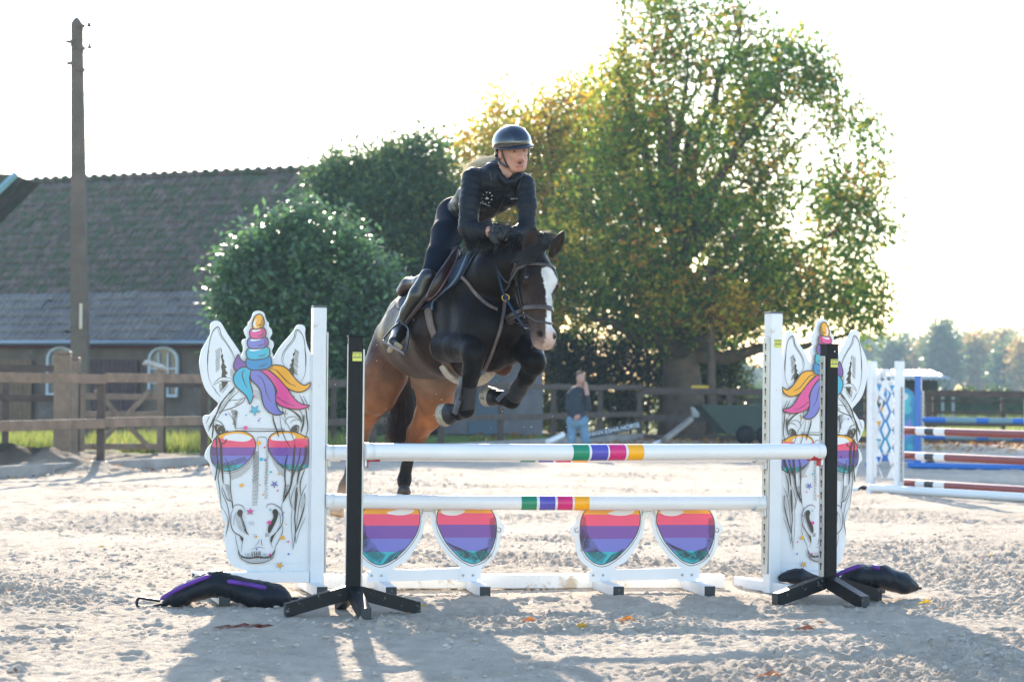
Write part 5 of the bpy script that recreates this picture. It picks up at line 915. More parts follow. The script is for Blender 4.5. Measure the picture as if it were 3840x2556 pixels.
# ---------------------------------------------------------------- third jump: blue wing with an under-water picture, blue and yellow poles
q0 = P(3442, 1752, 42); o = empty('blue_wing', (q0[0], q0[1], 0), math.radians(-20), label='blue jump wing with a painted under water picture behind the lattice wing', cat='jump wing'); BLU = mat('bright_blue_paint', (.01, .13, .45), .35, noise=.06, coat=.2)
mb_ = MB(); mb_.box((0, 0, .81), (.11, .10, 1.62), bev=.005); mb_.build('post', BLU, o)
bo_ = [(-.80, .25), (-.06, .25), (-.06, 1.20), (-.10, 1.33), (-.22, 1.40), (-.36, 1.36), (-.45, 1.46), (-.60, 1.50), (-.80, 1.50)]; sb_ = plate('picture_board', [bo_], .02, mat('sea_teal', (.02, .25, .42), .4, noise=.25, ns=3), o)
UKs = UK; UK = 1.0; A = Art(lambda a, b: (a, b), -.0125, .0006)
A.poly([(-.80, 1.50), (-.58, 1.47), (-.50, 1.38), (-.42, 1.30), (-.45, 1.18), (-.38, 1.05), (-.46, .95), (-.56, .80), (-.62, .70), (-.80, .66)], 'B', 3); A.poly([(-.40, .62), (-.28, .50), (-.14, .56), (-.10, .72), (-.16, .86), (-.20, .74), (-.28, .80), (-.30, .68), (-.40, .74), (-.50, .82)], 'v', 2)
A.dot(-.60, 1.00, .06, 'o'); A.dot(-.68, 1.14, .09, 'k'); A.dot(-.66, 1.16, .04, 'w'); A.poly([(-.76, .80), (-.62, .86), (-.70, .70)], 'o')
for x_, y_, r2 in ((-.25, 1.20, .13), (-.20, 1.02, .09), (-.5, .48, .07), (-.32, .40, .05), (-.7, .42, .06), (-.14, .36, .05)): A.dot(x_, y_, r2, 't')
for x_, y_, r2 in ((-.24, 1.24, .06), (-.5, .50, .03), (-.7, .43, .03)): A.dot(x_, y_, r2, 'n')
A.build('sea_print', sb_); UK = UKs
keyrail(o, .075, 0, .15, 1.35, .05, 'F'); mb_ = MB(); mb_.box((-.42, 0, .16), (.80, .06, .12), bev=.005); mb_.build('bottom_beam', BLU, o)
for x_ in (-.8, 0): mb_ = MB(); mb_.box((x_, 0, .045), (.09, .9, .09), bev=.004); mb_.build('foot', BLU, o)
GB_ = mat('grey_blue_paint', (.17, .27, .30), .4); YB_ = mat('yellow_paint', (.55, .45, .02), .4); st0 = P(3458, 1650, 42)
for z, lb in ((.84, 'top blue and yellow banded pole of the far blue jump'), (.55, 'second blue and yellow banded pole of the far blue jump'), (.18, 'lowest blue and yellow banded pole of the far blue jump')):
    A = np.array((st0[0], st0[1], z)); B = A + np.array((3.45, -.35, 0)); pole('jump_pole', A, B, .05, [(.115, .27, GB_), (.33, .45, GB_), (.505, .62, YB_), (.68, .80, GB_), (.86, .93, GB_)], BLU, lb, 'blue and yellow poles', endcap=BLU)
A = P(3405, 1758, 41.2); A[2] = .06; B = A + np.array((3.6, -1.1, 0)); pole('ground_pole', A, B, .055, [], BLU, 'blue pole lying on the sand in front of the blue jump', None, endcap=BLU)
bag('sandbag', [(3460, 1744, 41.6, 8), (3490, 1738, 41.6, 12), (3516, 1744, 41.6, 8)], 'black sandbag beside the foot of the blue wing', [], [], None)
# ---------------------------------------------------------------- odds and ends at the far fence
q = P(2292, 1614, 55.5); bn_ = empty('banner_board', tuple(q), 0, label='black banner board lettered WWW.ESHA.HORSE leaning at a slant by the man', cat='banner'); bn_.rotation_euler = (math.radians(-8), -.21, .0)
mb_ = MB(); mb_.box((0, 0, 0), (1.30, .03, .17), bev=.004); mb_.build('board', mat('banner_black', (.02, .025, .03), .5), bn_); text('lettering', 'WWW.ESHA.HORSE', .145, mat('banner_white', (.80, .82, .84), .5), bn_, (.02, -.0165, 0), (math.pi / 2, 0, 0))
for (a, b, r_, m_, lb) in (((1640 + 850, 1650, 50), (2590, 1572, 53), .07, mat('aged_pole', (.15, .125, .10), .6, noise=.3, ns=3), 'weathered pale pole leaning up towards the lime trunk'), ((2452, 1668, 50), (2500, 1646, 50.5), .06, PW, 'short white pole end on the leaves right of the banner'), ((2055, 1655, 50), (2110, 1630, 51), .06, PW, 'white pole end lying left of the man')):
    A = P(*a); B = P(*b); A[2] = max(A[2], .07); pole('stored_pole', A, B, r_, [], m_, lb, 'spare poles by the far fence')
for px, py, lb in ((2608, 1545, 'white bucket hung on the far fence beside the trunk'), (2690, 1560, 'small pale bucket hung on the far fence right of the trunk')):
    q = P(px, py, 60.9); e = MB(); e.lathe([(.001, -.13), (.09, -.13), (.12, .12), (.125, .13), (.11, .12), (.08, -.11), (.001, -.11)], (0, 0, 0), 14); o = e.build('bucket', mat('white_bucket', (.6, .62, .62), .4), None, True); o.location = tuple(q); tag(o, lb, 'bucket', 'buckets on the far fence')
q = P(2780, 1640, 58); gt_ = empty('green_trailer', (q[0], q[1], 0), math.radians(8), label='dark green tipping trailer tub in front of the far fence', cat='trailer'); e = MB()
e.add([(-1.0, 0, .95), (1.1, 0, .95), (.95, 0, .25), (-.35, 0, .25), (-1.0, 1.1, .95), (1.1, 1.1, .95), (.95, 1.1, .25), (-.35, 1.1, .25)], [(3, 2, 1, 0), (4, 5, 6, 7), (0, 1, 5, 4), (1, 2, 6, 5), (2, 3, 7, 6), (3, 0, 4, 7)]); e.build('tub', mat('dark_green_steel', (.006, .030, .018), .5, noise=.2), gt_)
for x_ in (.1, .6): e = MB(); e.lathe([(.001, -.06), (.2, -.06), (.24, -.03), (.24, .03), (.2, .06), (.001, .06)], (0, 0, 0), 16); w_ = e.build('wheel', BLP, gt_, True); w_.rotation_euler = (math.pi / 2, 0, 0); w_.location = (x_, .0, .22)
q = P(2625, 1450, 61.3); e = MB(); e.box((0, 0, 0), (.44, .05, .07), bev=.01); o = e.build('yellow_board', mat('yellow_plastic', (.55, .36, .02), .5)); o.location = tuple(q); tag(o, 'small yellow bar on top of the far fence rail', 'bar')
# ---------------------------------------------------------------- the man on the phone
Ym = 46.0; MN = empty('person', tuple(P(2168, 1735, Ym) * (1, 1, 0)), label='man in dark jacket and jeans on the phone beside the far fence', cat='person'); ML = np.array(MN.location)
SKM = (.42, .23, .17); hd = [Ell(P(2177, 1418, Ym), np.eye(3), (RP(16, Ym), RP(19, Ym), RP(23, Ym)), SKM), Cap(P(2176, 1428, Ym - .06), P(2177, 1440, Ym - .05), .045, .035, SKM), Cap(P(2172, 1445, Ym), P(2168, 1470, Ym), .058, .065, SKM), Cap(P(2179, 1424, Ym - .11), P(2179, 1428, Ym - .12), .014, .016, SKM)]
def mch(p, c=None): return [Cap(P(a[0], a[1], a[2]), P(b[0], b[1], b[2]), a[3], b[3], c) for a, b in zip(p[:-1], p[1:])]
tr = mch([(2166, 1478, Ym, .16), (2160, 1530, Ym, .185), (2166, 1560, Ym, .165)]) + [Cap(P(2142, 1482, Ym), P(2192, 1484, Ym), .09, .085)]
aL = mch([(2136, 1486, Ym, .075), (2132, 1535, Ym - .02, .062), (2160, 1566, Ym - .2, .05)]); aR = mch([(2196, 1488, Ym, .07), (2206, 1530, Ym - .1, .055), (2202, 1478, Ym - .18, .045)])
lgs = mch([(2148, 1578, Ym, .105), (2142, 1640, Ym - .03, .078), (2148, 1728, Ym, .055)]) + mch([(2184, 1578, Ym, .105), (2196, 1650, Ym - .05, .078), (2210, 1728, Ym, .055)])
hn = mch([(2160, 1566, Ym - .2, .042), (2170, 1560, Ym - .22, .038)], SKM) + mch([(2202, 1478, Ym - .18, .036), (2196, 1446, Ym - .13, .042)], SKM) + [Cap(P(2196, 1440, Ym - .13), P(2190, 1430, Ym - .11), .013, .010, SKM), Cap(P(2200, 1440, Ym - .13), P(2196, 1428, Ym - .11), .013, .010, SKM)]
def mbody(name, pr, m, parent, attr=False): v, f, c = sdf_mesh(name, pr, .014, k=.012, kc=.01); return link(name, fastmesh(name, v - ML, f, c if attr else None), m, parent, True)
mbody('body', hd + hn + [Cap(p.a, p.b, p.ra * .85, p.rb * .85, SKM) for p in tr + aL + aR + lgs], mat('skin', attr=True, rough=.5), MN, True)
mbody('jacket', tr + aL + aR + [Cap(P(2150, 1462, Ym), P(2190, 1462, Ym), .05, .05)], mat('dark_blue_jacket', (.014, .024, .035), .75, noise=.25, ns=6, bump=.3, bs=9), MN); mbody('jeans', lgs + [Cap(P(2150, 1580, Ym - .03), P(2182, 1580, Ym - .03), .135, .135)], mat('blue_jeans', (.11, .21, .31), .8, noise=.25, ns=5, bump=.3, bs=10), MN)
v, f, c = sdf_mesh('hair', [Ell(P(2176, 1407, Ym + .03), np.eye(3), (.088, .10, .085))], .012, k=.01, subs=[Ell(P(2180, 1424, Ym - .12), np.eye(3), (.075, .10, .10))]); link('hair', fastmesh('hair', v - ML, f), mat('short_brown_hair', (.05, .028, .02), .8, noise=.3), MN, True)
e = MB(); e.box(P(2196, 1440, Ym - .10) - ML, (.035, .012, .12), ry=.2, bev=.003); e.build('phone', BLP, MN)
for a in ((2148, 1733), (2211, 1733)): v, f, c = sdf_mesh('shoe', [Cap(P(a[0], a[1], Ym + .03), P(a[0] + 2, a[1] + 3, Ym - .16), .05, .045)], .012, k=.01); link('shoe', fastmesh('shoe', v - ML, f), BLP, MN, True)
# ================================================================== the horse
DK = (0.006, 0.0038, 0.0032); BR = (0.024, 0.013, 0.009); CH = (0.155, 0.058, 0.021); TN = (0.17, 0.115, 0.08); BLK = (0.006, 0.0055, 0.006)  # CH: chestnut coat, with warm bounce light on the thighs mixed into the colour
HOOF = (0.022, 0.02, 0.02); SOLE = (0.30, 0.24, 0.17); WH = (0.62, 0.58, 0.54); PK = (0.52, 0.36, 0.30); MB_ = (0.045, 0.024, 0.015)
hp = []
hp += [Cap(P(1535, 1255, 16.45), P(1590, 1262, 15.85), RP(118, 16.4), RP(150, 15.8), MB_)]
hp += chain([(1590, 1258, 15.85, 160), (1640, 1262, 15.55, 158), (1690, 1262, 15.3, 150), (1765, 1225, 15.1, 128)], BR)
hp += chain([(1530, 1185, 16.5, 80), (1575, 1125, 16.1, 60), (1640, 1085, 15.7, 60), (1745, 1010, 15.3, 60)], MB_)   # back line
hp += chain([(1722, 1150, 15.1, 85), (1730, 1240, 15.02, 80), (1700, 1290, 15.02, 62)], DK)                          # near shoulder
hp += chain([(1880, 1160, 14.98, 95), (1900, 1235, 14.95, 95), (1915, 1285, 14.98, 80)], DK)                         # off shoulder
hp += chain([(1805, 1170, 14.98, 115), (1815, 1240, 14.9, 115), (1835, 1310, 14.95, 85)], DK)                        # breast
hp += [Cap(P(1872, 1340, 15.05), P(1885, 1372, 15.05), RP(60, 15), RP(38, 15), (0.09, 0.04, 0.022))]
hp += chain([(1755, 1040, 15.25, 80), (1800, 1075, 15.05, 115), (1860, 1030, 14.9, 96), (1930, 985, 14.8, 72), (1990, 965, 14.72, 56)], DK)  # neck
hp += chain([(1790, 985, 15.2, 40), (1850, 935, 15.0, 38), (1930, 915, 14.82, 36), (1990, 925, 14.72, 40)], DK)        # crest
# hindquarters
hp += [Cap(P(1478, 1270, 16.55), P(1440, 1400, 16.5), RP(78, 16.5), RP(86, 16.5), MB_)]
hp += chain([(1445, 1400, 16.45, 84), (1412, 1478, 16.45, 76)], (.105, .045, .022)) + chain([(1412, 1478, 16.5, 72), (1374, 1545, 16.65, 50), (1348, 1620, 16.85, 36)], CH)
hp += chain([(1348, 1615, 16.85, 38), (1336, 1680, 16.95, 30)], DK)
hp += chain([(1336, 1680, 16.95, 27), (1318, 1760, 16.95, 20), (1298, 1822, 16.95, 22)], BLK)
hp += chain([(1296, 1822, 16.95, 25), (1275, 1880, 16.9, 19), (1268, 1900, 16.88, 21)], (0.30, 0.2, 0.13))
hp += [Cap(P(1590, 1320, 16.2), P(1640, 1410, 16.2), RP(95, 16.2), RP(82, 16.2), MB_)]
hp += chain([(1628, 1420, 16.25, 90), (1632, 1490, 16.3, 66), (1606, 1560, 16.45, 50), (1566, 1620, 16.65, 38)], CH)
hp += chain([(1566, 1625, 16.65, 38), (1542, 1680, 16.75, 31)], DK)
hp += chain([(1542, 1680, 16.75, 27), (1524, 1750, 16.75, 18), (1517, 1795, 16.75, 23)], BLK)
hp += chain([(1517, 1795, 16.75, 22), (1515, 1812, 16.73, 18), (1515, 1822, 16.72, 18)], BLK)
# fore legs: image-left
hp += chain([(1668, 1302, 15.0, 58), (1720, 1300, 14.85, 52), (1772, 1312, 14.66, 43)], DK)
hp += [Ell(P(1775, 1330, 14.64), np.eye(3), [RP(40, 14.6)] * 3, DK)]
hp += chain([(1777, 1345, 14.64, 38), (1769, 1392, 14.66, 32), (1760, 1430, 14.7, 27), (1752, 1500, 14.75, 25)], BLK)
hp += [Ell(P(1748, 1532, 14.78), np.eye(3), [RP(31, 14.8)] * 3, BLK)]
hp += chain([(1748, 1538, 14.8, 26), (1722, 1545, 14.85, 25)], BLK)
hp += chain([(1718, 1546, 14.86, 28), (1700, 1550, 14.91, 30)], BLK)
# image-right
hp += chain([(1935, 1275, 15.0, 74), (1985, 1320, 14.82, 50), (2003, 1352, 14.74, 42)], DK)
hp += [Ell(P(2005, 1360, 14.72), np.eye(3), [RP(38, 14.7)] * 3, DK)]
hp += chain([(1998, 1375, 14.74, 36), (1975, 1412, 14.8, 29), (1945, 1455, 14.9, 26), (1928, 1485, 14.95, 25)], BLK)
hp += [Ell(P(1920, 1503, 14.98), np.eye(3), [RP(29, 15)] * 3, BLK)]
hp += chain([(1915, 1500, 14.99, 25), (1885, 1494, 15.02, 23)], BLK)
hp += chain([(1882, 1492, 15.03, 26), (1866, 1489, 15.06, 28)], BLK)
# head in its own frame: d down the face, s to the horse's right (image left), f out of the face
H0 = P(2022, 958, 14.66); H1 = P(2038, 1338, 14.44); HD = nrm(H1 - H0); _ff = np.array([math.sin(math.radians(30)), -math.cos(math.radians(30)), 0.06])
HF = nrm(_ff - HD * (_ff @ HD)); HS = np.cross(HD, HF)
if HS[0] > 0: HS = -HS
HAX = np.array([HS, HF, HD])
def hh(t, f, s): return H0 + HD * t + HF * f + HS * s * 1.14
hp += [Ell(hh(.05, -.05, 0), HAX, (.090, .085, .085), DK), Ell(hh(.135, -.01, 0), HAX, (.098, .078, .115), BR),
       Cap(hh(.12, .01, 0), hh(.33, .012, 0), .074, .054, BR, (HF, .8)), Cap(hh(.33, .012, 0), hh(.5, .015, 0), .054, .050, MB_, (HF, .85)),
       Ell(hh(.545, .012, 0), HAX, (.062, .054, .060), MB_), Cap(hh(.575, .0, .02), hh(.575, .0, -.02), .034, .034, PK), Cap(hh(.545, -.045, .012), hh(.55, -.045, -.012), .03, .03, MB_)]
for sg in (1, -1):
    hp += [Ell(hh(.215, -.085, sg * .05), HAX, (.036, .092, .125), BR), Cap(hh(.30, -.06, sg * .032), hh(.5, -.035, sg * .026), .044, .03, MB_),
           Cap(hh(.185, .012, sg * .074), hh(.34, -.005, sg * .047), .02, .013, BR), Cap(hh(.12, .02, sg * .066), hh(.165, .022, sg * .082), .025, .02, DK),
           Ell(hh(.195, .0, sg * .083), HAX, (.018, .03, .016), BR), Ell(hh(.53, .03, sg * .042), HAX, (.024, .03, .036), PK if sg < 0 else MB_)]
# ears
def ear(bx, by, tx, ty, Y, wpx, out):
    A = P(bx, by, Y); B = P(tx, ty, Y - 0.02); ax = nrm(B - A); L = np.linalg.norm(B - A)
    fw = nrm(np.array(out) - ax * (np.array(out) @ ax)); sd_ = np.cross(ax, fw); W = RP(wpx, Y)
    c = A + ax * L * .46
    return [Ell(c, np.array([sd_, fw, ax]), (W, W * .6, L * .54), (.022, .014, .011)), Cap(A + ax * L * .5, B, W * .72, .003, (.022, .014, .011), (fw, .6))], [Ell(c + fw * W * .62 + ax * .004, np.array([sd_, fw, ax]), (W * .6, W * .42, L * .42))]
e1, c1 = ear(1978, 952, 2004, 856, 14.60, 30, (0.1, -1, 0.1)); e2, c2 = ear(2068, 960, 2112, 872, 14.60, 26, (0.8, -0.6, 0.0))
hp += e1 + e2
hsub = c1 + c2
for sg in (1, -1):
    hsub += [Ell(hh(.538, .052, sg * .043), np.array([nrm(HS + HD * .5 * sg), HF, nrm(HD - HS * .5 * sg)]), (.011, .022, .02)), Ell(hh(.168, .03, sg * .102), HAX, (.016, .018, .012))]
hsub += [Cap(hh(.588, .03, .03), hh(.588, .03, -.03), .004, .004)]
hV, hF_, hC = sdf_mesh('horse', hp, 0.0085, k=0.013, subs=hsub, kc=0.022)
rel = hV - H0; ht = rel @ HD; hs_ = rel @ HS; hf_ = rel @ HF
hC = hC.copy()
# white blaze, pink nose: markings that belong to the coat
wl = np.interp(ht, [.085, .12, .16, .20, .26, .40, .47, .53, .62], [-.03, .036, .034, .018, .004, .0, .012, .018, .02])      # towards image left
wr = np.interp(ht, [.085, .12, .16, .20, .26, .40, .47, .53, .62], [.0, .06, .095, .085, .05, .040, .05, .065, .065])
nz = (vnoise(ht * 90 + 7, hs_ * 90 + 40) - .5) * .012
onhead = (ht > .08) & (ht < .66) & (np.abs(hs_) < .12) & (hf_ > -.03)
wgt = np.clip((wl + nz - hs_) / .006 + .5, 0, 1) * np.clip((wr + nz + hs_) / .006 + .5, 0, 1) * onhead * np.clip((ht - .085) / .01, 0, 1)
wh = np.array(WH)[None] * (1 - np.clip((ht - .48) / .06, 0, 1))[:, None] + np.array(PK)[None] * np.clip((ht - .48) / .06, 0, 1)[:, None]
# veins, tendons and creases of the skin
vn = (vnoise(hV[:, 0] * 9 + hV[:, 1] * 5, hV[:, 2] * 7) - .5); vn2 = (vnoise(hV[:, 0] * 23 + 4, hV[:, 2] * 19 + hV[:, 1] * 14) - .5)
cen = np.array(P(1700, 1260, 15.5)); offs = (hV - cen); offs /= np.linalg.norm(offs, axis=1)[:, None]; hV = hV + offs * ((vn * .012 + vn2 * .004) * (ht < -.12))[:, None]
hC = hC * (1 + .5 * vn + .35 * vn2)[:, None]
hC = hC * (1 - wgt[:, None]) + wh * wgt[:, None]
dn = np.zeros(len(hV))
for sg in (1, -1):
    q = hh(.538, .05, sg * .043); dn = np.maximum(dn, np.clip(1.5 - np.linalg.norm(hV - q, axis=1) / .021, 0, 1))
q = hh(.575, .03, 0); dn = np.maximum(dn, .85 * np.clip(1.4 - np.linalg.norm((hV - q) * (1, 1, 1.4), axis=1) / .02, 0, 1) * (vnoise(hs_ * 160 + 9, ht * 160 + 3) > .35))
hC = hC * (1 - dn[:, None]) + np.array((0.02, 0.015, 0.014)) * dn[:, None]
lip = np.clip((ht - .60) / .015, 0, 1) * (hf_ > -.08); hC = hC * (1 - .7 * lip[:, None]) + np.array(PK) * .7 * lip[:, None]
# paler flank and belly fold, tan inner thigh
def blend(cx, cy, Y, rr, colr, a=1.0):
    global hC
    q = P(cx, cy, Y); wg = a * np.exp(-(np.linalg.norm(hV - q, axis=1) / rr) ** 2); hC = hC * (1 - wg[:, None]) + np.array(colr) * wg[:, None]
blend(1505, 1400, 16.25, .10, TN, .8); blend(1590, 1425, 16.05, .15, TN, .75); blend(1450, 1250, 16.3, .12, (0.10, 0.07, 0.055), .5); blend(1860, 1395, 15.0, .07, (0.13, 0.055, 0.03), .7)
blend(1640, 1360, 15.3, .16, (0.03, 0.018, 0.013), .6)
blend(1990, 1160, 14.45, .05, (0.045, 0.02, 0.014), .7)
trunk = hp[:10] + hp[16:18] + [Cap(P(1700, 1200, 15.35), P(1800, 1200, 15.05), RP(150, 15.3), RP(140, 15))]
tV, tF, _ = sdf_mesh('t', hp[0:8], .02, k=.014)
tbvh = BVHTree.FromPolygons([Vector(v) for v in tV], [tuple(q) for q in tF.tolist()])
hm = mat('horse_coat', attr=True, rough=0.46, noise=0.28, ns=9, bump=0.25, bs=34, spec=.13)
HT = empty('jumping_horse', tuple(P(1700, 1250, 15.4)), label='dark bay horse with a white blaze jumping over the striped white poles with its rider', cat='horse')
hme = fastmesh('body', hV - np.array(HT.location), hF_, hC); HB = link('body', hme, hm, HT, True)
bvh = BVHTree.FromPolygons([Vector(v) for v in hV], [tuple(f) for f in hF_.tolist()])
def hit(px, py, off=0.004, T=None):
    d = Vector(ray(px, py)).normalized(); r = (T or bvh).ray_cast(Vector(CAM), d)
    if r[0] is None: return None
    n = r[1]
    if n.dot(d) > 0: n = -n
    return np.array(r[0] + n * off), np.array(n)
HL = np.array(HT.location)
def strap_pts(pts, wpx=0, off=0.006, step=6, T=None):
    out = []; prev = None
    cp = crom(pts, 4, False); 
    for a, b in zip(cp[:-1], cp[1:]):
        n = max(1, int(np.hypot(*(b - a)) / step))
        for i in range(n):
            q = a + (b - a) * i / n; h_ = hit(q[0], q[1], off, T)
            if h_ is not None: out.append(h_)
            elif out:
                Y = out[-1][0][1]; out.append((P(q[0], q[1], Y), np.array((0, -1.0, 0))))
    return out
def ribbon(name, pn, width, th, m, parent, close=False):
    p = np.array([a for a, _ in pn]); n = np.array([b for _, b in pn])
    for _ in range(3):
        if close: p = (np.roll(p, 1, 0) + 2 * p + np.roll(p, -1, 0)) / 4
        else: p[1:-1] = (p[:-2] + 2 * p[1:-1] + p[2:]) / 4; n[1:-1] = (n[:-2] + 2 * n[1:-1] + n[2:]) / 4
    if close: t = np.roll(p, -1, 0) - np.roll(p, 1, 0)
    else: t = np.gradient(p, axis=0)
    t /= np.linalg.norm(t, axis=1)[:, None] + 1e-9; n = n - t * (n * t).sum(1)[:, None]; n /= np.linalg.norm(n, axis=1)[:, None] + 1e-9
    b = np.cross(t, n); L_ = len(p); V = []
    for i in range(L_):
        for s1, s2 in ((-1, -1), (1, -1), (1, 1), (.7, 1.5), (-.7, 1.5), (-1, 1)): V.append(p[i] + b[i] * s1 * width / 2 + n[i] * s2 * th / 2 - HL)
    fs = []; K = 6
    for i in range(L_ if close else L_ - 1):
        j = (i + 1) % L_
        for k in range(K): fs.append((i * K + k, j * K + k, j * K + (k + 1) % K, i * K + (k + 1) % K))
    me = bpy.data.meshes.new(name); me.from_pydata([tuple(v) for v in V], [], fs)
    return link(name, me, m, parent, True)
def ringband(name, t0, tilt, width, th, m, parent, f0=-.03, off=.004):
    pn = []
    for k in range(64):
        g = 2 * math.pi * k / 64; dr = HS * math.cos(g) + HF * math.sin(g); o = hh(t0 + tilt * math.sin(g), f0, 0)
        r = bvh.ray_cast(Vector(o + dr * .3), Vector(-dr))
        if r[0] is None: continue
        pn.append((np.array(r[0]) + dr * off, dr))
    return ribbon(name, pn, width, th, m, parent, True)
LE = mat('brown_bridle_leather', (0.055, 0.038, 0.032), 0.38, noise=.25, ns=30); LG = mat('worn_strap_leather', (0.10, 0.075, 0.065), 0.42, noise=.3, ns=30)
BK = mat('black_leather', (0.012, 0.012, 0.014), 0.3, noise=.2, ns=20); STL = mat('steel', (0.55, 0.55, 0.56), 0.25, 1.0); BRS = mat('brass', (0.5, 0.34, 0.12), 0.3, 1.0)
SAD = mat('saddle_leather', (0.024, 0.008, 0.007), 0.38, noise=.25, ns=12, bump=.05); NAVY = mat('navy_cloth', (0.010, 0.022, 0.045), 0.85, noise=.2, ns=40, bump=.2, bs=200)
if 1:
    BRD = empty('bridle', (0, 0, 0)); BRD.parent = HT
    def bp(name, *a, **k): o = ribbon(name, *a, BRD, **k); return o
    ringband('noseband', .345, .02, .030, .008, LE, BRD); ringband('flash_strap', .405, .06, .013, .005, LE, BRD, f0=-.03); ringband('browband', .075, .015, .020, .007, LE, BRD, f0=-.05)
    bp('cheekpiece', strap_pts([(1934, 985), (1932, 1040), (1938, 1100), (1956, 1165), (1968, 1215)]), .016, .006, LE)
    bp('cheekpiece', strap_pts([(1944, 990), (1946, 1060), (1954, 1120), (1965, 1160)]), .010, .005, BK)
    bp('throat_latch', strap_pts([(1938, 985), (1918, 1030), (1910, 1065), (1890, 1092)]), .012, .005, LE)
    ring = MB(); c = np.array(hit(1970, 1215, .012)[0]) - HL; ring.tube([c + .030 * (HS * math.cos(g) * .7 - HF * math.cos(g) * .5 + HD * math.sin(g)) for g in np.linspace(0, 2 * math.pi, 25)], .0045, 6, False)
    ring.build('bit_ring', STL, BRD, True)
    ring = MB(); c = P(1896, 1116, 14.72) - HL; ring.tube([c + .021 * np.array((math.cos(g), .2 * math.cos(g), math.sin(g))) for g in np.linspace(0, 2 * math.pi, 25)], .0045, 6, False)
    ring.build('martingale_ring', BRS, BRD, True)
# reins: free-hanging in front of the neck
def freestrap(name, pts, width, th, m, parent, nrmv=(0, -1, 0)):
    w_ = np.array([P(*q) for q in pts]); w_ = crom(w_, 6, False); return ribbon(name, [(q, np.array(nrmv, float)) for q in w_], width, th, m, parent)
freestrap('rein', [(1862, 915, 14.80), (1861, 960, 14.78), (1868, 1020, 14.72), (1880, 1075, 14.68), (1896, 1114, 14.66), (1925, 1165, 14.56), (1950, 1205, 14.52), (1968, 1224, 14.50)], .016, .004, NAVY, HT)
freestrap('rein', [(1856, 880, 14.85), (1855, 940, 14.8), (1862, 1000, 14.72), (1900, 1060, 14.62), (1922, 1040, 14.6), (1938, 1010, 14.6)], .011, .004, BK, HT)
# breastplate and martingale straps, girth
ribbon('breastplate_strap', strap_pts([(1796, 944), (1768, 980), (1735, 1035), (1718, 1050), (1672, 1062)], off=.008), .015, .006, BK, HT)
ribbon('breastplate_strap', strap_pts([(1728, 1034), (1758, 1062), (1790, 1108), (1830, 1146), (1872, 1166)], off=.008), .022, .006, LG, HT)
ribbon('martingale_strap', strap_pts([(1893, 1122), (1884, 1180), (1872, 1240), (1850, 1300), (1832, 1350), (1815, 1392)], off=.010), .020, .006, LG, HT)
ribbon('girth', strap_pts([(1608, 1160), (1618, 1215), (1640, 1275), (1665, 1340), (1690, 1390), (1720, 1418)], off=.008, T=tbvh), .055, .012, mat('brown_girth', (0.13, 0.085, 0.06), .6, noise=.2), HT)
ribbon('girth_pad', [(P(*q), n_) for q, n_ in zip(crom([(1656, 1370, 15.12), (1676, 1402, 15.12), (1712, 1430, 15.15), (1755, 1438, 15.2), (1800, 1430, 15.2), (1835, 1404, 15.15), (1856, 1376, 15.1)], 5, False), [np.array((-.45, -.5, -.75))] * 40)], .060, .012, mat('pale_sheepskin', (0.42, 0.36, 0.31), .9, noise=.2, ns=30), HT)
def patch(name, poly, off, th, m, parent, step=4):
    poly = np.array(poly, float); x0, y0 = poly.min(0); x1, y1 = poly.max(0); cp = poly; n = len(cp)
    def inside(x, y):
        c = False; j = n - 1
        for i in range(n):
            if (cp[i][1] > y) != (cp[j][1] > y) and x < (cp[j][0] - cp[i][0]) * (y - cp[i][1]) / (cp[j][1] - cp[i][1]) + cp[i][0]: c = not c
            j = i
        return c
    gx = np.arange(x0, x1 + step, step); gy = np.arange(y0, y1 + step, step); idx = {}; V = []; NN = []
    last = None
    for j, y in enumerate(gy):
        for i, x in enumerate(gx):
            if inside(x, y):
                h_ = hit(x, y, off)
                if h_ is None: continue
                idx[(i, j)] = len(V); V.append(h_[0] - HL); NN.append(h_[1])
    V = np.array(V); fs = []
    for (i, j), a in idx.items():
        q = [(i, j), (i, j + 1), (i + 1, j + 1), (i + 1, j)]
        if all(t in idx for t in q): fs.append(tuple(idx[t] for t in q))
    for _ in range(6):
        V2 = V.copy()
        for (i, j), a in idx.items():
            nb = [idx[t] for t in ((i - 1, j), (i + 1, j), (i, j - 1), (i, j + 1)) if t in idx]
            if len(nb) == 4:
                V2[a] = (V[a] + V[nb].sum(0)) / 5
            elif len(nb) > 1 : V2[a] = V[a] * .6 + V[nb].mean(0) * .4
        V = V2
    me = bpy.data.meshes.new(name); me.from_pydata([tuple(v) for v in V], [], fs)
    o = link(name, me, m, parent, True); md = o.modifiers.new('s', 'SOLIDIFY'); md.thickness = th; md.offset = 0; return o
hoofM = mat('cream_hoof_wall', (.33, .28, .21), .55, noise=.35, ns=30, bump=.2, bs=60, dirt=(.08, .07, .06), ds=20, dth=.58); hoofD = mat('dark_hoof', (.018, .016, .016), .4, noise=.2)
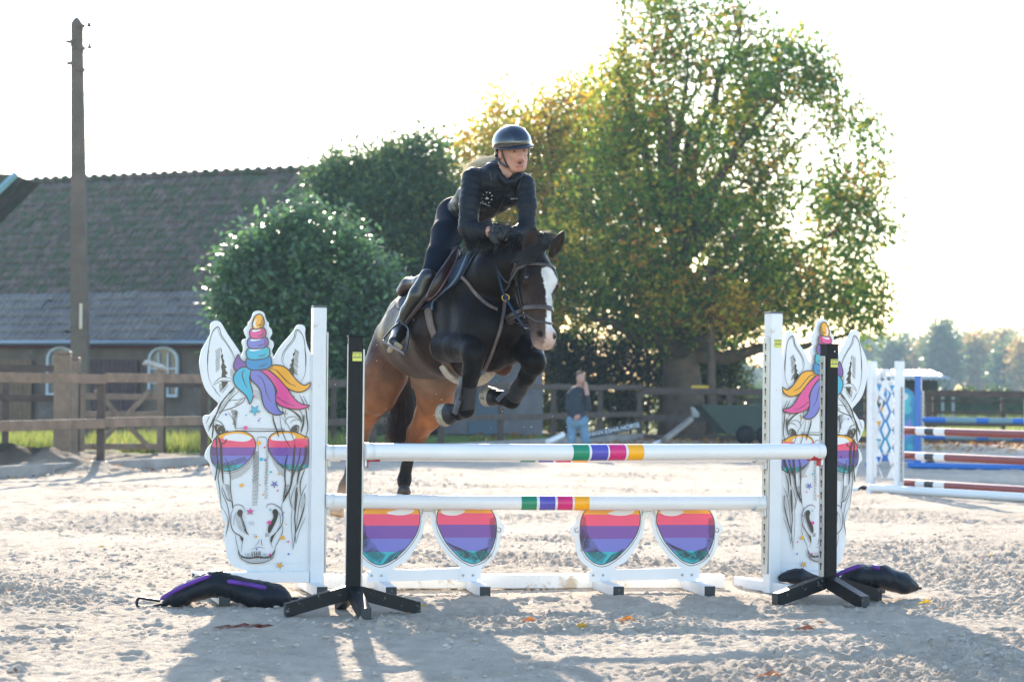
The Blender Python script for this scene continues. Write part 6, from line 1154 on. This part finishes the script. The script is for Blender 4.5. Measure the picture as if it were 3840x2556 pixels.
def cone(name, A, B, ra, rb, m, parent, inset=0):
    A = np.array(A); B = np.array(B); e = MB(); ax = nrm(B - A); L_ = np.linalg.norm(B - A); a_ = nrm(np.cross(ax, (0, 0, 1))); b_ = np.cross(ax, a_); vs = []; pf = [(0, .05 * ra), (0, ra * .8), (.06, ra), (.5, (ra + rb) / 2), (.92, rb), (1, rb * .93), (1, rb * .7), (1 - inset, rb * .6), (1 - inset, .001)]
    for t, r_ in pf:
        for k in range(20): g = 2 * math.pi * k / 20; vs.append(A + ax * L_ * t + (a_ * math.cos(g) + b_ * math.sin(g)) * r_ - HL)
    e.add(vs, [(i * 20 + k, i * 20 + (k + 1) % 20, (i + 1) * 20 + (k + 1) % 20, (i + 1) * 20 + k) for i in range(len(pf) - 1) for k in range(20)])
    o = e.build(name, m, parent, True); return o
BELL = mat('black_bell_boot', (.010, .010, .011), .5, noise=.2, ns=20)
cone('bell_boot', P(1728, 1543, 14.85), P(1684, 1553, 14.93), .040, .070, BELL, HT); cone('hoof', P(1690, 1551, 14.92), P(1662, 1557, 14.97), .066, .074, hoofM, HT, .3)
cone('bell_boot', P(1888, 1494, 15.03), P(1846, 1488, 15.10), .036, .063, BELL, HT); cone('hoof', P(1852, 1488, 15.09), P(1822, 1484, 15.14), .060, .067, hoofM, HT, .3)
cone('hoof', P(1515, 1812, 16.73), P(1515, 1849, 16.70), .036, .049, hoofD, HT, .2); cone('hoof', P(1270, 1892, 16.89), P(1260, 1932, 16.87), .040, .056, mat('pale_hoof', (.36, .25, .16), .5, noise=.3, ns=20), HT, .2)
pad = patch('saddle_pad', crom([(1748, 960), (1770, 935), (1792, 928), (1772, 975), (1726, 1060), (1665, 1105), (1638, 1128), (1632, 1160), (1560, 1170), (1500, 1170), (1480, 1150), (1495, 1118), (1540, 1075), (1600, 1010)], 4), .012, .016, NAVY, HT)
ribbon('piping', strap_pts([(1778, 930), (1757, 975), (1722, 1045), (1672, 1100), (1642, 1125), (1632, 1150), (1634, 1168)], off=.022), .013, .009, mat('grey_piping', (0.10, 0.14, 0.18), .7), pad)
fv, ff_, fc_ = sdf_mesh('saddle_flap', [Cap(P(*a[:3]), P(*b[:3]), RP(a[3], 15), RP(b[3], 15), None, (nrm((.55, -.83, 0)), .45)) for a, b in (lambda c_: zip(c_[:-1], c_[1:]))([tuple(v_) for v_ in crom([(1714, 944, 15.14, 15), (1700, 975, 15.08, 23), (1662, 1038, 14.98, 27), (1628, 1092, 14.97, 22), (1606, 1122, 15.0, 12)], 5, False)])], .006, k=.010, grow=-.008)
flap = link('saddle_flap', fastmesh('saddle_flap', fv - HL, ff_), SAD, HT, True)
# saddle seat, cantle and pommel
sp = chain([(1505, 1092, 15.85, 18), (1530, 1068, 15.8, 24), (1580, 1060, 15.65, 26), (1650, 1010, 15.45, 26), (1705, 950, 15.3, 20), (1718, 938, 15.27, 16)])
sp += [Cap(P(1508, 1096, 15.82), P(1545, 1050, 15.95), RP(14, 15.8), RP(14, 15.8))]
v, f, c = sdf_mesh('saddle_seat', sp, .008, k=.012); link('saddle_seat', fastmesh('saddle_seat', v - HL, f), SAD, HT, True)
def crease(pts, Yo, name, m, w, th, parent): return ribbon(name, [(P(a, b, Yo), np.array((0, -1., 0))) for a, b in crom(pts, 5, False)], w, th, m, parent)
ribbon('stirrup_leather', [(P(a, b, y), np.array((-.3, -.95, 0))) for a, b, y in [(1640, 1060, 15.0), (1600, 1110, 15.05), (1560, 1160, 15.12), (1522, 1214, 15.22)]], .026, .005, SAD, HT)
freestrap('flap_edge_highlight', [(1722, 938, 15.08), (1716, 965, 15.0), (1700, 1000, 14.95), (1668, 1056, 14.9), (1636, 1104, 14.9), (1608, 1124, 14.95)], .010, .008, mat('saddle_highlight', (0.07, 0.025, 0.02), .3), flap)  # lighter strip paints the highlight along the outer edge of the flap
# tendon boots on the fore legs
def sleeve(name, pts, m):
    v, f, c = sdf_mesh(name, chain(pts), .006, k=.006); return link(name, fastmesh(name, v - HL, f), m, HT, True)
BT = mat('black_neoprene', (0.009, 0.010, 0.013), .55, noise=.2, ns=30)
sleeve('tendon_boot', [(1762, 1420, 14.69, 31), (1755, 1465, 14.73, 31), (1750, 1500, 14.76, 33), (1747, 1522, 14.78, 36)], BT)
sleeve('tendon_boot', [(1962, 1432, 14.85, 31), (1945, 1458, 14.9, 31), (1930, 1482, 14.95, 33)], BT)
TBF = mat('grey_boot_shell', (0.07, 0.08, 0.10), .35)
freestrap('boot_shell', [(1730, 1415, 14.66), (1724, 1450, 14.66), (1722, 1478, 14.70)], .022, .012, TBF, HT, (-.4, -.9, 0)); freestrap('boot_shell', [(1722, 1500, 14.70), (1713, 1525, 14.72), (1706, 1548, 14.76)], .032, .012, TBF, HT, (-.4, -.9, 0))
freestrap('boot_shell', [(1905, 1462, 14.87), (1885, 1480, 14.9), (1866, 1500, 14.94)], .026, .012, TBF, HT, (-.3, -.9, 0))
# eyes
for sg in (1, -1):
    e = MB(); q = hh(.168, .012, sg * .084) - HL; e.lathe([(max(.0005, .020 * math.sin(a)), .020 * math.cos(a)) for a in np.linspace(0, math.pi, 13)], tuple(q), 16)
    e.build('eye', mat('horse_eye', (0.012, 0.006, 0.004), .06, coat=1), HT, True)
# mane, forelock, tail
def lockline(a, b, c, d, n): return np.array([((1 - t) ** 3) * a + 3 * (1 - t) ** 2 * t * b + 3 * (1 - t) * t * t * c + t ** 3 * d for t in np.linspace(0, 1, n)])
HAIR = mat('dark_horse_hair', (0.008, 0.006, 0.006), .45, attr=False, trans=.12, sheen=.2)
HR = np.random.RandomState(5); L = []
cx = crom([(1790, 925, 15.1), (1830, 912, 15.0), (1860, 902, 14.95), (1890, 895, 14.9), (1940, 892, 14.84), (1972, 898, 14.8)], 8, False)
for i in range(1300):
    u_ = HR.rand() ** .75 * (len(cx) - 1.01); k = int(u_); q = cx[k] + (cx[k + 1] - cx[k]) * (u_ - k); q = q + HR.randn(3) * (6, 6, .03)
    up = HR.rand(); ln = 40 + 75 * HR.rand() * (1 if u_ > 14 else .7)
    if HR.rand() < .45:      # flying up and to the left, away from the jump
        e = q + np.array([-ln * (.7 + .5 * HR.rand()), -ln * (.15 + .35 * up), .10 * HR.randn()]); m1 = q + np.array([-6, -ln * .5, 0]); m2 = e + np.array([ln * .3, -ln * .15, 0])
        if e[1] < 815: e[1] = 815 + 20 * HR.rand()
    else:
        e = q + np.array([-ln * .35 + 20 * HR.randn(), ln * (.35 + .3 * up), -.08]); m1 = q + np.array([-5, -22, -.03]); m2 = e + np.array([8, -ln * .3, -.03])
    L.append(lockline(P(*q), P(*m1), P(*m2), P(*e), 8))
tubes_fast('mane', np.array(L) - HL, .0020, .0004, HAIR, HT); L = []
for i in range(260):
    q = np.array([2030 + 14 * HR.randn(), 930 + 8 * HR.randn(), 14.60]); e = q + np.array([-40 - 50 * HR.rand(), 25 + 45 * HR.rand(), -.02 - .04 * HR.rand()]) if HR.rand() < .75 else q + np.array([30 * HR.rand(), -30 - 10 * HR.rand(), 0])
    L.append(lockline(P(*q), P(*(q + (-5, -14, -.03))), P(*(e + (18, -8, -.02))), P(*e), 8))
for i in range(160):
    q = np.array([1990 + 20 * HR.randn(), 905 + 8 * HR.randn(), 14.66]); e = q + np.array([60 + 40 * HR.rand(), 5 + 25 * HR.randn() * .5, -.02])
    L.append(lockline(P(*q), P(*(q + (10, -28, 0))), P(*(e + (-12, -26, 0))), P(*e), 8))
tubes_fast('forelock', np.array(L) - HL, .0028, .0006, HAIR, HT); L = []
for i in range(1500):
    g = HR.randn(3); q = np.array([1515, 1330, 16.75]) + g * (10, 6, .03); z1 = 1560 + 110 * HR.rand() ** .5; sx = HR.randn()
    a = q; b = q + np.array([-5, 90, .1]); c_ = np.array([1512 + 20 * sx, z1 - 110, 16.85 + .04 * HR.randn()]); e = np.array([1497 + 24 * sx + (HR.rand() < .15) * HR.randn() * 22, z1, 16.88 + .06 * HR.randn()])
    L.append(lockline(P(*a), P(*b), P(*c_), P(*e), 9))
tubes_fast('tail', np.array(L) - HL, .0032, .0008, mat('dark_tail_hair', (0.030, 0.014, 0.012), .45, trans=.2), HT); L = []
for i in range(90):   # whiskers on the muzzle
    q = hh(.56 + .04 * HR.rand(), -.02 + .06 * HR.rand(), HR.choice([-1, 1]) * (.03 + .02 * HR.rand())); dd = nrm(HS * np.sign((q - H0) @ HS) + HD * HR.rand() + HF * .5 * HR.randn()) * (.015 + .02 * HR.rand())
    L.append(np.array([q, q + dd * .5, q + dd]))
tag(tubes_fast('whiskers', np.array(L) - HL, .0006, .0003, mat('pale_whisker', (.5, .42, .35), .4), HT), kind='stuff')
# ================================================================== the rider
RT = empty('rider', tuple(P(1700, 830, 15.6)), label='woman in a black quilted jacket and helmet leaning forward on the jumping horse', cat='person')
RT.name = 'person'; RL = np.array(RT.location)
SK = (0.46, 0.235, 0.165)
def body(name, prims, h, k, m, grow=0.0, subs=(), parent=None, loc=None, attr=False, kc=.012, ksub=.003):
    v, f, c = sdf_mesh(name, prims, h, k=k, subs=subs, grow=grow, kc=kc, ksub=ksub)
    o = link(name, fastmesh(name, v - (RL if loc is None else loc), f, c if attr else None), m, parent or RT, True); return o, v, f
torso = chain([(1712, 806, 15.72, 60), (1738, 800, 15.66, 66), (1778, 752, 15.42, 70), (1830, 712, 15.18, 78), (1868, 678, 15.04, 78)])
torso += [Cap(P(1778, 668, 15.06), P(1962, 690, 14.98), RP(40, 15), RP(40, 15)), Cap(P(1820, 740, 15.15), P(1925, 730, 15.02), RP(48, 15.1), RP(44, 15)),
          Cap(P(1800, 800, 15.35), P(1880, 760, 15.1), RP(36, 15.2), RP(34, 15.1)), Cap(P(1850, 650, 14.98), P(1925, 655, 14.94), RP(36, 15), RP(34, 15))]
armL = chain([(1775, 672, 15.0, 44), (1762, 760, 14.93, 38), (1756, 850, 14.88, 37)]) + chain([(1758, 858, 14.88, 36), (1790, 868, 14.82, 30), (1822, 868, 14.78, 25)])
armR = chain([(1968, 692, 14.93, 38), (1978, 770, 14.88, 34), (1975, 850, 14.85, 33)]) + chain([(1975, 852, 14.85, 31), (1940, 875, 14.78, 27), (1905, 885, 14.74, 22)])
wristL = chain([(1815, 868, 14.79, 21), (1850, 868, 14.75, 18)]); wristR = chain([(1905, 885, 14.74, 18), (1890, 885, 14.72, 16)])
legL = chain([(1700, 815, 15.72, 66), (1676, 880, 15.5, 57), (1644, 960, 15.30, 44), (1608, 1040, 15.18, 33)]) + chain([(1608, 1040, 15.18, 34), (1572, 1108, 15.2, 36), (1530, 1170, 15.27, 26), (1508, 1212, 15.3, 20)])
legR = chain([(1775, 815, 15.85, 64), (1800, 900, 15.7, 56), (1830, 980, 15.6, 46)]) + chain([(1830, 980, 15.6, 36), (1810, 1080, 15.75, 32), (1800, 1170, 15.8, 24)])
foot = chain([(1508, 1212, 15.3, 20), (1496, 1250, 15.26, 24), (1478, 1284, 15.12, 22)])
neck = [Cap(P(1885, 652, 15.0), P(1915, 588, 14.92), RP(34, 15), RP(33, 14.9), SK)]
# head frame
K0 = P(1925, 556, 14.90); _a = math.radians(21); KD = nrm(P(1938, 666, 14.925) - K0)
_q = np.array([math.sin(_a), -math.cos(_a), -0.05]); KF = nrm(_q - KD * (_q @ KD)); KS = np.cross(KD, KF)
if KS[0] > 0: KS = -KS
KX = np.array([KS, KF, KD])
KSC = 1.13
def kk(t, f, s): return K0 + (KD * t + KF * f + KS * s) * KSC
LIP = (0.40, 0.16, 0.125); BROW = (0.22, 0.13, 0.09)
head = [Ell(kk(-.02, -.02, 0), KX, (.072, .092, .085), SK), Ell(kk(.05, .018, 0), KX, (.060, .062, .085), SK), Cap(kk(.108, .042, .008), kk(.108, .042, -.008), .026, .026, SK),
        Cap(kk(.07, .02, .042), kk(.105, .035, .022), .026, .024, SK), Cap(kk(.07, .02, -.042), kk(.105, .035, -.022), .026, .024, SK),
        Cap(kk(.035, .062, .034), kk(.04, .066, .03), .018, .017, SK), Cap(kk(.035, .062, -.034), kk(.04, .066, -.03), .018, .017, SK),
        Cap(kk(.008, .078, 0), kk(.048, .094, 0), .008, .012, SK), Cap(kk(.052, .086, .010), kk(.052, .086, -.010), .008, .008, (.52, .24, .18)),
        Cap(kk(-.004, .072, .045), kk(-.010, .078, .012), .009, .007, SK), Cap(kk(-.004, .072, -.045), kk(-.010, .078, -.012), .009, .007, SK),
        Cap(kk(.070, .078, .018), kk(.067, .086, 0), .006, .007, LIP), Cap(kk(.070, .078, -.018), kk(.067, .086, 0), .006, .007, LIP), Cap(kk(.092, .076, .013), kk(.092, .076, -.013), .008, .008, LIP),
        Cap(kk(.0065, .0785, .044), kk(.0055, .0815, .019), .0048, .0042, (.40, .19, .13)), Cap(kk(.0065, .0785, -.044), kk(.0055, .0815, -.019), .0048, .0042, (.40, .19, .13)), Cap(kk(.0215, .0765, .042), kk(.0225, .079, .020), .0042, .0038, SK), Cap(kk(.0215, .0765, -.042), kk(.0225, .079, -.020), .0042, .0038, SK),
        Ell(kk(.02, -.012, .078), np.array([KS, KF, KD]), (.010, .018, .030), (.52, .24, .18)), Ell(kk(.02, -.012, -.078), KX, (.010, .018, .030), SK)]
hsubs = [Ell(kk(.014, .082, .032), KX, (.014, .012, .0045)), Ell(kk(.014, .082, -.032), KX, (.015, .012, .0055)), Ell(kk(.081, .085, 0), KX, (.017, .02, .009)), Ell(kk(.02, -.006, .088), KX, (.006, .009, .018))]
for p in head + hsubs:
    if isinstance(p, Cap): p.ra *= KSC; p.rb *= KSC; R_ = max(p.ra, p.rb); p.lo = np.minimum(p.a, p.b) - R_; p.hi = np.maximum(p.a, p.b) + R_
    else: p.r = p.r * KSC; e_ = np.sqrt(((p.ax.T * p.r) ** 2).sum(1)); p.lo = p.c - e_; p.hi = p.c + e_
skin = mat('skin', attr=True, rough=.5, noise=.06, ns=30)
alls = [Cap(p.a, p.b, p.ra * .86, p.rb * .86, SK) for p in torso + armL + armR + legL + legR + foot] + [Cap(p.a, p.b, p.ra, p.rb, SK) for p in wristL + wristR] + neck + head
bo, bv, bf = body('body', alls, .0065, .006, skin, subs=hsubs, attr=True, kc=.006)
QU = mat('black_quilted_nylon', (0.005, 0.007, 0.012), .55, noise=.15, ns=20, bump=.25, bs=40, spec=.3)
qt = []
for p in torso[:4]: qt.append(Cap(p.a, p.b, p.ra, p.rb, None, None, None))
acc_ = 0
for i, p in enumerate(torso[:4]): qt[i].quilt = (.042, .004, acc_); acc_ += np.linalg.norm(p.b - p.a)
sl = []
for ch in (armL, armR):
    acc_ = 0
    for p in ch: sl.append(Cap(p.a, p.b, p.ra, p.rb, None, None, (.046, .0045, acc_))); acc_ += np.linalg.norm(p.b - p.a)
jsub = [Cap(P(1893, 640, 14.9), P(1925, 560, 14.8), RP(30, 14.9), RP(40, 14.9))]
class Bands:     # horizontal stitch lines across the front of the jacket
    def __init__(s, p): s.p = p; s.lo = p.lo; s.hi = p.hi; s.col = None
    def d(s, x, y, z): return s.p.d(x, y, z) - .004 * (np.abs(np.sin(math.pi * (z + .25 * x) / .044)) ** .6 - .6)
tor = [Bands(p) for p in torso] 
jo, jv, jf = body('jacket', tor + sl, .0062, .009, QU, subs=jsub)
jbvh = BVHTree.FromPolygons([Vector(v) for v in jv], [tuple(q) for q in jf.tolist()])
def jhit(px, py, off=.003):
    d = Vector(ray(px, py)).normalized(); r = jbvh.ray_cast(Vector(CAM), d)
    return None if r[0] is None else (np.array(r[0]) - np.array(d) * off, np.array(r[1]))
v, f, c = sdf_mesh('collar', [Cap(P(1862, 650, 14.99), P(1872, 618, 15.0), .018, .014), Cap(P(1872, 618, 15.0), P(1866, 600, 15.02), .016, .012)] + chain([(1862, 612, 15.02, 9), (1868, 640, 14.93, 9), (1884, 668, 14.87, 9), (1902, 684, 14.85, 8), (1925, 680, 14.84, 8), (1948, 662, 14.86, 9), (1958, 640, 14.9, 8)]) + chain([(1858, 640, 15.0, 13), (1870, 668, 14.93, 13), (1895, 690, 14.90, 11), (1935, 684, 14.90, 11), (1958, 660, 14.95, 10)]), .006, k=.008)
link('collar', fastmesh('collar', v - RL, f), QU, jo, True); jo.children[0].location = (0, 0, 0)
STI = mat('stitch_shadow', (.003, .0035, .005), .8)  # dark ribbons carry the shade of the stitch grooves in their colour
def onj(name, pts, wd, m):
    pn = []
    for a, b in crom(pts, 6, False):
        h_ = jhit(a, b)
        if h_: pn.append((h_[0] - RL + HL, np.array((0, -1., 0))))
    return ribbon(name, pn, wd, .003, m, jo)
onj('zip', [(1905, 700), (1890, 745), (1868, 790), (1845, 820)], .008, BK)
onj('seam', [(1838, 640), (1843, 680), (1834, 715), (1815, 745)], .006, BK); onj('seam', [(1958, 660), (1945, 700), (1932, 745)], .006, BK)
def quiltline(a, b, sag):
    mx_, my_ = (a[0] + b[0]) / 2, (a[1] + b[1]) / 2 + sag; pn = []
    for q_ in crom([a, (mx_, my_), b], 10, False):
        h2_ = jhit(q_[0], q_[1], .0012)
        if h2_: pn.append((h2_[0] - RL + HL, np.array((0, -1., 0))))
    if len(pn) > 5: ribbon('quilt_seam_shade', pn, .0035, .002, STI, jo)
for k in range(9): quiltline((1728 + 2 * k - (k > 5) * 4, 700 + 19 * k), (1806 - 1.5 * k, 706 + 18 * k), 7)      # near sleeve
for k in range(4): quiltline((1752 + 8 * k, 648 + 3 * k - 2 * k * k), (1815 + 3 * k, 690 - 12 * k), 5)
for k in range(5): quiltline((1745 + 18 * k, 905 - 3 * k), (1762 + 14 * k, 842 + 2 * k), 0)
for k in range(9): quiltline((1945, 700 + 18 * k), (2008, 694 + 18 * k), 6)      # off sleeve
for k in range(8): quiltline((1818 + k, 690 + 17 * k), (1940 - 5 * k, 690 + 15 * k), 7)      # chest
for k in range(3): quiltline((1690 + 13 * k, 775 - 18 * k + (k > 4) * 8), (1722 + 5 * k, 832 - 8 * k), 4)   # back
# small embroidered marks: ring of stars round a sail, two lines of lettering
LW = mat('white_print', (0.62, 0.62, 0.64), .7); lg = MB()
def jdot(px, py, r):
    h_ = jhit(px, py, .005)
    if h_ is None: return
    q = h_[0] - RL; n = 5; vs = [q + np.array((math.cos(2 * math.pi * k / 10 + .3) * r * (1 if k % 2 else .45), 0, math.sin(2 * math.pi * k / 10 + .3) * r * (1 if k % 2 else .45))) for k in range(10)] + [q + np.array((0, -.001, 0))]
    lg.add(vs, [(k, (k + 1) % 10, 10) for k in range(10)])
for k in range(9):
    g = 2 * math.pi * k / 9 + .4; jdot(1826 + 19 * math.cos(g) + 3 * math.sin(g), 742 - 21 * math.sin(g), .0058)
h_ = jhit(1826, 742, .006)
if h_: q = h_[0] - RL; lg.add([q + np.array(v_) for v_ in ((-.010, 0, -.010), (.013, 0, -.006), (.006, 0, .020))], [(0, 1, 2)])
lg.build('embroidered_emblem', LW, jo)
lg = MB()
for x0, y0, n, dx, dy in ((1802, 760, 12, 3.2, 1.15), (1916, 746, 9, 3.1, -.15)):
    for k in range(n):
        h_ = jhit(x0 + k * dx, y0 + k * dy, .005)
        if h_ is None: continue
        q = h_[0] - RL; hgt = (.0075, .005, .006)[k % 3]; lg.box(q, (.0022, .001, hgt)); 
        if k % 2: lg.box(q + np.array((.0022, 0, hgt * .4)), (.0035, .001, .0016))
lg.build('lettering', LW, jo)
br, _, _ = body('breeches', legL[:3] + legR[:2] + [Cap(P(1706, 800, 15.72), P(1770, 800, 15.8), RP(62, 15.7), RP(62, 15.8))], .008, .012, mat('navy_breeches', (0.004, 0.008, 0.018), .75, noise=.15, ns=10, bump=.10, bs=60, spec=.15))
BOOT = mat('black_riding_boot', (0.012, 0.010, 0.009), .28, noise=.3, ns=9, bump=.25, bs=9, coat=.2)
for lg_, nm in ((legL[3:], 1), (legR[2:], 0)):
    o, _, _ = body('riding_boot', [Cap(p.a, p.b, p.ra + .004, p.rb + .004) for p in lg_] + ([Cap(p.a, p.b, p.ra + .003, p.rb + .003, None, None) for p in foot] if nm else []), .0055, .008, BOOT)
    if nm: b0 = o
so_ = MB(); a = P(1462, 1300, 15.06) - RL
v, f, c = sdf_mesh('sole', [Cap(P(1470, 1300, 15.1), P(1462, 1312, 15.12), .020, .020, None, (nrm((.3, -.5, -.4)), .6)), Cap(P(1487, 1292, 15.05), P(1500, 1300, 15.06), .018, .018)], .004, k=.008)
link('sole', fastmesh('sole', v - RL, f), mat('tan_sole', (.34, .27, .18), .7, noise=.2, ns=20), b0, True)
# helmet
hc = kk(-.030, -.014, 0); HX = KX; A_ = np.array((.112, .134, .104)) * 1.06
hel = [Ell(hc, HX, A_), Cap(kk(.015, -.085, .035), kk(.035, -.08, -.035), .045, .045), Cap(kk(.03, -.055, .068), kk(.05, -.045, .070), .028, .016), Cap(kk(.03, -.055, -.068), kk(.05, -.045, -.070), .028, .016)]
class Slab:      # everything below the rim line is cut away
    col = None
    def __init__(s): c_ = kk(.05, 0, 0); s.lo = c_ - .22; s.hi = c_ + .22
    def d(s, x, y, z):
        rx, ry, rz = x - K0[0], y - K0[1], z - K0[2]; t = rx * KD[0] + ry * KD[1] + rz * KD[2]; f = rx * KF[0] + ry * KF[1] + rz * KF[2]
        lim = np.where(f > -.005, -.008 + .03 * f, np.minimum(-.008 + (-.005 - f) * 2.6, .085)) * 1.0
        return lim - t
class Inner:
    col = None
    def __init__(s): s.e = Ell(kk(-.02, -.014, 0), HX, A_ * .90); s.e2 = Cap(kk(0, -.02, 0), kk(.12, 0, 0), .088, .085); s.lo = s.e.lo - .12; s.hi = s.e.hi + .12
    def d(s, x, y, z): return np.minimum(s.e.d(x, y, z), s.e2.d(x, y, z))
HG = mat('black_helmet_gloss', (0.006, 0.010, 0.018), .08, coat=1.0); HMt = mat('black_helmet_satin', (0.012, 0.022, 0.04), .3)
ho, hv2, hf2 = body('helmet', hel, .0045, .006, HG, subs=[Slab(), Inner()], ksub=.002)
ctr = MB(); st = []
for a in np.linspace(.12, 2.2, 18):
    for s in np.linspace(-.075, .032, 8):
        n_ = np.array((s / A_[0], math.cos(a), -math.sin(a))); n_ = n_ / np.linalg.norm(n_); st.append(hc + HX.T @ (n_ * (A_ + .0015)) - RL)
ctr.add(st, [(i * 8 + j, i * 8 + j + 1, (i + 1) * 8 + j + 1, (i + 1) * 8 + j) for i in range(17) for j in range(7)]); co = ctr.build('helmet_stripe', HMt, ho, True)
pk = []; Npk = 28
for ri in (0, 1):
    for i in range(Npk + 1):
        g = math.pi * (i / Npk); s = math.cos(g); fr = math.sin(g)
        pk.append(kk(-.008 + .012 * ri * fr, -.014 + (.120 + .050 * ri) * fr, (.104 + (.003 if ri else 0)) * s) - RL)
mb = MB(); mb.add(pk, [(i, i + 1, Npk + 2 + i, Npk + 1 + i) for i in range(Npk)]); pko = mb.build('peak', HMt, ho, True); md = pko.modifiers.new('s', 'SOLIDIFY'); md.thickness = .006
def kstrap(name, pts, wd): return ribbon(name, [(kk(*q) - RL + HL, nrm(KF * .6 + KS * np.sign(q[2] + 1e-6) * .6)) for q in crom(pts, 6, False)], wd, .004, BK, ho)
kstrap('chin_strap', [(.0, .028, .080), (.045, .034, .075), (.085, .036, .062), (.118, .046, .030), (.136, .056, 0)], .011)
kstrap('chin_strap', [(.0, .028, -.080), (.045, .034, -.075), (.085, .036, -.062), (.118, .046, -.030), (.136, .056, 0)], .011)
kstrap('chin_strap', [(.05, -.05, .080), (.075, -.02, .078), (.09, .02, .070), (.098, .036, .060)], .012)
# eyes and brows
for sg in (1, -1):
    e = MB(); q = kk(.014, .0660, sg * .031) - RL; e.lathe([(max(.0003, .0125 * math.sin(a)), .0125 * math.cos(a)) for a in np.linspace(0, math.pi, 11)], tuple(q), 14); eo = e.build('eye', mat('eye_white', (.5, .46, .44), .2), RT, True)
    e = MB(); q = kk(.0135, .0735, sg * .031 - .0015) - RL; e.lathe([(max(.0003, .0062 * math.sin(a)), .0062 * math.cos(a)) for a in np.linspace(0, math.pi, 9)], tuple(q), 12); e.build('iris', mat('iris', (.03, .035, .04), .1), eo, True)
    lines = [[kk(-.010 + .003 * HR.randn(), .083, sg * (.012 + .035 * u_)), kk(-.012 + .002 * HR.randn(), .083, sg * (.020 + .035 * u_))] for u_ in np.linspace(0, 1, 14)]
    tubes_fast('eyebrow', np.array([[a_, (a_ + b_) / 2, b_] for a_, b_ in lines]) - RL, .0022, .0012, mat('brow_hair', (.09, .05, .03), .7), RT)
    e = MB(); e.tube([kk(.007 - .004 * math.cos(u_ * 1.5), .0815 - .004 * abs(u_), sg * .031 + .015 * u_) - RL for u_ in np.linspace(-1, 1, 9)], .0016, 5); e.build('eyelashes', mat('lash', (.05, .03, .025), .7), RT, True)
e = MB(); e.box(kk(.081, .066, 0) - RL, (.028, .014, .014), rz=_a, bev=.003); e.build('mouth', mat('mouth_dark', (.07, .018, .018), .5), RT)
e = MB(); e.tube([kk(.0745, .0775 - .006 * abs(u_), .012 * u_) - RL for u_ in np.linspace(-1, 1, 7)], .0018, 6); e.build('teeth', mat('teeth', (.45, .40, .36), .3), RT, True)
# gloves with fingers closed on rein and mane
GL = mat('black_glove', (.012, .012, .013), .6, noise=.2, ns=30)
def hand(wx, wy, Y, dx, s_):
    W = P(wx, wy, Y); fw = nrm(P(wx + dx * 60, wy + 4, Y - .03) - W); up = nrm(np.cross(fw, (0, -1, 0))); up = up if up[2] > 0 else -up; ou = np.cross(fw, up); ou = ou if ou[1] < 0 else -ou
    pr = [Cap(W, W + fw * .03, .026, .03), Cap(W + fw * .03, W + fw * .075, .030, .026, None, (ou, .75))]
    for i, ln in enumerate((.034, .040, .038, .028)):
        b = W + fw * (.082 - .004 * i) + up * (.024 - .017 * i); m1 = b + fw * ln * .55 + ou * .012; m2 = m1 + ou * .020 - up * .012 - fw * .008; m3 = m2 - fw * .022 - up * .004
        pr += [Cap(b - fw * .02, m1, .0105, .0095), Cap(m1, m2, .0095, .009), Cap(m2, m3, .009, .008)]
    t0 = W + fw * .02 + up * .02 + ou * .008; pr += [Cap(t0, t0 + fw * .035 + up * .014 + ou * .010, .014, .0115), Cap(t0 + fw * .035 + up * .014 + ou * .010, t0 + fw * .062 + up * .002 + ou * .018, .0115, .009)]
    return body('glove', pr, .0038, .0035, GL)[0]
hand(1848, 868, 14.75, 1, 1); hand(1895, 884, 14.72, -1, 1)
e = MB(); wq = P(1845, 864, 14.735) - RL; e.tube([wq + np.array((.004 * math.cos(g), .034 * math.cos(g) * .9 + .002, .034 * math.sin(g))) + np.array((.0, .03, 0)) for g in np.linspace(0, 2 * math.pi, 20)], .010, 6, False)
e.box(wq + np.array((.0, -.008, .012)), (.03, .008, .034), bev=.003); e.build('wrist_watch', BK, RT, True)
# stirrup
e = MB(); SQ = [(1500, 1208, 15.2), (1470, 1232, 15.12), (1445, 1262, 15.06), (1436, 1278, 15.04)]; S2 = [(1504, 1210, 15.2), (1530, 1230, 15.14), (1533, 1265, 15.06), (1524, 1306, 15.0), (1514, 1326, 14.98)]
for q in (SQ, S2): e.tube(crom([P(*a) - HL for a in q], 5, False), .0065, 8)
sto = e.build('stirrup_iron', mat('black_steel', (.10, .11, .12), .22, .8), HT, True)
e = MB(); a, b = P(1436, 1278, 15.04) - HL, P(1515, 1326, 14.98) - HL; m_ = (a + b) / 2; dv = b - a
for o_ in (-.014, 0, .014): e.tube([a + np.array((0, o_ * 1.2, -.2 * o_)), b + np.array((0, o_ * 1.2, -.2 * o_))], .0065, 8)
e.build('tread', mat('steel_tread', (.25, .25, .26), .35, .8), sto, True)
# blonde pony tail
L = []
for i in range(360):
    q = np.array([1858, 602, 15.06]) + HR.randn(3) * (5, 7, .02); s = HR.rand(); out = HR.rand() ** 2
    e_ = np.array([1735 + 60 * HR.rand() - 18 * out, 668, 15.28]); e_[1] = 655 - (e_[0] - 1735) * .62 + 13 * HR.randn() - 5; m1 = q + np.array((-22, -2 - 8 * out, .05)); m2 = e_ + np.array((30, -18 - 12 * out, -.02))
    L.append(lockline(P(*q), P(*m1), P(*m2), P(*e_), 9))
tubes_fast('hair', np.array(L) - RL, .0018, .0007, mat('blonde_hair', (.95, .84, .62), .4, trans=.35), RT)
